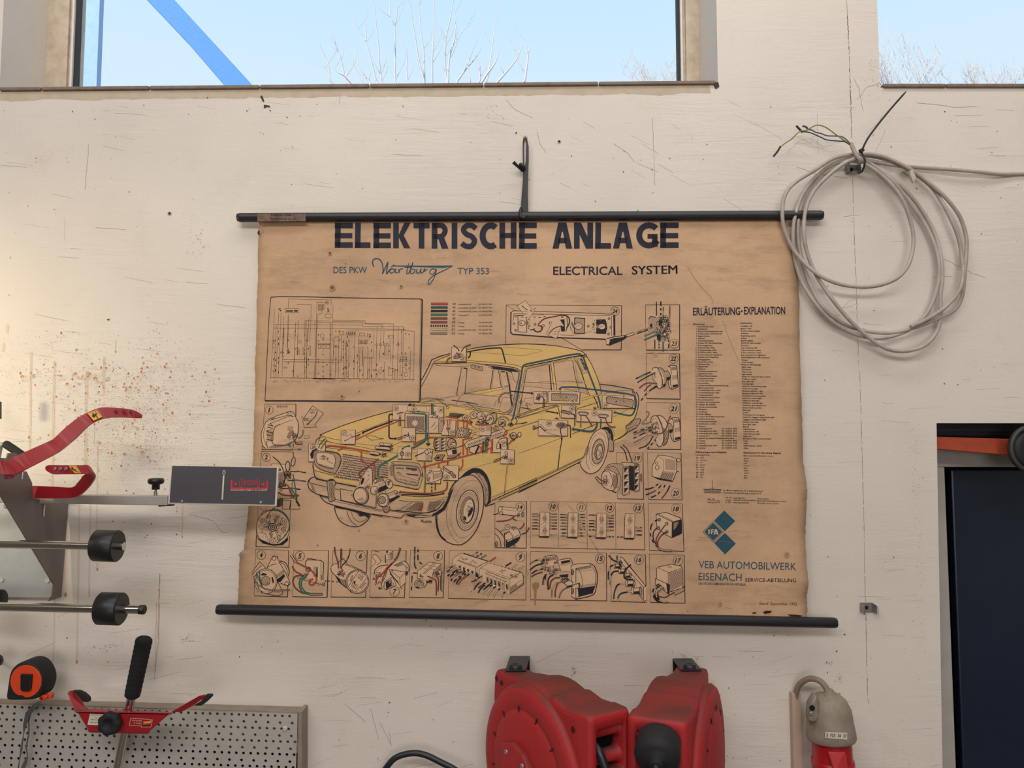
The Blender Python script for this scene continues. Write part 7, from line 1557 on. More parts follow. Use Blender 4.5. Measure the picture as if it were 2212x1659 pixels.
K.line('975,1125 900,1170 865,1270 870,1380 920,1480 980,1540', 14, sm=True, dash=['ink', 'lt', 'ink', 'ink', 'lt', 'ink', 'lt', 'ink', 'lt', 'ink'], outline=3); K.line('965,1245 915,1300 905,1400 950,1500', 16, sm=True); K.line('1085,1205 1000,1320 950,1420 965,1520', 13, 'brown', sm=True, outline=3); K.line('1090,1310 1020,1370 975,1450 980,1530', 14, 'brown', sm=True, outline=3); K.line('1110,1305 1040,1350', 16); K.line('975,1540 1060,1585 1185,1590', 34, sm=True); K.line('980,1540 1062,1583 1180,1588', 20, 'tone', sm=True)
K.part('component_drawing').at(1130, 1070, .12206)  # 10-13 connectors
bx('135,103 2135,140 2155,965 130,925', 4, 10)
for a, b in (('630,112', '622,935'), ('1128,120', '1135,940'), ('1632,128', '1642,948')): K.line(a + ' ' + b, 5)
def conn(x0, y0, left, right):
    K.fill([(x0, y0), (x0 + 172, y0 + 3), (x0 + 168, y0 + 430), (x0 - 12, y0 + 430)], 'lt'); K.fill([(x0 + 2, y0 + 10), (x0 - 18, y0 + 60), (x0 - 22, y0 + 455), (x0 - 10, y0 + 430)], 'tone2'); K.line([(x0, y0), (x0 + 172, y0 + 3), (x0 + 166, y0 + 430), (x0 - 12, y0 + 430)], 7, cl=True); K.fill([(x0 - 15, y0 + 432), (x0 + 166, y0 + 432), (x0 + 140, y0 + 462), (x0 - 28, y0 + 450)], 'ink')
    for yy in (112, 335): K.circ(x0 + 84, y0 + yy, 40, 6, n=18, fill='lt'); K.circ(x0 + 84, y0 + yy, 20, 10, n=12); K.fill([(x0 + 78, y0 + yy - 8), (x0 + 95, y0 + yy - 2), (x0 + 88, y0 + yy + 10)], 'ink')
    for ya, yb in ((12, 75), (150, 195), (240, 298), (372, 425)): K.line([(x0 + 70, y0 + ya), (x0 + 70, y0 + yb)], 5); K.line([(x0 + 98, y0 + ya), (x0 + 98, y0 + yb)], 5)
    K.hatch([(x0 + 5, y0 + 120), (x0 + 5, y0 + 420)], [(x0 + 160, y0 + 10), (x0 + 160, y0 + 300)], 16, 3, 'tone2', .7)
    for yy, c in left: K.line([(x0 - 50, y0 + yy), (x0 - 15, y0 + yy)], 26); K.line([(x0 - 46, y0 + yy - 2), (x0 - 18, y0 + yy - 2)], 12, 'lt'); K.line([(x0 - 142, y0 + yy), (x0 - 50, y0 + yy)], 12, dash=c, outline=4)
    for yy, c in right: K.line([(x0 + 178, y0 + yy), (x0 + 218, y0 + yy)], 26); K.line([(x0 + 182, y0 + yy + 2), (x0 + 214, y0 + yy + 2)], 12, 'lt'); K.line([(x0 + 218, y0 + yy), (x0 + 300, y0 + yy)], 12, dash=c, outline=4)
G, B_, S_, L2 = 'grey', 'brown', 'ink', 'lt'
conn(300, 295, ((35, [G]), (78, [G]), (135, [G, B_]), (190, [G, S_]), (245, ['blue', S_]), (298, [S_, B_, S_]), (412, [L2])), ((38, [G, 'green']), (85, [G]), (140, [G, B_]), (195, [G, S_]), (248, [S_, 'blue']), (298, [S_, B_]), (412, [L2])))
conn(800, 305, ((35, [S_, 'green', G]), (83, [S_, S_, 'green']), (133, [G]), (185, [L2, S_, G]), (240, [G]), (295, [G, S_, S_]), (362, [L2, S_, S_]), (413, [L2, S_, L2])), ((35, [S_, 'green']), (83, [S_, 'green']), (140, [L2, G]), (192, [L2, S_, S_]), (245, [L2, G]), (298, [S_, L2, G]), (362, [S_, L2, L2]), (413, [S_, L2])))
conn(1305, 315, ((33, [B_]), (132, [B_]), (185, [S_]), (237, [S_]), (295, [S_, L2, S_]), (410, [S_, L2])), ((40, [L2, B_]), (88, [B_]), (140, [S_, B_]), (188, [S_]), (242, [S_]), (303, [L2, S_, L2, S_]), (418, [S_, L2, S_])))
conn(1805, 325, ((412, [S_, L2, S_]),), ((245, [L2, B_]), (302, [S_, B_]), (375, [S_])))
for x, y, n_ in ((530, 198, '10'), (1028, 208, '11'), (1532, 222, '12'), (2035, 230, '13')): num(x, y, 78, n_, h=72, w=6)
K.line('770,140 910,295', 3, 'rust'); K.line('1040,500 1135,670 1210,800 1330,1000', 4, 'rust')
K.part('component_drawing').at(1050, 1070, .07835)  # 14 blower
bx('245,155 1115,165 1108,1458 240,1440', 9, 18)
K.fill('350,330 400,310 820,350 1040,450 1050,540 1020,600 950,605 440,530 360,500', 'lt'); K.hatch('450,380 850,430', '450,400 850,450', 50, 6, 'tone2'); K.hatch('450,470 850,500', '450,480 850,510', 40, 5, 'tone'); K.line('380,312 470,315 800,355', 14); K.line('440,520 760,565', 22); K.line('345,420 350,340 385,312 450,320 440,430 470,535 420,530 370,500', 13, sm=True, cl=True); K.line('440,330 430,520', 8); K.circ(385, 455, 18, 9, n=10)
K.fill('990,440 1030,440 1045,520 1020,600 985,605 970,520', 'tone2'); K.circ(1010, 530, 40, 12, ry=70, n=20); K.fill('860,480 950,470 940,590 870,590', 'tone2'); K.scrib(890, 560, 60, 30, 10, 130, 14, size=34)
K.line('195,525 270,520 350,490', 22); K.line('285,718 500,705 650,670 740,610 820,540', 26, 'brown', sm=True, outline=5); K.line('745,610 760,660 850,695', 26, 'brown', sm=True, outline=5); K.line('860,705 1020,712 1040,740', 7); K.line('1050,760 1020,850 920,935', 28, 'brown', sm=True, outline=5)
K.fill('510,1090 560,1040 680,900 760,875 870,920 930,1050 925,1180 860,1290 720,1380 600,1430 530,1430', 'lt'); K.fill('540,1180 600,1290 740,1210 930,1130 920,1190 860,1290 730,1370 620,1430 540,1430', 'ink'); K.hatch('560,1240 900,1080', '580,1270 910,1110', 50, 7, 'tone2'); K.line('690,885 760,872 850,905 915,990 935,1080 925,1180 850,1290 720,1370 610,1430', 18, sm=True); K.line('640,1010 700,1070 740,1150 745,1250 715,1340', 14, sm=True); K.line('515,1080 660,985', 20); K.line('740,980 840,930', 8); K.fill('700,890 760,880 840,910 760,960 690,940', 'tone2')
K.line('245,900 350,970 440,1070 500,1180 520,1400', 16, sm=True); K.line('248,1060 330,1140 390,1250 410,1420', 18, sm=True); K.line('265,915 370,1000 460,1120', 6, sm=True); K.circ(285, 1340, 36, 12, ry=70, n=14, fill='tone2'); K.fill('495,1050 520,1030 520,1420 500,1420', 'ink'); K.line('400,990 530,940', 10); K.line('490,1060 640,990', 8); K.circ(595, 880, 70, 14, n=22, fill='lt'); K.circ(595, 875, 26, 12, n=14); K.line('950,1105 1060,1040', 32); K.line('955,1105 1000,1080', 16, 'lt'); K.line('1060,1050 1130,1000 1190,890', 26, 'brown', sm=True, outline=6); K.line('620,1430 790,1350 840,1430', 12); K.circ(770, 1410, 24, 10, n=12)
num(940, 325, 122, '14', h=120, w=11, fill='paper')
K.part('component_drawing').at(500, 1070, .16272)   # 3 breaker
K.line('640,52 680,52 675,182 905,182 905,165', 7); K.line('790,65 775,340', 5); K.line('640,38 800,40', 5); K.line('640,65 790,68', 5); K.line('350,150 350,400', 4); K.line('330,530 325,680 765,690 770,540', 9); K.line('770,180 790,70', 10)
K.circ(425, 150, 48, 4, a0=0, a1=180); K.circ(552, 430, 222, 7, n=50, ry=232, fill='lt'); K.fill('340,570 420,640 560,670 680,660 750,600 750,560 640,640 540,650 430,600', 'ink'); K.line('330,430 340,540 420,640', 7, sm=True)
for sd in range(3): K.scrib(545, 430, 190, 190, 55, 140 + sd, 6, size=20, rings=9)
K.circ(545, 425, 52, 12, n=24, fill='lt'); K.circ(545, 425, 28, 12, n=18); K.circ(545, 425, 8, 8, n=8)
for x, y, r in ((410, 335, 32), (690, 350, 40), (690, 455, 28), (630, 560, 26), (540, 605, 42), (520, 510, 20), (500, 280, 24), (610, 290, 20), (500, 365, 18), (630, 385, 20), (588, 330, 16)): K.circ(x, y, r, 6, n=14, fill='lt'); K.circ(x, y, r * .45, 6, n=10)
K.line('540,180 640,200 720,260 765,350 760,450 700,550 600,635', 9, 'green', sm=True, outline=3); K.line('585,150 520,210 460,310', 8, 'ink'); K.line('700,5 800,10 890,15', 8, 'brown'); K.line('780,20 850,40 870,80', 10, 'green', outline=2); K.line('860,70 905,145', 24); K.line('390,270 420,220 500,195 560,200', 6, sm=True)
K.part('component_drawing')                       # 4 dynamo
bx('320,715 760,730 745,1348 300,1335', 4, 9); num(395, 793, 58, '4', h=60, w=5)
K.fill('470,940 540,810 590,800 620,870 740,890 765,980 750,1080 775,1170 740,1200 680,1160 610,1120', 'lt'); K.fill('470,930 600,890 720,1010 700,1080 620,1120 560,1010', 'lt'); K.fill('600,1120 700,1040 710,1080 650,1150 620,1150', 'ink'); K.line('470,960 545,815 570,800 605,815 640,900 720,1030 780,1170 760,1195 710,1190 650,1165', 8, sm=False); K.circ(566, 838, 26, 7, n=14, fill='lt'); K.circ(735, 1172, 26, 8, n=14, fill='lt'); K.line('640,870 720,900 765,1000 755,1070', 12, sm=True); K.line('630,885 700,920 740,1010 735,1080', 8, sm=True); K.line('470,960 540,920 600,910', 7); K.hatch('590,1060 690,980', '610,1100 710,1020', 20, 5, 'tone2')
K.fill('280,1010 380,890 455,960 430,1000 300,1060', 'lt'); K.line('275,1020 375,885 455,965', 8); K.line('280,1050 400,930', 6); K.line('270,1050 385,925 400,945', 5)
K.circ(455, 1140, 152, 9, ry=165, n=44, fill='lt'); K.circ(455, 1140, 135, 5, ry=145, n=40); K.line('330,1020 350,1200 400,1280 520,1320 640,1325 680,1290 640,1200 600,1120', 8, sm=True); K.circ(455, 1135, 60, 7, n=24, fill='tone'); K.fill('440,1180 490,1140 480,1200 455,1205', 'tone2'); K.fill('390,1050 420,1030 470,1045 460,1065 400,1065', 'ink'); K.fill('530,1090 550,1085 565,1150 550,1175 540,1140', 'ink'); K.fill('310,1200 360,1270 440,1300 430,1310 340,1270', 'tone2')
K.line('300,1070 320,1150 400,1220 500,1255 600,1262 780,1255', 13, 'tone2', sm=True, outline=4); K.line('370,1000 380,1120 410,1210', 11, 'green', sm=True, outline=3); K.line('340,1050 370,1130 410,1220', 9, 'green', sm=True, outline=3); K.hatch('520,1290 660,1300', '530,1300 640,1230', 12, 5, 'tone2', .3); K.circ(612, 815, 7, 0, fill='ink', n=8)
K.part('component_drawing')                       # 5 regulator
bx('828,728 1290,732 1268,1355 810,1345', 4, 9); num(908, 805, 62, '5', h=66, w=5)
K.fill('985,880 1010,850 1180,860 1220,890 1215,1050 1200,1150 1120,1140 985,1080', 'lt'); K.line('985,960 985,880 1010,855 1180,862 1222,890 1215,1120', 10); K.line('1190,880 1190,1120', 6); K.fill('1130,950 1145,950 1145,1090 1120,1090', 'ink'); K.fill('1085,945 1130,948 1120,1090 1085,1080', 'tone'); K.line('1000,850 1020,835 1100,850 1200,870', 8); K.circ(1020, 985, 34, 8, n=16, fill='tone2'); K.fill('1180,1060 1225,1050 1215,1110 1185,1140', 'tone2'); K.fill('1130,1160 1245,1170 1235,1200 1140,1195', 'tone'); K.circ(1222, 1178, 16, 6, n=12); K.scrib(980, 1060, 60, 35, 20, 150, 8, size=20, rings=4); K.line('870,1095 1240,1200', 6)
K.line('790,790 860,890', 34); K.line('792,790 858,886', 18, 'lt'); K.line('800,780 862,880', 6); K.line('860,890 950,935 1040,980 1110,1060 1130,1130 1080,1190 1040,1180 1040,1130 1085,1110', 13, 'red', sm=True, outline=4); K.line('805,940 850,1010 930,1050', 12, 'brown', sm=True, outline=3); K.line('935,1065 850,1075 815,1140 850,1230 930,1290 1020,1310', 13, 'brown', sm=True, outline=3); K.line('960,1070 910,1120 905,1210 950,1290 1040,1310', 14, 'green', sm=True, outline=3); K.line('990,1085 935,1130 930,1210 980,1280 1040,1300', 11, 'green', sm=True, outline=3); K.line('1035,1312 1210,1312', 34); K.line('1035,1312 1205,1312', 16, 'tone')
K.line('1240,1135 1352,1140', 9, dash=['ink', None, 'ink', None, 'ink'])
K.part('component_drawing').at(700, 1170, .12658)   # 6 starter
bx('150,145 738,148 710,950 118,945', 5, 12); num(624, 243, 82, '6', h=84, w=6); K.line('80,150 60,950', 1, 'ink')
K.fill('110,440 180,380 260,395 360,395 600,480 760,560 765,700 720,830 600,890 480,860 380,770 200,600 130,520', 'lt'); K.fill('180,560 250,690 370,790 360,680 250,620', 'ink'); K.fill('350,395 500,440 600,480 560,490 420,420', 'tone2'); K.fill('270,640 370,650 380,770 290,700', 'tone2'); K.line('120,430 160,385 230,380', 9, sm=True); K.line('115,440 130,510 200,590 260,690 380,780 470,870', 11, sm=True); K.line('360,400 450,400 620,480 720,540', 9); K.circ(568, 685, 198, 10, ry=200, n=50, fill='lt'); K.circ(570, 685, 178, 6, ry=182, n=50)
K.line('410,775 600,490', 8); K.line('395,760 390,650 460,530 590,500', 7, sm=True); K.line('535,860 740,610', 8); K.line('530,865 640,850 740,740 745,620', 7, sm=True); K.line('445,660 480,580 495,590 465,670', 8, cl=True); K.line('620,790 690,700 710,710 640,800', 8, cl=True); K.fill('500,680 540,670 530,720 505,715', 'ink')
for p in ('490,700 520,710 500,780 470,760', '540,730 570,745 540,805 515,790', '600,560 625,575 600,630 575,610', '650,580 670,600 640,660 620,645'): K.line(p, 8, cl=True)
K.text('MZD', 620, 545, 700, 40, y1=580); K.text('L50', 440, 835, 500, 40, y1=865)
K.scrib(290, 540, 75, 70, 36, 160, 9, size=30, rings=8); K.line('240,350 330,290 400,390', 9); K.line('180,90 190,200 235,350 250,460', 17, 'brown', sm=True, outline=4); K.line('296,120 294,300', 34); K.line('306,120 304,300', 8, 'tone'); K.line('292,300 285,460', 18); K.line('300,310 292,460', 5, 'lt'); K.line('445,115 430,220 380,330 310,410 300,470', 13, sm=True, dash=['brown', 'brown', 'ink', 'brown', 'ink', 'ink', 'brown'], outline=3)
K.line('60,668 240,690', 12, dash=['ink', None, 'ink', None, 'ink']); K.line('0,730 40,650', 6)
K.part('component_drawing')                       # 7 ignition switch
bx('808,145 1402,150 1372,955 780,950', 5, 12)
K.fill('820,240 870,220 930,260 960,330 1060,370 900,500 850,560 815,500', 'lt'); K.line('825,240 880,225 930,270 970,340 900,400', 8, sm=True); K.line('815,430 890,350 820,260', 7); K.line('850,160 950,175', 7); K.fill('1040,200 1100,160 1170,160 1170,270 1120,310 1050,290', 'lt'); K.line('1040,210 1110,215 1110,310', 8); K.fill('1120,200 1165,185 1165,270 1130,290', 'tone2'); K.line('1045,230 1050,360', 14); K.fill('1060,160 1090,155 1090,195 1060,190', 'ink'); K.line('1110,200 1175,165 1170,280 1120,315', 8)
K.fill('850,560 870,480 960,400 1060,370 1100,400 1230,330 1360,330 1440,400 1450,500 1420,580 1395,700 1300,790 1200,760 1060,820 1010,800 980,700', 'lt'); K.fill('1190,400 1310,350 1350,400 1260,430 1230,430', 'tone2'); K.line('1190,410 1320,345 1400,440 1400,530', 9); K.line('1320,350 1370,330 1420,370 1450,440 1445,500 1400,560', 10, sm=True); K.fill('1400,500 1440,510 1420,580 1395,580', 'ink'); K.text('184', 1390, 420, 1430, 34, y1=490)
K.line('1110,470 1390,520 1395,700 1290,790', 9); K.line('1110,480 1290,620 1390,530', 8); K.fill('1110,480 1180,590 1260,680 1300,760 1200,640 1130,560', 'ink'); K.line('1290,620 1300,780', 8); K.fill('1145,480 1185,490 1170,510', 'ink'); K.fill('1280,495 1320,505 1300,520', 'ink'); K.fill('1050,690 1150,640 1160,750 1060,820', 'ink'); K.fill('1100,660 1140,640 1150,700 1110,720', 'tone2'); K.line('1030,690 1170,600 1230,740 1060,825 1020,790', 9, cl=True); K.line('855,560 870,480 950,420 1090,395', 14, sm=True); K.line('880,560 900,490 1000,430', 8, 'tone2', sm=True); K.scrib(930, 580, 60, 60, 20, 161, 9, size=30, rings=3)
K.text('MTE', 880, 750, 985, 36, y1=700)
K.line('1300,105 1260,240 1200,330', 40, sm=True); K.line('1290,110 1250,240 1190,325', 8, 'tone', sm=True); K.line('1312,110 1275,240 1215,330', 6, 'tone', sm=True); K.line('1200,340 1090,430 1020,520 960,580 900,620 885,700', 14, 'red', sm=True, outline=6); K.line('1160,380 1080,470 1020,580 990,680', 12, 'red', sm=True, outline=6); K.line('1200,350 1090,450 1045,600 990,700 975,770', 11, sm=True); K.scrib(960, 800, 34, 22, 8, 162, 8, size=22); K.scrib(845, 640, 22, 22, 6, 163, 8, size=18); K.circ(1165, 725, 20, 8, n=12, fill='lt'); K.fill('1305,780 1330,790 1320,810', 'ink')
num(1202, 852, 82, '7', h=84, w=6, fill='paper')
K.part('component_drawing')                       # 8 hazard switch
bx('1475,145 2058,150 2035,960 1450,950', 5, 12); num(1945, 245, 78, '8', h=84, w=6)
K.fill('1600,500 1800,345 2005,380 1995,500 1860,610 1760,650 1700,640 1590,620', 'lt'); K.fill('1850,590 2000,470 2000,390 1960,430 1850,540', 'tone2'); K.line('1600,500 1800,348 2005,382 1870,500 1850,600', 9); K.line('1600,500 1590,625 1680,640', 9); K.line('1690,550 1870,365', 8); K.line('1720,555 1900,375', 8); K.line('1760,410 1820,405', 6); K.line('1700,460 1770,470', 6); K.line('1820,460 1880,480', 6); K.line('1870,420 1930,430', 6); K.scrib(1650, 590, 50, 40, 14, 170, 8, size=22); K.circ(1620, 725, 76, 10, ry=72, n=26, fill='lt'); K.circ(1625, 715, 48, 9, n=22, fill='tone'); K.fill('1560,760 1640,780 1600,800 1570,790', 'ink'); K.line('1600,670 1660,700', 9); K.line('1700,790 1760,700 1850,660', 22); K.line('1700,785 1755,700', 8, 'lt'); K.scrib(1800, 680, 60, 30, 18, 171, 9, size=24, rings=3); K.scrib(1930, 560, 50, 60, 26, 172, 10, size=26, rings=4); K.line('1560,740 1555,700', 8)
K.line('1550,85 1545,350 1560,440 1620,490', 14, sm=True, dash=['ink', 'ink', 'green', 'ink', 'green', 'ink', 'ink', 'lt'], outline=4); K.line('1605,90 1603,300 1640,360 1710,395', 15, sm=True, dash=['lt', 'ink', 'lt', 'ink', 'ink', 'lt', 'ink', 'lt'], outline=4); K.line('1585,540 1520,535 1503,580 1490,830', 13, sm=True, dash=['ink', 'lt', 'ink', 'green', 'lt', 'ink'], outline=4); K.line('1760,590 1880,640 1915,700 1915,920', 16, 'brown', sm=True, outline=4); K.line('1930,620 1955,660 1945,850', 13, 'brown', sm=True, outline=4); K.line('1990,580 1985,830', 12); K.line('2010,520 2012,855', 12); K.line('1960,480 2010,500 2015,560', 9, sm=True)
K.part('component_drawing').at(950, 1170, .09494)    # 9 fuse box
bx('220,195 1970,220 1960,1328 190,1290', 6, 13); num(1833, 353, 104, '9', h=116, w=8)
for a, b, c in (('720,310', '870,235', ['lt', 'lt', 'brown']), ('840,340', '960,265', ['ink', 'lt', 'ink']), ('945,375', '1065,300', ['grey']), ('1110,470', '1280,355', ['red']), ('1490,560', '1630,475', ['ink']), ('1640,600', '1775,505', ['lt']), ('1760,660', '1925,550', ['lt']), ('1900,800', '2025,710', ['lt'])): K.line(a + ' ' + b, 18, dash=c, outline=7)
K.fill('290,420 310,370 490,265 540,260 1110,450 1880,700 1900,860 1910,970 1590,1190 1500,1150 810,850 690,790 300,510', 'lt')
K.line('300,520 290,420 320,365 490,265 550,262 1110,450', 8); K.line('540,270 1110,450', 20); K.line('1130,480 1860,700 1890,740 1905,860', 14); K.line('1170,490 1850,710', 10, 'tone2'); K.fill('430,380 500,300 560,290 480,340 440,420', 'tone'); K.line('930,600 1570,820 1600,850 1590,1190', 7); K.line('390,430 820,590', 7); K.fill('1590,1060 1900,860 1910,970 1590,1190', 'tone2'); K.fill('1740,960 1790,900 1900,860 1890,920 1780,1010', 'lt'); K.line('1590,1050 1890,860', 8); K.line('1905,860 1912,970 1590,1190', 12); K.line('1580,850 1830,710', 10)
K.line('815,850 815,620 840,570 1060,470 1110,490', 10); K.line('840,700 850,600 960,530', 8); K.line('905,790 895,640 940,590 1110,490', 9); K.fill('835,740 880,730 885,810 840,820', 'ink')
K.hatch('400,400 820,545', '400,440 820,590', 60, 6, 'tone2', .3); K.scrib(560, 390, 90, 30, 16, 180, 8, size=22, rings=0); K.scrib(800, 470, 110, 40, 18, 181, 8, size=20, rings=0); K.scrib(1450, 680, 120, 50, 12, 182, 8, size=26, rings=0); K.scrib(1690, 780, 110, 50, 34, 183, 8, size=26, rings=0); K.hatch('1050,660 1560,850', '1050,690 1560,880', 46, 9, 'ink', .4); K.hatch('1020,700 1540,900', '1010,730 1530,940', 30, 10, 'ink', .3)
for k in range(5): x = 430 + k * 95; y = 540 + k * 38; K.fill([(x, y), (x + 45, y + 15), (x + 45, y + 120), (x + 10, y + 105)], 'ink'); K.line([(x + 55, y - 30), (x + 55, y + 110)], 6)
for k in range(6): x = 1060 + k * 88; y = 800 + k * 32; K.fill([(x, y), (x + 48, y + 15), (x + 46, y + 140), (x + 12, y + 120)], 'ink'); K.line([(x + 15, y + 20), (x + 40, y + 28), (x + 38, y + 60)], 7, 'lt'); K.line([(x + 62, y - 20), (x + 62, y + 150)], 7)
K.fill('690,700 800,750 800,855 690,800', 'tone'); K.fill('1400,960 1480,1000 1480,1130 1400,1090', 'tone')
for p, c in (('150,640 260,580 370,520', ['lt', 'brown', 'lt']), ('160,690 280,610 380,560', ['brown', 'lt', 'lt']), ('170,780 320,690 460,600', ['ink', 'lt', 'ink', 'ink', 'lt']), ('200,840 280,760 470,650', ['lt', 'ink', 'ink', 'lt', 'ink', 'lt']), ('250,900 300,820 420,730 510,680', ['ink', 'lt', 'grey', 'grey', 'brown']), ('295,975 350,880 480,770 590,670', ['lt', 'ink', 'ink', 'lt', 'ink', 'lt', 'ink', 'ink']), ('375,975 420,880 540,770 660,690', ['ink', 'ink', 'ink', 'lt', 'ink', 'lt']), ('425,985 480,890 600,790 680,740', ['red', 'red', 'red', 'red', 'ink']),
             ('715,915 790,890 880,830 970,780', ['brown', 'ink', 'red', 'ink', 'brown']), ('760,995 860,900 985,830', ['lt', 'lt', 'lt']), ('775,1100 820,1020 900,940 990,890', ['brown', 'ink', 'ink', 'brown', 'lt']), ('870,1055 980,980 1080,900', ['brown', 'brown', 'ink', 'lt']), ('875,1165 930,1070 1010,1000 1090,940', ['ink', 'ink', 'ink', 'lt']), ('985,1095 1090,1010 1190,920', ['green', 'ink', 'ink', 'ink']), ('995,1210 1040,1110 1120,1030 1200,980', ['lt', 'lt', 'lt', 'ink']), ('1095,1260 1130,1160 1210,1070 1280,1020', ['lt', 'lt', 'lt', 'ink']), ('1225,1270 1260,1180 1330,1100 1380,1060', ['lt', 'lt', 'lt', 'ink']), ('1405,1275 1440,1190 1530,1110', ['lt', 'lt', 'ink', 'lt'])): K.line(p, 20, sm=True, dash=c, outline=7)
K.circ(725, 1138, 12, 0, fill='ink', n=8)
K.part('component_drawing').at(1130, 1180, .16275)   # 15 gauges
bx('98,68 1105,90 1110,725 98,710', 4, 9); num(1020, 165, 62, '15', h=58, w=5)
def gauge(x, y, s_):
    def q(st): return [(x + a * s_, y + b * s_) for a, b in pts_of(st)]
    K.fill(q('30,20 100,10 280,0 340,40 365,150 340,330 300,420 100,470 20,440'), 'lt'); K.fill(q('100,70 290,35 310,60 100,100'), 'tone2'); K.fill(q('120,335 350,300 320,400 130,450'), 'ink'); K.hatch(q('110,110 330,70'), q('110,125 330,90'), 30, 4, 'tone'); K.hatch(q('115,300 350,265'), q('115,330 350,290'), 30, 5, 'tone2')
    K.line(q('95,70 95,480 40,440 30,30 110,10 290,0'), 8); K.line(q('95,70 290,30'), 6); K.line(q('270,0 340,40 380,150 370,300 320,420 100,478'), 11, sm=True); K.line(q('285,20 335,80 360,180 345,320 300,410'), 6, sm=True); K.circ(x + 52 * s_, y + 120 * s_, 14 * s_, 9, ry=34 * s_, n=16, fill='tone2'); K.circ(x + 52 * s_, y + 370 * s_, 14 * s_, 9, ry=34 * s_, n=16, fill='tone2'); K.line(q('95,75 150,110 180,250 150,400 100,470'), 6, sm=True)
K.fill('280,140 430,118 460,170 450,250 300,280', 'lt'); K.hatch('300,150 440,130', '310,200 450,180', 26, 5, 'tone2'); K.line('275,145 300,132 420,118 455,150 460,190', 8, sm=True); K.line('300,140 320,250', 6)
K.fill('450,180 600,155 660,230 640,340 500,340', 'lt'); K.fill('500,200 620,180 630,210 510,235', 'ink'); K.hatch('490,240 640,215', '500,260 650,235', 20, 4, 'tone2'); K.line('440,190 600,160 640,180 660,240', 9, sm=True); K.line('460,190 500,330 620,330', 6); K.fill('480,380 600,370 600,410 500,415', 'ink')
gauge(605, 225, 1.0)
K.scrib(290, 240, 60, 100, 44, 190, 7, size=22, rings=6); K.scrib(400, 320, 90, 60, 34, 191, 7, size=22, rings=5); K.scrib(440, 215, 30, 20, 8, 192, 8, size=18); K.scrib(560, 450, 60, 40, 30, 193, 8, size=22, rings=5)
K.fill('550,480 600,455 650,465 660,510 580,530', 'lt'); K.line('545,490 600,455 655,468 660,510 590,530', 8, cl=True); K.fill('680,500 745,485 750,550 685,560', 'lt'); K.line('660,520 745,487 752,550 690,560', 9); K.circ(745, 518, 10, 7, ry=32, n=14)
for p, c in (('85,240 150,195 240,170', ['grey', 'grey', 'ink', 'lt']), ('90,318 160,260 270,225', ['ink', 'ink', 'ink']), ('112,365 180,320 270,300', ['ink', 'ink', 'lt', 'ink']), ('108,405 180,365 260,345', ['brown', 'brown', 'brown']), ('260,515 275,420 310,370', ['blue', 'ink']), ('298,520 295,430 300,370', ['lt', 'ink']), ('333,578 330,470 350,410 400,380', ['ink', 'ink']), ('352,568 370,470 420,425 490,415', ['brown', 'brown']), ('380,678 385,580 430,500 540,470', ['grey', 'lt', 'grey']), ('425,675 430,580 460,490', ['brown', 'brown']), ('475,690 510,600 590,545 660,530', ['grey', 'grey', 'ink'])): K.line(p, 11, sm=True, dash=c, outline=4)
K.fill('118,500 165,475 212,490 210,540 180,580 175,700 165,785 150,785 148,600 120,550', 'stain'); K.line('965,0 1000,80 1060,190 1090,280 1075,330', 4, 'rust', sm=True)
K.part('component_drawing')                       # 16 control lamps
bx('1160,88 1622,108 1635,745 1170,730', 4, 9); num(1538, 180, 62, '16', h=58, w=5)
K.fill('1285,150 1310,145 1635,530 1635,745 1600,740 1540,640 1310,230', 'lt'); K.line('1290,160 1300,145 1330,160 1630,530 1600,545', 8); K.line('1295,175 1310,230 1600,545 1600,730', 7); K.line('1540,640 1610,735 1632,720', 9); K.line('1335,180 1620,520', 5); K.fill('1540,560 1595,560 1598,720 1545,640', 'tone')
for x, y, s_ in ((1255, 262, .8), (1320, 330, .9), (1390, 385, .8), (1425, 492, 1.1), (1505, 590, 1.2)):
    K.fill([(x - 45 * s_, y - 28 * s_), (x + 40 * s_, y - 34 * s_), (x + 45 * s_, y + 34 * s_), (x - 40 * s_, y + 36 * s_)], 'lt'); K.line([(x - 45 * s_, y - 28 * s_), (x + 40 * s_, y - 34 * s_), (x + 45 * s_, y + 34 * s_), (x - 40 * s_, y + 36 * s_)], 8, cl=True); K.fill([(x - 30 * s_, y + 8 * s_), (x + 40 * s_, y + 2 * s_), (x + 42 * s_, y + 30 * s_), (x - 30 * s_, y + 34 * s_)], 'ink'); K.circ(x - 46 * s_, y, 12 * s_, 8, ry=40 * s_, n=14, fill='lt'); K.circ(x + 44 * s_, y, 12 * s_, 8, ry=44 * s_, n=14, fill='tone')
K.scrib(1290, 220, 30, 25, 10, 195, 7, size=16)
for p, c in (('1135,120 1190,180 1250,210', ['brown', 'ink', 'ink']), ('1247,122 1250,180 1270,230 1310,275', ['blue', 'grey', 'ink']), ('1132,445 1135,330 1160,270 1200,250', ['blue', 'ink', 'lt', 'ink']), ('1158,512 1165,400 1200,340 1260,330', ['grey', 'lt', 'ink', 'ink']), ('1432,245 1360,310 1340,380 1360,430 1460,440', ['ink', 'ink', 'ink', 'ink']), ('1202,700 1215,600 1260,510 1360,500', ['blue', 'blue', 'ink', 'lt']), ('1250,745 1270,660 1320,620 1440,600', ['lt', 'blue', 'ink', 'ink', 'lt'])): K.line(p, 12, sm=True, dash=c, outline=4)
K.part('component_drawing')                       # 17 dimmer relay
bx('1675,102 2138,118 2150,755 1690,745', 4, 9)
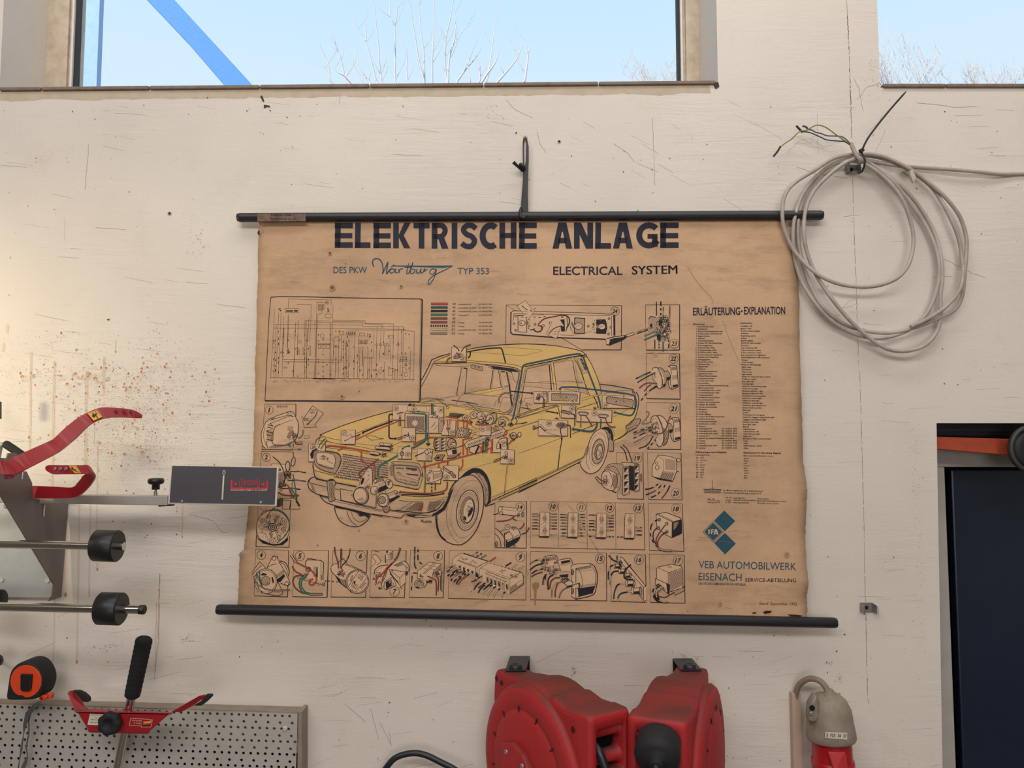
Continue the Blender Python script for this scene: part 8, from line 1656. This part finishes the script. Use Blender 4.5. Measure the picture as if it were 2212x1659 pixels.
K.fill('1770,290 1960,235 2115,280 2120,560 1940,640 1760,520', 'lt'); K.fill('1930,350 2112,300 2115,520 1945,600', 'tone'); K.hatch('1940,360 2105,310', '1950,590 2110,515', 34, 3, 'tone2'); K.line('1772,430 1772,300 1800,275 1970,237 2095,262 2118,300 2122,560 1950,600', 8); K.line('1800,290 1925,345 1925,510', 6); K.line('1930,350 2100,290', 6); K.circ(1945, 275, 24, 5, ry=12, n=14); K.fill('1755,430 1945,510 1940,635 1760,560', 'lt'); K.line('1755,430 1945,510 1940,640 1885,600 1760,520', 8, cl=True); K.fill('1900,490 1945,510 1942,640 1915,620', 'ink'); K.fill('1950,610 2140,550 2140,600 2010,650', 'tone'); K.line('1955,605 2140,540', 6); K.line('2010,652 2142,590', 8); K.circ(2128, 540, 12, 6, n=12)
for k in range(4): K.circ(1810 + k * 22, 510 + k * 22, 12, 7, n=10, fill='lt')
for dx, c in ((0, ['ink', 'lt', 'ink', 'lt', 'ink', 'ink', 'ink']), (22, ['ink', 'lt', 'ink', 'ink']), (44, ['lt', 'lt', 'ink']), (66, ['grey', 'ink'])): K.line([(1800 + dx, 500 + dx * .8), (1735 + dx, 560 + dx * .6), (1722 + dx, 640), (1770 + dx * .6, 720), (1830, 745)], 12, sm=True, dash=c, outline=4)
K.line('1800,665 1880,680 1940,650 2010,610', 11, 'brown', sm=True, outline=3); K.line('1790,715 1860,745 1925,742', 26, sm=True); K.line('1800,715 1860,740 1920,738', 12, 'tone', sm=True); num(2056, 192, 62, '17', h=58, w=5, fill='paper')
K.part('component_drawing').at(540, 860, .14467)    # 1 headlamp
K.line('220,90 685,90', 5); K.line('220,90 178,770', 5); K.line('685,92 684,280', 11); K.line('178,770 640,773 652,680', 9); num(286, 178, 60, '1', h=64, w=5); K.text('links/left', 400, 137, 560, 32, slant=.2, y1=137)
K.fill('165,560 180,440 240,340 310,290 600,195 650,220 690,290 715,350 720,470 690,600 600,690 360,740 240,750 190,700', 'lt'); K.fill('330,620 345,500 420,420 600,330 650,370 680,450 640,620 500,700 380,690', 'lt')
K.fill('240,470 330,490 345,640 260,660', 'tone'); K.fill('380,690 520,690 640,630 600,690 380,745 250,740', 'tone2'); K.line('240,640 260,740', 12); K.line('300,370 345,420', 10)
K.line('245,340 205,420 170,520 170,600 190,710 230,750', 9, sm=True); K.line('250,350 300,310 400,265 600,195 650,215 680,280', 9, sm=False); K.line('225,430 200,560 235,700', 6, sm=True); K.line('300,330 560,260 660,280', 8, sm=True); K.line('300,380 600,265 660,280', 7); K.line('360,430 640,320', 6); K.line('680,290 718,360 722,480 690,600 600,680 480,710 370,700 330,640 340,520 380,430 450,390', 10, sm=True); K.line('345,640 350,480 300,470 245,500', 6)
for y in (395, 430, 500, 545, 610): K.line([(265 - (y - 395) * .1, y), (345 - (y - 395) * .05, y + 25)], 12)
K.hatch('380,640 600,560', '400,700 600,660', 26, 3, 'tone', .5); K.hatch('560,420 650,420', '560,480 640,520', 12, 5, 'tone2'); K.scrib(630, 560, 70, 70, 46, 200, 9, size=28, rings=8); K.fill('570,520 610,480 640,530 600,610 570,590', 'tone2'); K.scrib(600, 230, 60, 25, 10, 201, 7, size=18, rings=2); K.scrib(320, 310, 60, 20, 10, 202, 7, size=18)
for k in range(4): K.line([(640 + k * 8, 600 + k * 6), (690, 655 + k * 10), (785, 630 + k * 18)], 11, ('lt', 'grey', 'lt', 'brown')[k], sm=True, outline=4)
K.line('795,470 790,530 760,580 720,600', 13, 'grey', sm=True, outline=4); K.line('560,690 620,730 680,760 765,765', 13, sm=True, dash=['green', 'lt', 'lt', 'green'], outline=4); K.fill('805,560 882,556 882,598 805,602', 'lt'); K.line('805,560 882,556 882,598 805,602', 5, cl=True); K.text('56/2', 812, 592, 875, 26)
K.part('component_drawing')                       # arrow right
K.line('935,112 1098,228 965,400 995,432 812,440 768,268 800,300', 6, cl=True); K.line('1005,185 975,270 915,330', 9, sm=True, dash=['red', 'green', 'grey'], outline=3); K.line('910,325 850,395', 26); K.line('905,325 855,380', 10, 'lt'); K.text('rechts', 895, 185, 990, 28, slant=.1); K.text('right', 890, 225, 965, 28, slant=.1); K.line('800,300 870,300 868,338 800,335', 5, cl=True); K.text('58/1', 806, 332, 862, 24)
K.part('component_drawing')                       # 2 ignition coils
K.line('172,798 645,802', 5); K.line('172,798 155,1025', 5); K.line('645,802 648,880', 10); num(245, 883, 60, '2', h=60, w=5)
K.fill('300,1000 340,975 560,985 560,1150 300,1140', 'lt'); K.line('305,1020 330,980 530,990', 7); K.fill('410,1050 460,1055 460,1085 410,1080', 'ink'); K.line('340,875 430,950 490,1060 520,1180 500,1290', 14, sm=True); K.circ(565, 1020, 32, 12, ry=80, n=24); K.circ(645, 950, 28, 11, ry=70, n=24, rot=12); K.scrib(560, 1150, 60, 80, 40, 210, 9, size=28, rings=6); K.scrib(480, 1300, 60, 90, 44, 211, 9, size=28, rings=6); K.hatch('415,1090 500,1095', '415,1250 500,1260', 12, 8, 'tone2', .2)
for y, x0 in ((1085, 600), (1215, 560), (1335, 480)): K.line([(x0, y), (x0 + 110, y + 5)], 34); K.line([(x0 + 4, y - 6), (x0 + 106, y - 2)], 14, 'lt'); K.line([(x0 + 110, y + 5), (x0 + 215 + (20 if y < 1100 else 60), y + 28)], 18); K.line([(x0 + 115, y + 4), (x0 + 215, y + 20)], 4, 'tone')
K.line('640,1130 670,1300 700,1521', 11, 'green', sm=True, outline=3); K.line('410,1400 520,1450 730,1450', 13, 'brown', sm=True, outline=3); K.line('600,1360 650,1400 700,1500', 12, 'green', sm=True, outline=3); K.line('560,1290 600,1400 660,1480', 12, 'brown', sm=True, outline=3); K.line('632,1200 625,1430', 7)

# ---- explanation columns
K.part('explanation_text').at(1480, 640, .13264)
K.text('ERLÄUTERUNG', 128, 308, 898, 118, 'navy', y1=300, bold=.02, res=4); K.circ(925, 243, 15, 0, fill='navy', n=14); K.text('EXPLANATION', 958, 293, 1630, 118, 'navy', y1=290, bold=.02, res=4)
K.text('Erläuterung', 132, 466, 318, 26, bold=.02); K.text('Explanation', 902, 447, 1095, 26, bold=.02)
GER = ['Scheinwerfer, links', 'Zündspulen', 'Anbau-Dreihebelunterbrecher', 'Lichtmaschine (Gleichstrom)', 'Reglerschalter', 'Anlasser', 'Zündanlaßschalter', 'Schalter für Warnblinkanlage', 'Sicherungsdosen', 'Steckverteiler, links', 'I. Steckverteiler, mitte', 'II. Steckverteiler, mitte', 'Steckverteiler für Signalhorn', 'Gebläse mit Widerstand', 'Anzeigegeräte', 'Kontroll-Leuchten', 'Abblendrelais', 'Signalrelais', 'Fanfaren', 'Scheibenwischermotor', 'Lichtdrehschalter', 'Wisch-Wasch-Schalter', 'Lenksäulenschalter', 'Heckleuchte, links', 'Innenleuchte', 'Schalter für Motorraumbeleuchtung', 'Motorraumleuchte', 'Vorderblinkleuchte, rechts', 'Vorderblinkleuchte, links', 'Temperaturgeber', 'Rückfahrleuchtenschalter', 'Bremslichtschalter', 'Schalter für Innenleuchte', 'Schalter für Gebläse', 'Scheibenwaschanlage', 'Blinkgeber', 'Steckdose', 'Kraftstoffgeber', 'Schalter für Kofferraumleuchte', 'Kofferraumleuchte', 'Kennzeichenleuchten', 'Heckleuchte, rechts', 'Batterie', 'Leitungsbündel', 'Leitungsbündel, links', 'Leitungsbündel, rechts', 'Leitung 30-1', 'gehört zum Anbau-Dreihebelunterbrecher', 'Leitung', 'Leitung', 'Leitungsbündel, mitte', 'Leitung']
ENG = ['Headlight, left', 'Ignition coils', 'Treble contact breaker', 'Generator', 'Regulating switch', 'Starter', 'Ignition switch', 'Switch for warning light', 'Fuse box', 'Line connector, left', 'I. line connector, centre', 'II. line connector, centre', 'Line connector for signalhorn', 'Defrosting-blower with resistance', 'Gauges', 'Control lamps', 'Relay for dimming light', 'Signal relay', 'Twin-Horns', 'Wiper motor', 'Light switch', 'Switch for wash-and wiper system', 'Trafficator switch', 'Rear light, left', 'Courtesy light', 'Switch for under-bonnet light', 'Under-bonnet light', 'Flashing trafficator, right', 'Flashing trafficatorm left', 'Transmitter for temperature', 'Switch for reverse light', 'Switch for stop light', 'Switch for courtesy light', 'Switch for defrosting-blower', 'Screen washer system', 'Flash-unit', 'Socket', 'Transmitter for fuel gange', 'Switch for luggage compartment light', 'Luggage compartment light', 'Number plate light', 'Rear light, right', 'Battery', 'Cable harness', 'Cable harness, left', 'Cable harness, right', 'Cable 30-1', 'Belongs to treble contact breaker', 'Cable', 'Cable', 'Cable harness, centre', 'Cable']
NRS = {43: '53 02502 450', 44: '53 02502 707', 45: '53 02502 803', 46: '53 02502 200', 48: '53 00700 802', 49: '53 01309 908', 50: '53 02505 701', 51: '53 02502 305'}
CW = dict(zip('abcdefghijklmnopqrstuvwxyzäöüABCDEFGHIJKLMNOPQRSTUVWXYZ,.-() 0123456789ß', [.55, .58, .5, .58, .56, .3, .58, .56, .25, .25, .52, .25, .86, .56, .56, .58, .58, .37, .48, .35, .56, .52, .75, .52, .52, .48, .55, .56, .56] + [.64, .64, .64, .7, .58, .54, .7, .7, .27, .5, .62, .52, .8, .7, .74, .6, .74, .63, .6, .58, .7, .64, .92, .62, .6, .6] + [.26, .26, .38, .35, .35, .3] + [.56] * 10 + [.58]))
def tw(s_, h): return sum(CW.get(c, .56) for c in s_) * h * 1.34
K.at(0, 0, 1)
for i in range(52):
    f = i / 51.0; yl = 707.0 + 262.0 * f - 1.3 * math.sin(f * 3.14); yr = 705.6 + 263.6 * f + .8 * math.sin(f * 3.14)
    xl = 1507.2 + 2.8 * f; h = 3.0; s1 = GER[i]; s2 = ENG[i]
    n_ = str(i + 1); [K.text(c_, xl - 3.4 - 2.4 * (len(n_) - 1 - j_) + (.9 if c_ == '1' else 0), yl, xl - 1.6 - 2.4 * (len(n_) - 1 - j_) - (.2 if c_ == '1' else 0), h, bold=.02) for j_, c_ in enumerate(n_)]
    K.text(s1, xl, yl, xl + tw(s1, h), h, bold=.02)
    if i in NRS: K.text(NRS[i], 1559, yl, 1592, h, bold=.02)
    xr = 1599.6 + 6.4 * f; K.text(s2, xr, yr, xr + tw(s2, h), h, bold=.02, y1=yr + .4)
K.at(1480, 850, .12658)
K.text('Erläuterungen zum Schaltplan', 182, 1012, 710, 28, bold=.03, y1=1016); K.text('Explanations for the wiring diagram', 998, 1022, 1636, 28, bold=.03, y1=1030); K.text('Leitungsfarben', 182, 1060, 420, 26, bold=.01); K.text('Basic and indentification colour', 998, 1072, 1505, 26, bold=.01, y1=1080)
for i, (a, b, c) in enumerate((('gn', 'grün', 'green'), ('sw', 'schwarz', 'black'), ('rt', 'rot', 'red'), ('br', 'braun', 'brown'), ('bl', 'blau', 'blue'), ('ws', 'weiß', 'white'), ('ge', 'gelb', 'yellow'), ('gr', 'grau', 'grey'), ('li', 'lila', 'lilac'))):
    y = 1104 + i * 41.5; K.text(a, 188, y, 188 + 19 * len(a), 24, bold=.01); K.text(b, 258, y, 258 + tw(b, 24), 24, bold=.01); K.text(c, 1003, y + 14, 1003 + tw(c, 24), 24, bold=.01)
K.part('ground_symbol').at(1480, 1030, .18692)
K.line('312,30 316,128', 4); K.line('212,144 300,146', 8); K.line('332,147 418,149', 8); K.circ(315, 145, 18, 4, n=18); K.circ(315, 145, 8, 0, fill='ink', n=12); K.hatch('212,155 405,158', '225,186 418,190', 34, 3, 'tone2'); K.hatch('215,188 410,190', '228,155 418,160', 34, 2, 'tone2')
K.text('An Masseringleitung 31-5 angeschlossen', 436, 162, 898, 18, bold=.01, y1=174); K.text('Connected to ground ring conduit 31-5', 436, 190, 876, 18, bold=.01, y1=204)
K.text('54-14', 258, 266, 338, 18, bold=.01); K.line('258,272 398,274', 3); K.text('sw/ge/0,75', 258, 302, 402, 18, bold=.01)
for i, (a, b, c) in enumerate((('54-14:', 'Leitungs-Nr.', 'Line number'), ('sw/ge:', 'Grund- und Kennfarben', 'Basic and indentification colour'), ('0,75:', 'Nennquerschnitt', 'Nominal cross section'))):
    y = 248 + i * 27; K.text(a, 466, y, 536, 17, bold=.01); K.text(b, 558, y + 2, 558 + (138, 260, 182)[i], 17, bold=.01, y1=y + 6); K.text(c, 834, y + 10, 834 + (138, 338, 248)[i], 17, bold=.01, y1=y + 16)
K.part('maker_emblem')
K.fill('452,390 578,511 459,629 335,507', 'blue'); K.part('maker_emblem').fill('459,648 586,772 462,896 337,765', 'blue'); K.part('maker_emblem').fill('323,513 447,635 326,756 202,635', 'blue'); K.line('322,526 434,635 326,743 215,635', 5, 'lt', cl=True)
K.line('275,606 275,662', 15, 'lt'); K.line('304,606 304,662', 14, 'lt'); K.line('300,612 333,612', 12, 'lt'); K.line('300,636 328,636', 11, 'lt'); K.fill('345,606 368,606 386,668 368,668 357,628 344,668 328,668', 'lt'); K.line('338,655 376,655', 10, 'lt')
K.part('maker_lettering'); K.text('VEB AUTOMOBILWERK', 155, 1054, 1283, 84, 'blue', y1=1079, bold=0.0, res=4); K.part('maker_lettering'); K.text('EISENACH', 155, 1193, 652, 84, 'blue', y1=1204, bold=0.0, res=4); K.part('department_lettering'); K.text('SERVICE-ABTEILUNG', 694, 1212, 1283, 42, 'ink', y1=1218, bold=.004, res=3)
K.text('DEUTSCHE DEMOKRATISCHE REPUBLIK', 155, 1247, 702, 26, 'ink', y1=1257, bold=.004, res=2); K.part('date_lettering'); K.text('Stand: September 1972', 852, 1478, 1290, 34, 'ink', y1=1488, slant=.25, res=2)

# ---- age marks
K.part('age_spot').at(500, 450, .27125)
for x, y, r, o_ in ((784, 357, 9, 16), (802, 631, 12, 26), (909, 441, 5, 0), (1351, 623, 7, 15)):
    if o_: K.circ(x, y, o_, 0, fill='halo', n=20); K.circ(x, y, o_ * .72, 0, fill='stain', n=18)
    K.circ(x, y, r, 0, fill='rust', n=12)
K.at(0, 0, 1)
for u, v, r, c in ((775.5, 845.5, 1.6, 'rust'), (738.5, 856.5, 2.6, 'rust'), (877, 1126, 2.4, 'rust'), (877, 1126, 2.4, 'rust'), (775, 1146, 2, 'stain'), (1128, 790, .8, 'rust'), (1700, 1198, 3, 'stain'), (1556, 1304, 2.4, 'stain'), (1608, 1185, .8, 'rust'), (686, 1178, 1.6, 'rust'), (1486, 1321, 1.1, 'ink')):
    if r > 2: K.circ(u, v, r * 2.1, 0, fill='halo', n=16)
    K.circ(u, v, r, 0, fill=c, n=10)
rr = random.Random(77)
for k in range(70):
    u = rr.uniform(575, 1690); v = rr.uniform(545, 1300); K.circ(u, v, rr.uniform(.35, .9), 0, fill=rr.choice(('rust', 'stain', 'stain', 'tone2')), n=6)
for k in range(26):
    u = rr.uniform(590, 1650); v = rr.choice((rr.uniform(545, 640), rr.uniform(1130, 1180), rr.uniform(1295, 1315))); p = [(u, v)]
    for j in range(4): p.append((p[-1][0] + rr.uniform(3, 12), p[-1][1] + rr.uniform(-2, 2)))
    K.line(p, rr.uniform(.3, .6), 'stain', sm=True)
K.line('1485,575 1500,600 1520,625 1535,640 1541,655', .6, 'stain', sm=True); K.line('1560,690 1575,730 1600,790', .5, 'stain', sm=True)
for p in ('1648,1322 1656,1319 1668,1320 1664,1324 1652,1326', '1624,1324 1630,1322 1636,1324 1628,1326', '1700,1327 1720,1328 1735,1330 1728,1332 1708,1331'): K.fill(p, 'ink')
K.fill('558,497 561,499 560,503 562,506 558,508 556,503', 'ink')
K.finish(IM, chart, {'age_spot': 'stuff'})
il = Ink(lambda u, v, o_: PP(u, v, .0150 + o_), base=1e-4, step=1e-5).at(500, 450, .27125)
il.part('label_lettering'); il.text('Elektrische Anlage', 315, 58, 480, 14, 'ink', bold=.02); il.text('Pkw Wartburg Typ 353', 312, 90, 515, 15, 'ink', bold=.02); il.finish(IM, lb)
# ================================================================ paint, rust and cracks on the wall
WK = Ink(lambda u, v, o_: P(u, v, o_), base=2e-4, step=6e-6)
WM_ = {'band': mat('old_primer', (196, 180, 160), .8, vary=(30, .6, (176, 158, 138)), space='Position', bump=(120, .4)), 'crack': mat('crack', (112, 98, 88), .9), 'faint': mat('faint_scratch', (176, 163, 150), .9),
       'rust': mat('rust_drop', (190, 138, 98), .7, vary=(80, .8, (150, 92, 56))), 'rustp': mat('rust_haze', (212, 184, 154), .8), 'drip': mat('drip_trace', (212, 195, 178), .8), 'dirt': mat('dark_dirt', (60, 52, 48), .8), 'moss': mat('grey_smudge', (150, 138, 126), .9)}
rr = random.Random(9)
WK.part('primer_band')
up = [(u, v1(u) + 8.5) for u in range(-4, 1541, 12)]; lo = [(u, v1(u) + 29 + 5 * mnoise.noise(Vector((u * .013, 1, 0))) + 3 * mnoise.noise(Vector((u * .06, 2, 0)))) for u in range(1536, -5, -12)]
for i in range(len(up) - 1):
    j = len(lo) - 1 - i
    if j > 0: WK.parts[WK.cur].add([WK.surf(*up[i], 2.5e-4), WK.surf(*up[i + 1], 2.5e-4), WK.surf(*lo[j - 1], 2.5e-4), WK.surf(*lo[j], 2.5e-4)], [(0, 1, 2, 3)], WK._m('band'))
def jag(pts, step=4, amp=.8, w=.7, c='crack', brk=0.0):
    p = pts_of(pts) if isinstance(pts, str) else pts
    q = [p[0]]
    for i in range(1, len(p)):
        d = math.hypot(p[i][0] - p[i-1][0], p[i][1] - p[i-1][1]); n = max(1, int(d / step))
        for k in range(1, n + 1):
            t = k / n; q.append((p[i-1][0] + (p[i][0] - p[i-1][0]) * t + rr.uniform(-amp, amp), p[i-1][1] + (p[i][1] - p[i-1][1]) * t + rr.uniform(-amp, amp) * .5))
    if brk:
        i = 0
        while i < len(q) - 2:
            n = rr.randint(2, 5); WK.line(q[i:i + n + 1], w * rr.uniform(.5, 1.3), c); i += n + (1 if rr.random() < brk else 0)
    else: WK.line(q, w, c)
WK.part('crack')
jag('1829,0 1834,100 1837,200 1840,305', 3, .9, 1.3, 'crack', .25); jag('1842,385 1845,500 1849,600 1852,700 1855,790', 5, .6, .8, 'crack', .3); jag('1857,800 1863,1000 1867,1150 1869,1300', 5, .5, .8, 'crack', .3); jag('1871,1325 1872,1420 1874,1500 1876,1520', 4, .7, 1.0, 'crack', .2)
for s_ in ('1410,255 1411,300 1414,370 1415,400', '1160,285 1166,310 1180,330', '1325,310 1340,320 1355,330 1370,350', '1093,215 1110,235 1130,246 1150,254', '1865,240 1855,190 1845,170', '1897,180 1870,190 1862,205 1850,215', '840,1580 845,1610 820,1560', '745,1520 790,1560', '800,1530 818,1598', '1720,360 1760,375 1830,385', '345,1238 343,1380 335,1450', '192,310 188,360 184,410', '735,200 733,225', '1980,222 2040,228 2060,232 2110,230', '2040,560 2100,590 2130,600', '410,1110 460,1125 480,1150 490,1150'):
    jag(s_, 6, .8, .6, 'crack')
jag('345,1238 343,1300 341,1380', 7, .3, .9, 'rust'); jag('338,1300 336,1420 333,1470', 7, .3, .6, 'rust')
WK.part('plaster_scratch')
for k in range(330):
    u = rr.uniform(-10, 2210); v = rr.uniform(215, 1659)
    if 500 < u < 1760 and 440 < v < 1360: continue
    if u > 2020 and v > 900: continue
    if u < 660 and v > 1500: continue
    an = R(rr.choice((8, 12, 4)) if v < 1100 else rr.choice((-8, -14, 2, -25))) if u < 1750 else R(rr.uniform(-6, 5))
    if 1200 < u < 1700 and v < 450: an = R(rr.uniform(22, 36))
    L1 = rr.uniform(15, 70); p = [(u + L1 * t * math.cos(an), v + L1 * t * math.sin(an) + 1.2 * mnoise.noise(Vector((u + t * 3, v, 0)))) for t in (0, .25, .5, .75, 1)]
    WK.line(p, rr.uniform(.35, .8), 'faint' if rr.random() < .97 else 'crack')
WK.part('dirt_speck')
for k in range(420):
    u = rr.uniform(-10, 2210); v = rr.uniform(205, 1659)
    if 500 < u < 1760 and 470 < v < 1360: continue
    if u > 2020 and v > 900: continue
    if u < 660 and v > 1500: continue
    r = rr.choice((.5, .6, .7, .9, 1.3)); WK.circ(u, v, r, 0, fill=rr.choice(('dirt', 'crack', 'crack', 'moss')), n=6, ry=r * rr.uniform(.7, 1.6))
for p in ('562,208 566,206 571,218 568,220', '570,226 582,228 584,232 576,230 570,234', '581,238 585,238 585,241', '1545,177 1552,178 1554,187 1546,192 1542,186', '155,238 158,240 157,243', '1112,288 1116,284 1117,288', '1903,186 1912,184 1925,187 1912,190', '230,690 236,688 235,693'):
    WK.fill(p, 'dirt')
for cx, cy, rx, ry, n in ((1238, 1450, 8, 14, 26), (1478, 1418, 18, 10, 22), (1060, 250, 40, 20, 14), (415, 510, 30, 60, 40), (200, 1400, 80, 14, 60), (1885, 165, 16, 50, 40), (340, 715, 12, 20, 16), (1790, 1432, 10, 5, 14), (1812, 1465, 8, 16, 18), (400, 1380, 16, 10, 26), (105, 740, 20, 24, 26), (1975, 1010, 14, 120, 50), (1985, 1250, 14, 200, 50), (95, 130, 1, 1, 1)):
    for k in range(n):
        u = cx + rr.gauss(0, rx * .5); v = cy + rr.gauss(0, ry * .5); WK.line([(u, v), (u + rr.uniform(.6, 2.6), v + rr.uniform(-1, 1))], rr.uniform(.5, 1.1), rr.choice(('moss', 'crack')))
WK.part('rust_splatter')
for k in range(3100):
    if rr.random() < .62: u = rr.gauss(290, 78); v = rr.gauss(925, 62)
    else: u = rr.uniform(-8, 470); v = rr.gauss(820, 58)
    if not (-10 < u < 545 and 690 < v < 1130): continue
    r = rr.choice((.35, .4, .5, .6, .8)) ; a = rr.uniform(0, 3.14); 
    WK.line([(u - r * math.cos(a), v - r * math.sin(a)), (u + r * math.cos(a), v + r * math.sin(a))], r * 1.6, rr.choice(('rust', 'rust', 'crack', 'moss')))
for k in range(170):
    u = rr.gauss(250, 110); v = rr.choice((rr.gauss(820, 30), rr.gauss(930, 55)));
    if not (-8 < u < 500): continue
    r = rr.uniform(.9, 2.6); WK.circ(u, v, r, 0, fill='rust', n=9, ry=r * rr.uniform(.9, 1.6))
for u, v, r in ((163, 808, 4), (206, 818, 4.5), (308, 978, 4), (48, 814, 4), (131, 812, 3), (145, 830, 3.5), (340, 765, 2.4), (242, 980, 2.6), (268, 982, 2.6)): WK.circ(u, v, r, 0, fill='rust', n=12); WK.circ(u + .3, v + r * .4, r * .6, 0, fill='rustp', n=9)
WK.part('drip_stain')
for u, v0, v1_, w_, tip in ((118, 780, 1100, 6, 0), (188, 800, 1010, 7, 0), (212, 950, 1180, 2.6, 0), (196, 1085, 1290, 4, 0), (172, 1080, 1430, 4.5, 1), (145, 1080, 1285, 6, 1), (210, 1215, 1230, 4, 1), (395, 1095, 1160, 2.6, 1), (382, 1093, 1105, 2, 1), (68, 760, 1000, 5, 0), (225, 770, 850, 5, 0), (205, 870, 960, 1.6, 0), (250, 735, 760, 3, 1), (22, 560, 556, 2, 1), (140, 470, 520, 1.5, 0), (232, 1060, 1086, 3, 1), (120, 1180, 1480, 3, 0), (16, 700, 720, 5, 0), (8, 740, 760, 5, 0)):
    n = 8; p = [(u - (i / n) * (v1_ - v0) * .018 + rr.uniform(-.5, .5), v0 + (v1_ - v0) * i / n) for i in range(n + 1)]
    WK.line(p, w_, 'drip')
    if tip: WK.circ(p[-1][0], p[-1][1], w_ * .55, 0, fill='rust', n=9, ry=w_ * .9)
WK.part('cobweb')
for s_ in ('1765,245 1766,300 1768,330', '1700,330 1720,310 1735,300 1750,310 1760,300', '1770,288 1750,300', '1762,305 1778,318 1800,312', '1870,290 1900,262 1905,250', '1890,330 1905,300 1912,280', '1820,665 1835,650 1852,645 1862,625 1885,622', '1820,665 1840,662 1850,655'):
    jag(s_, 4, 1.0, .4, 'crack')
WK.finish(WM_, wall, {k: 'stuff' for k in ('rust_splatter', 'plaster_scratch', 'dirt_speck', 'crack', 'drip_stain', 'cobweb')})
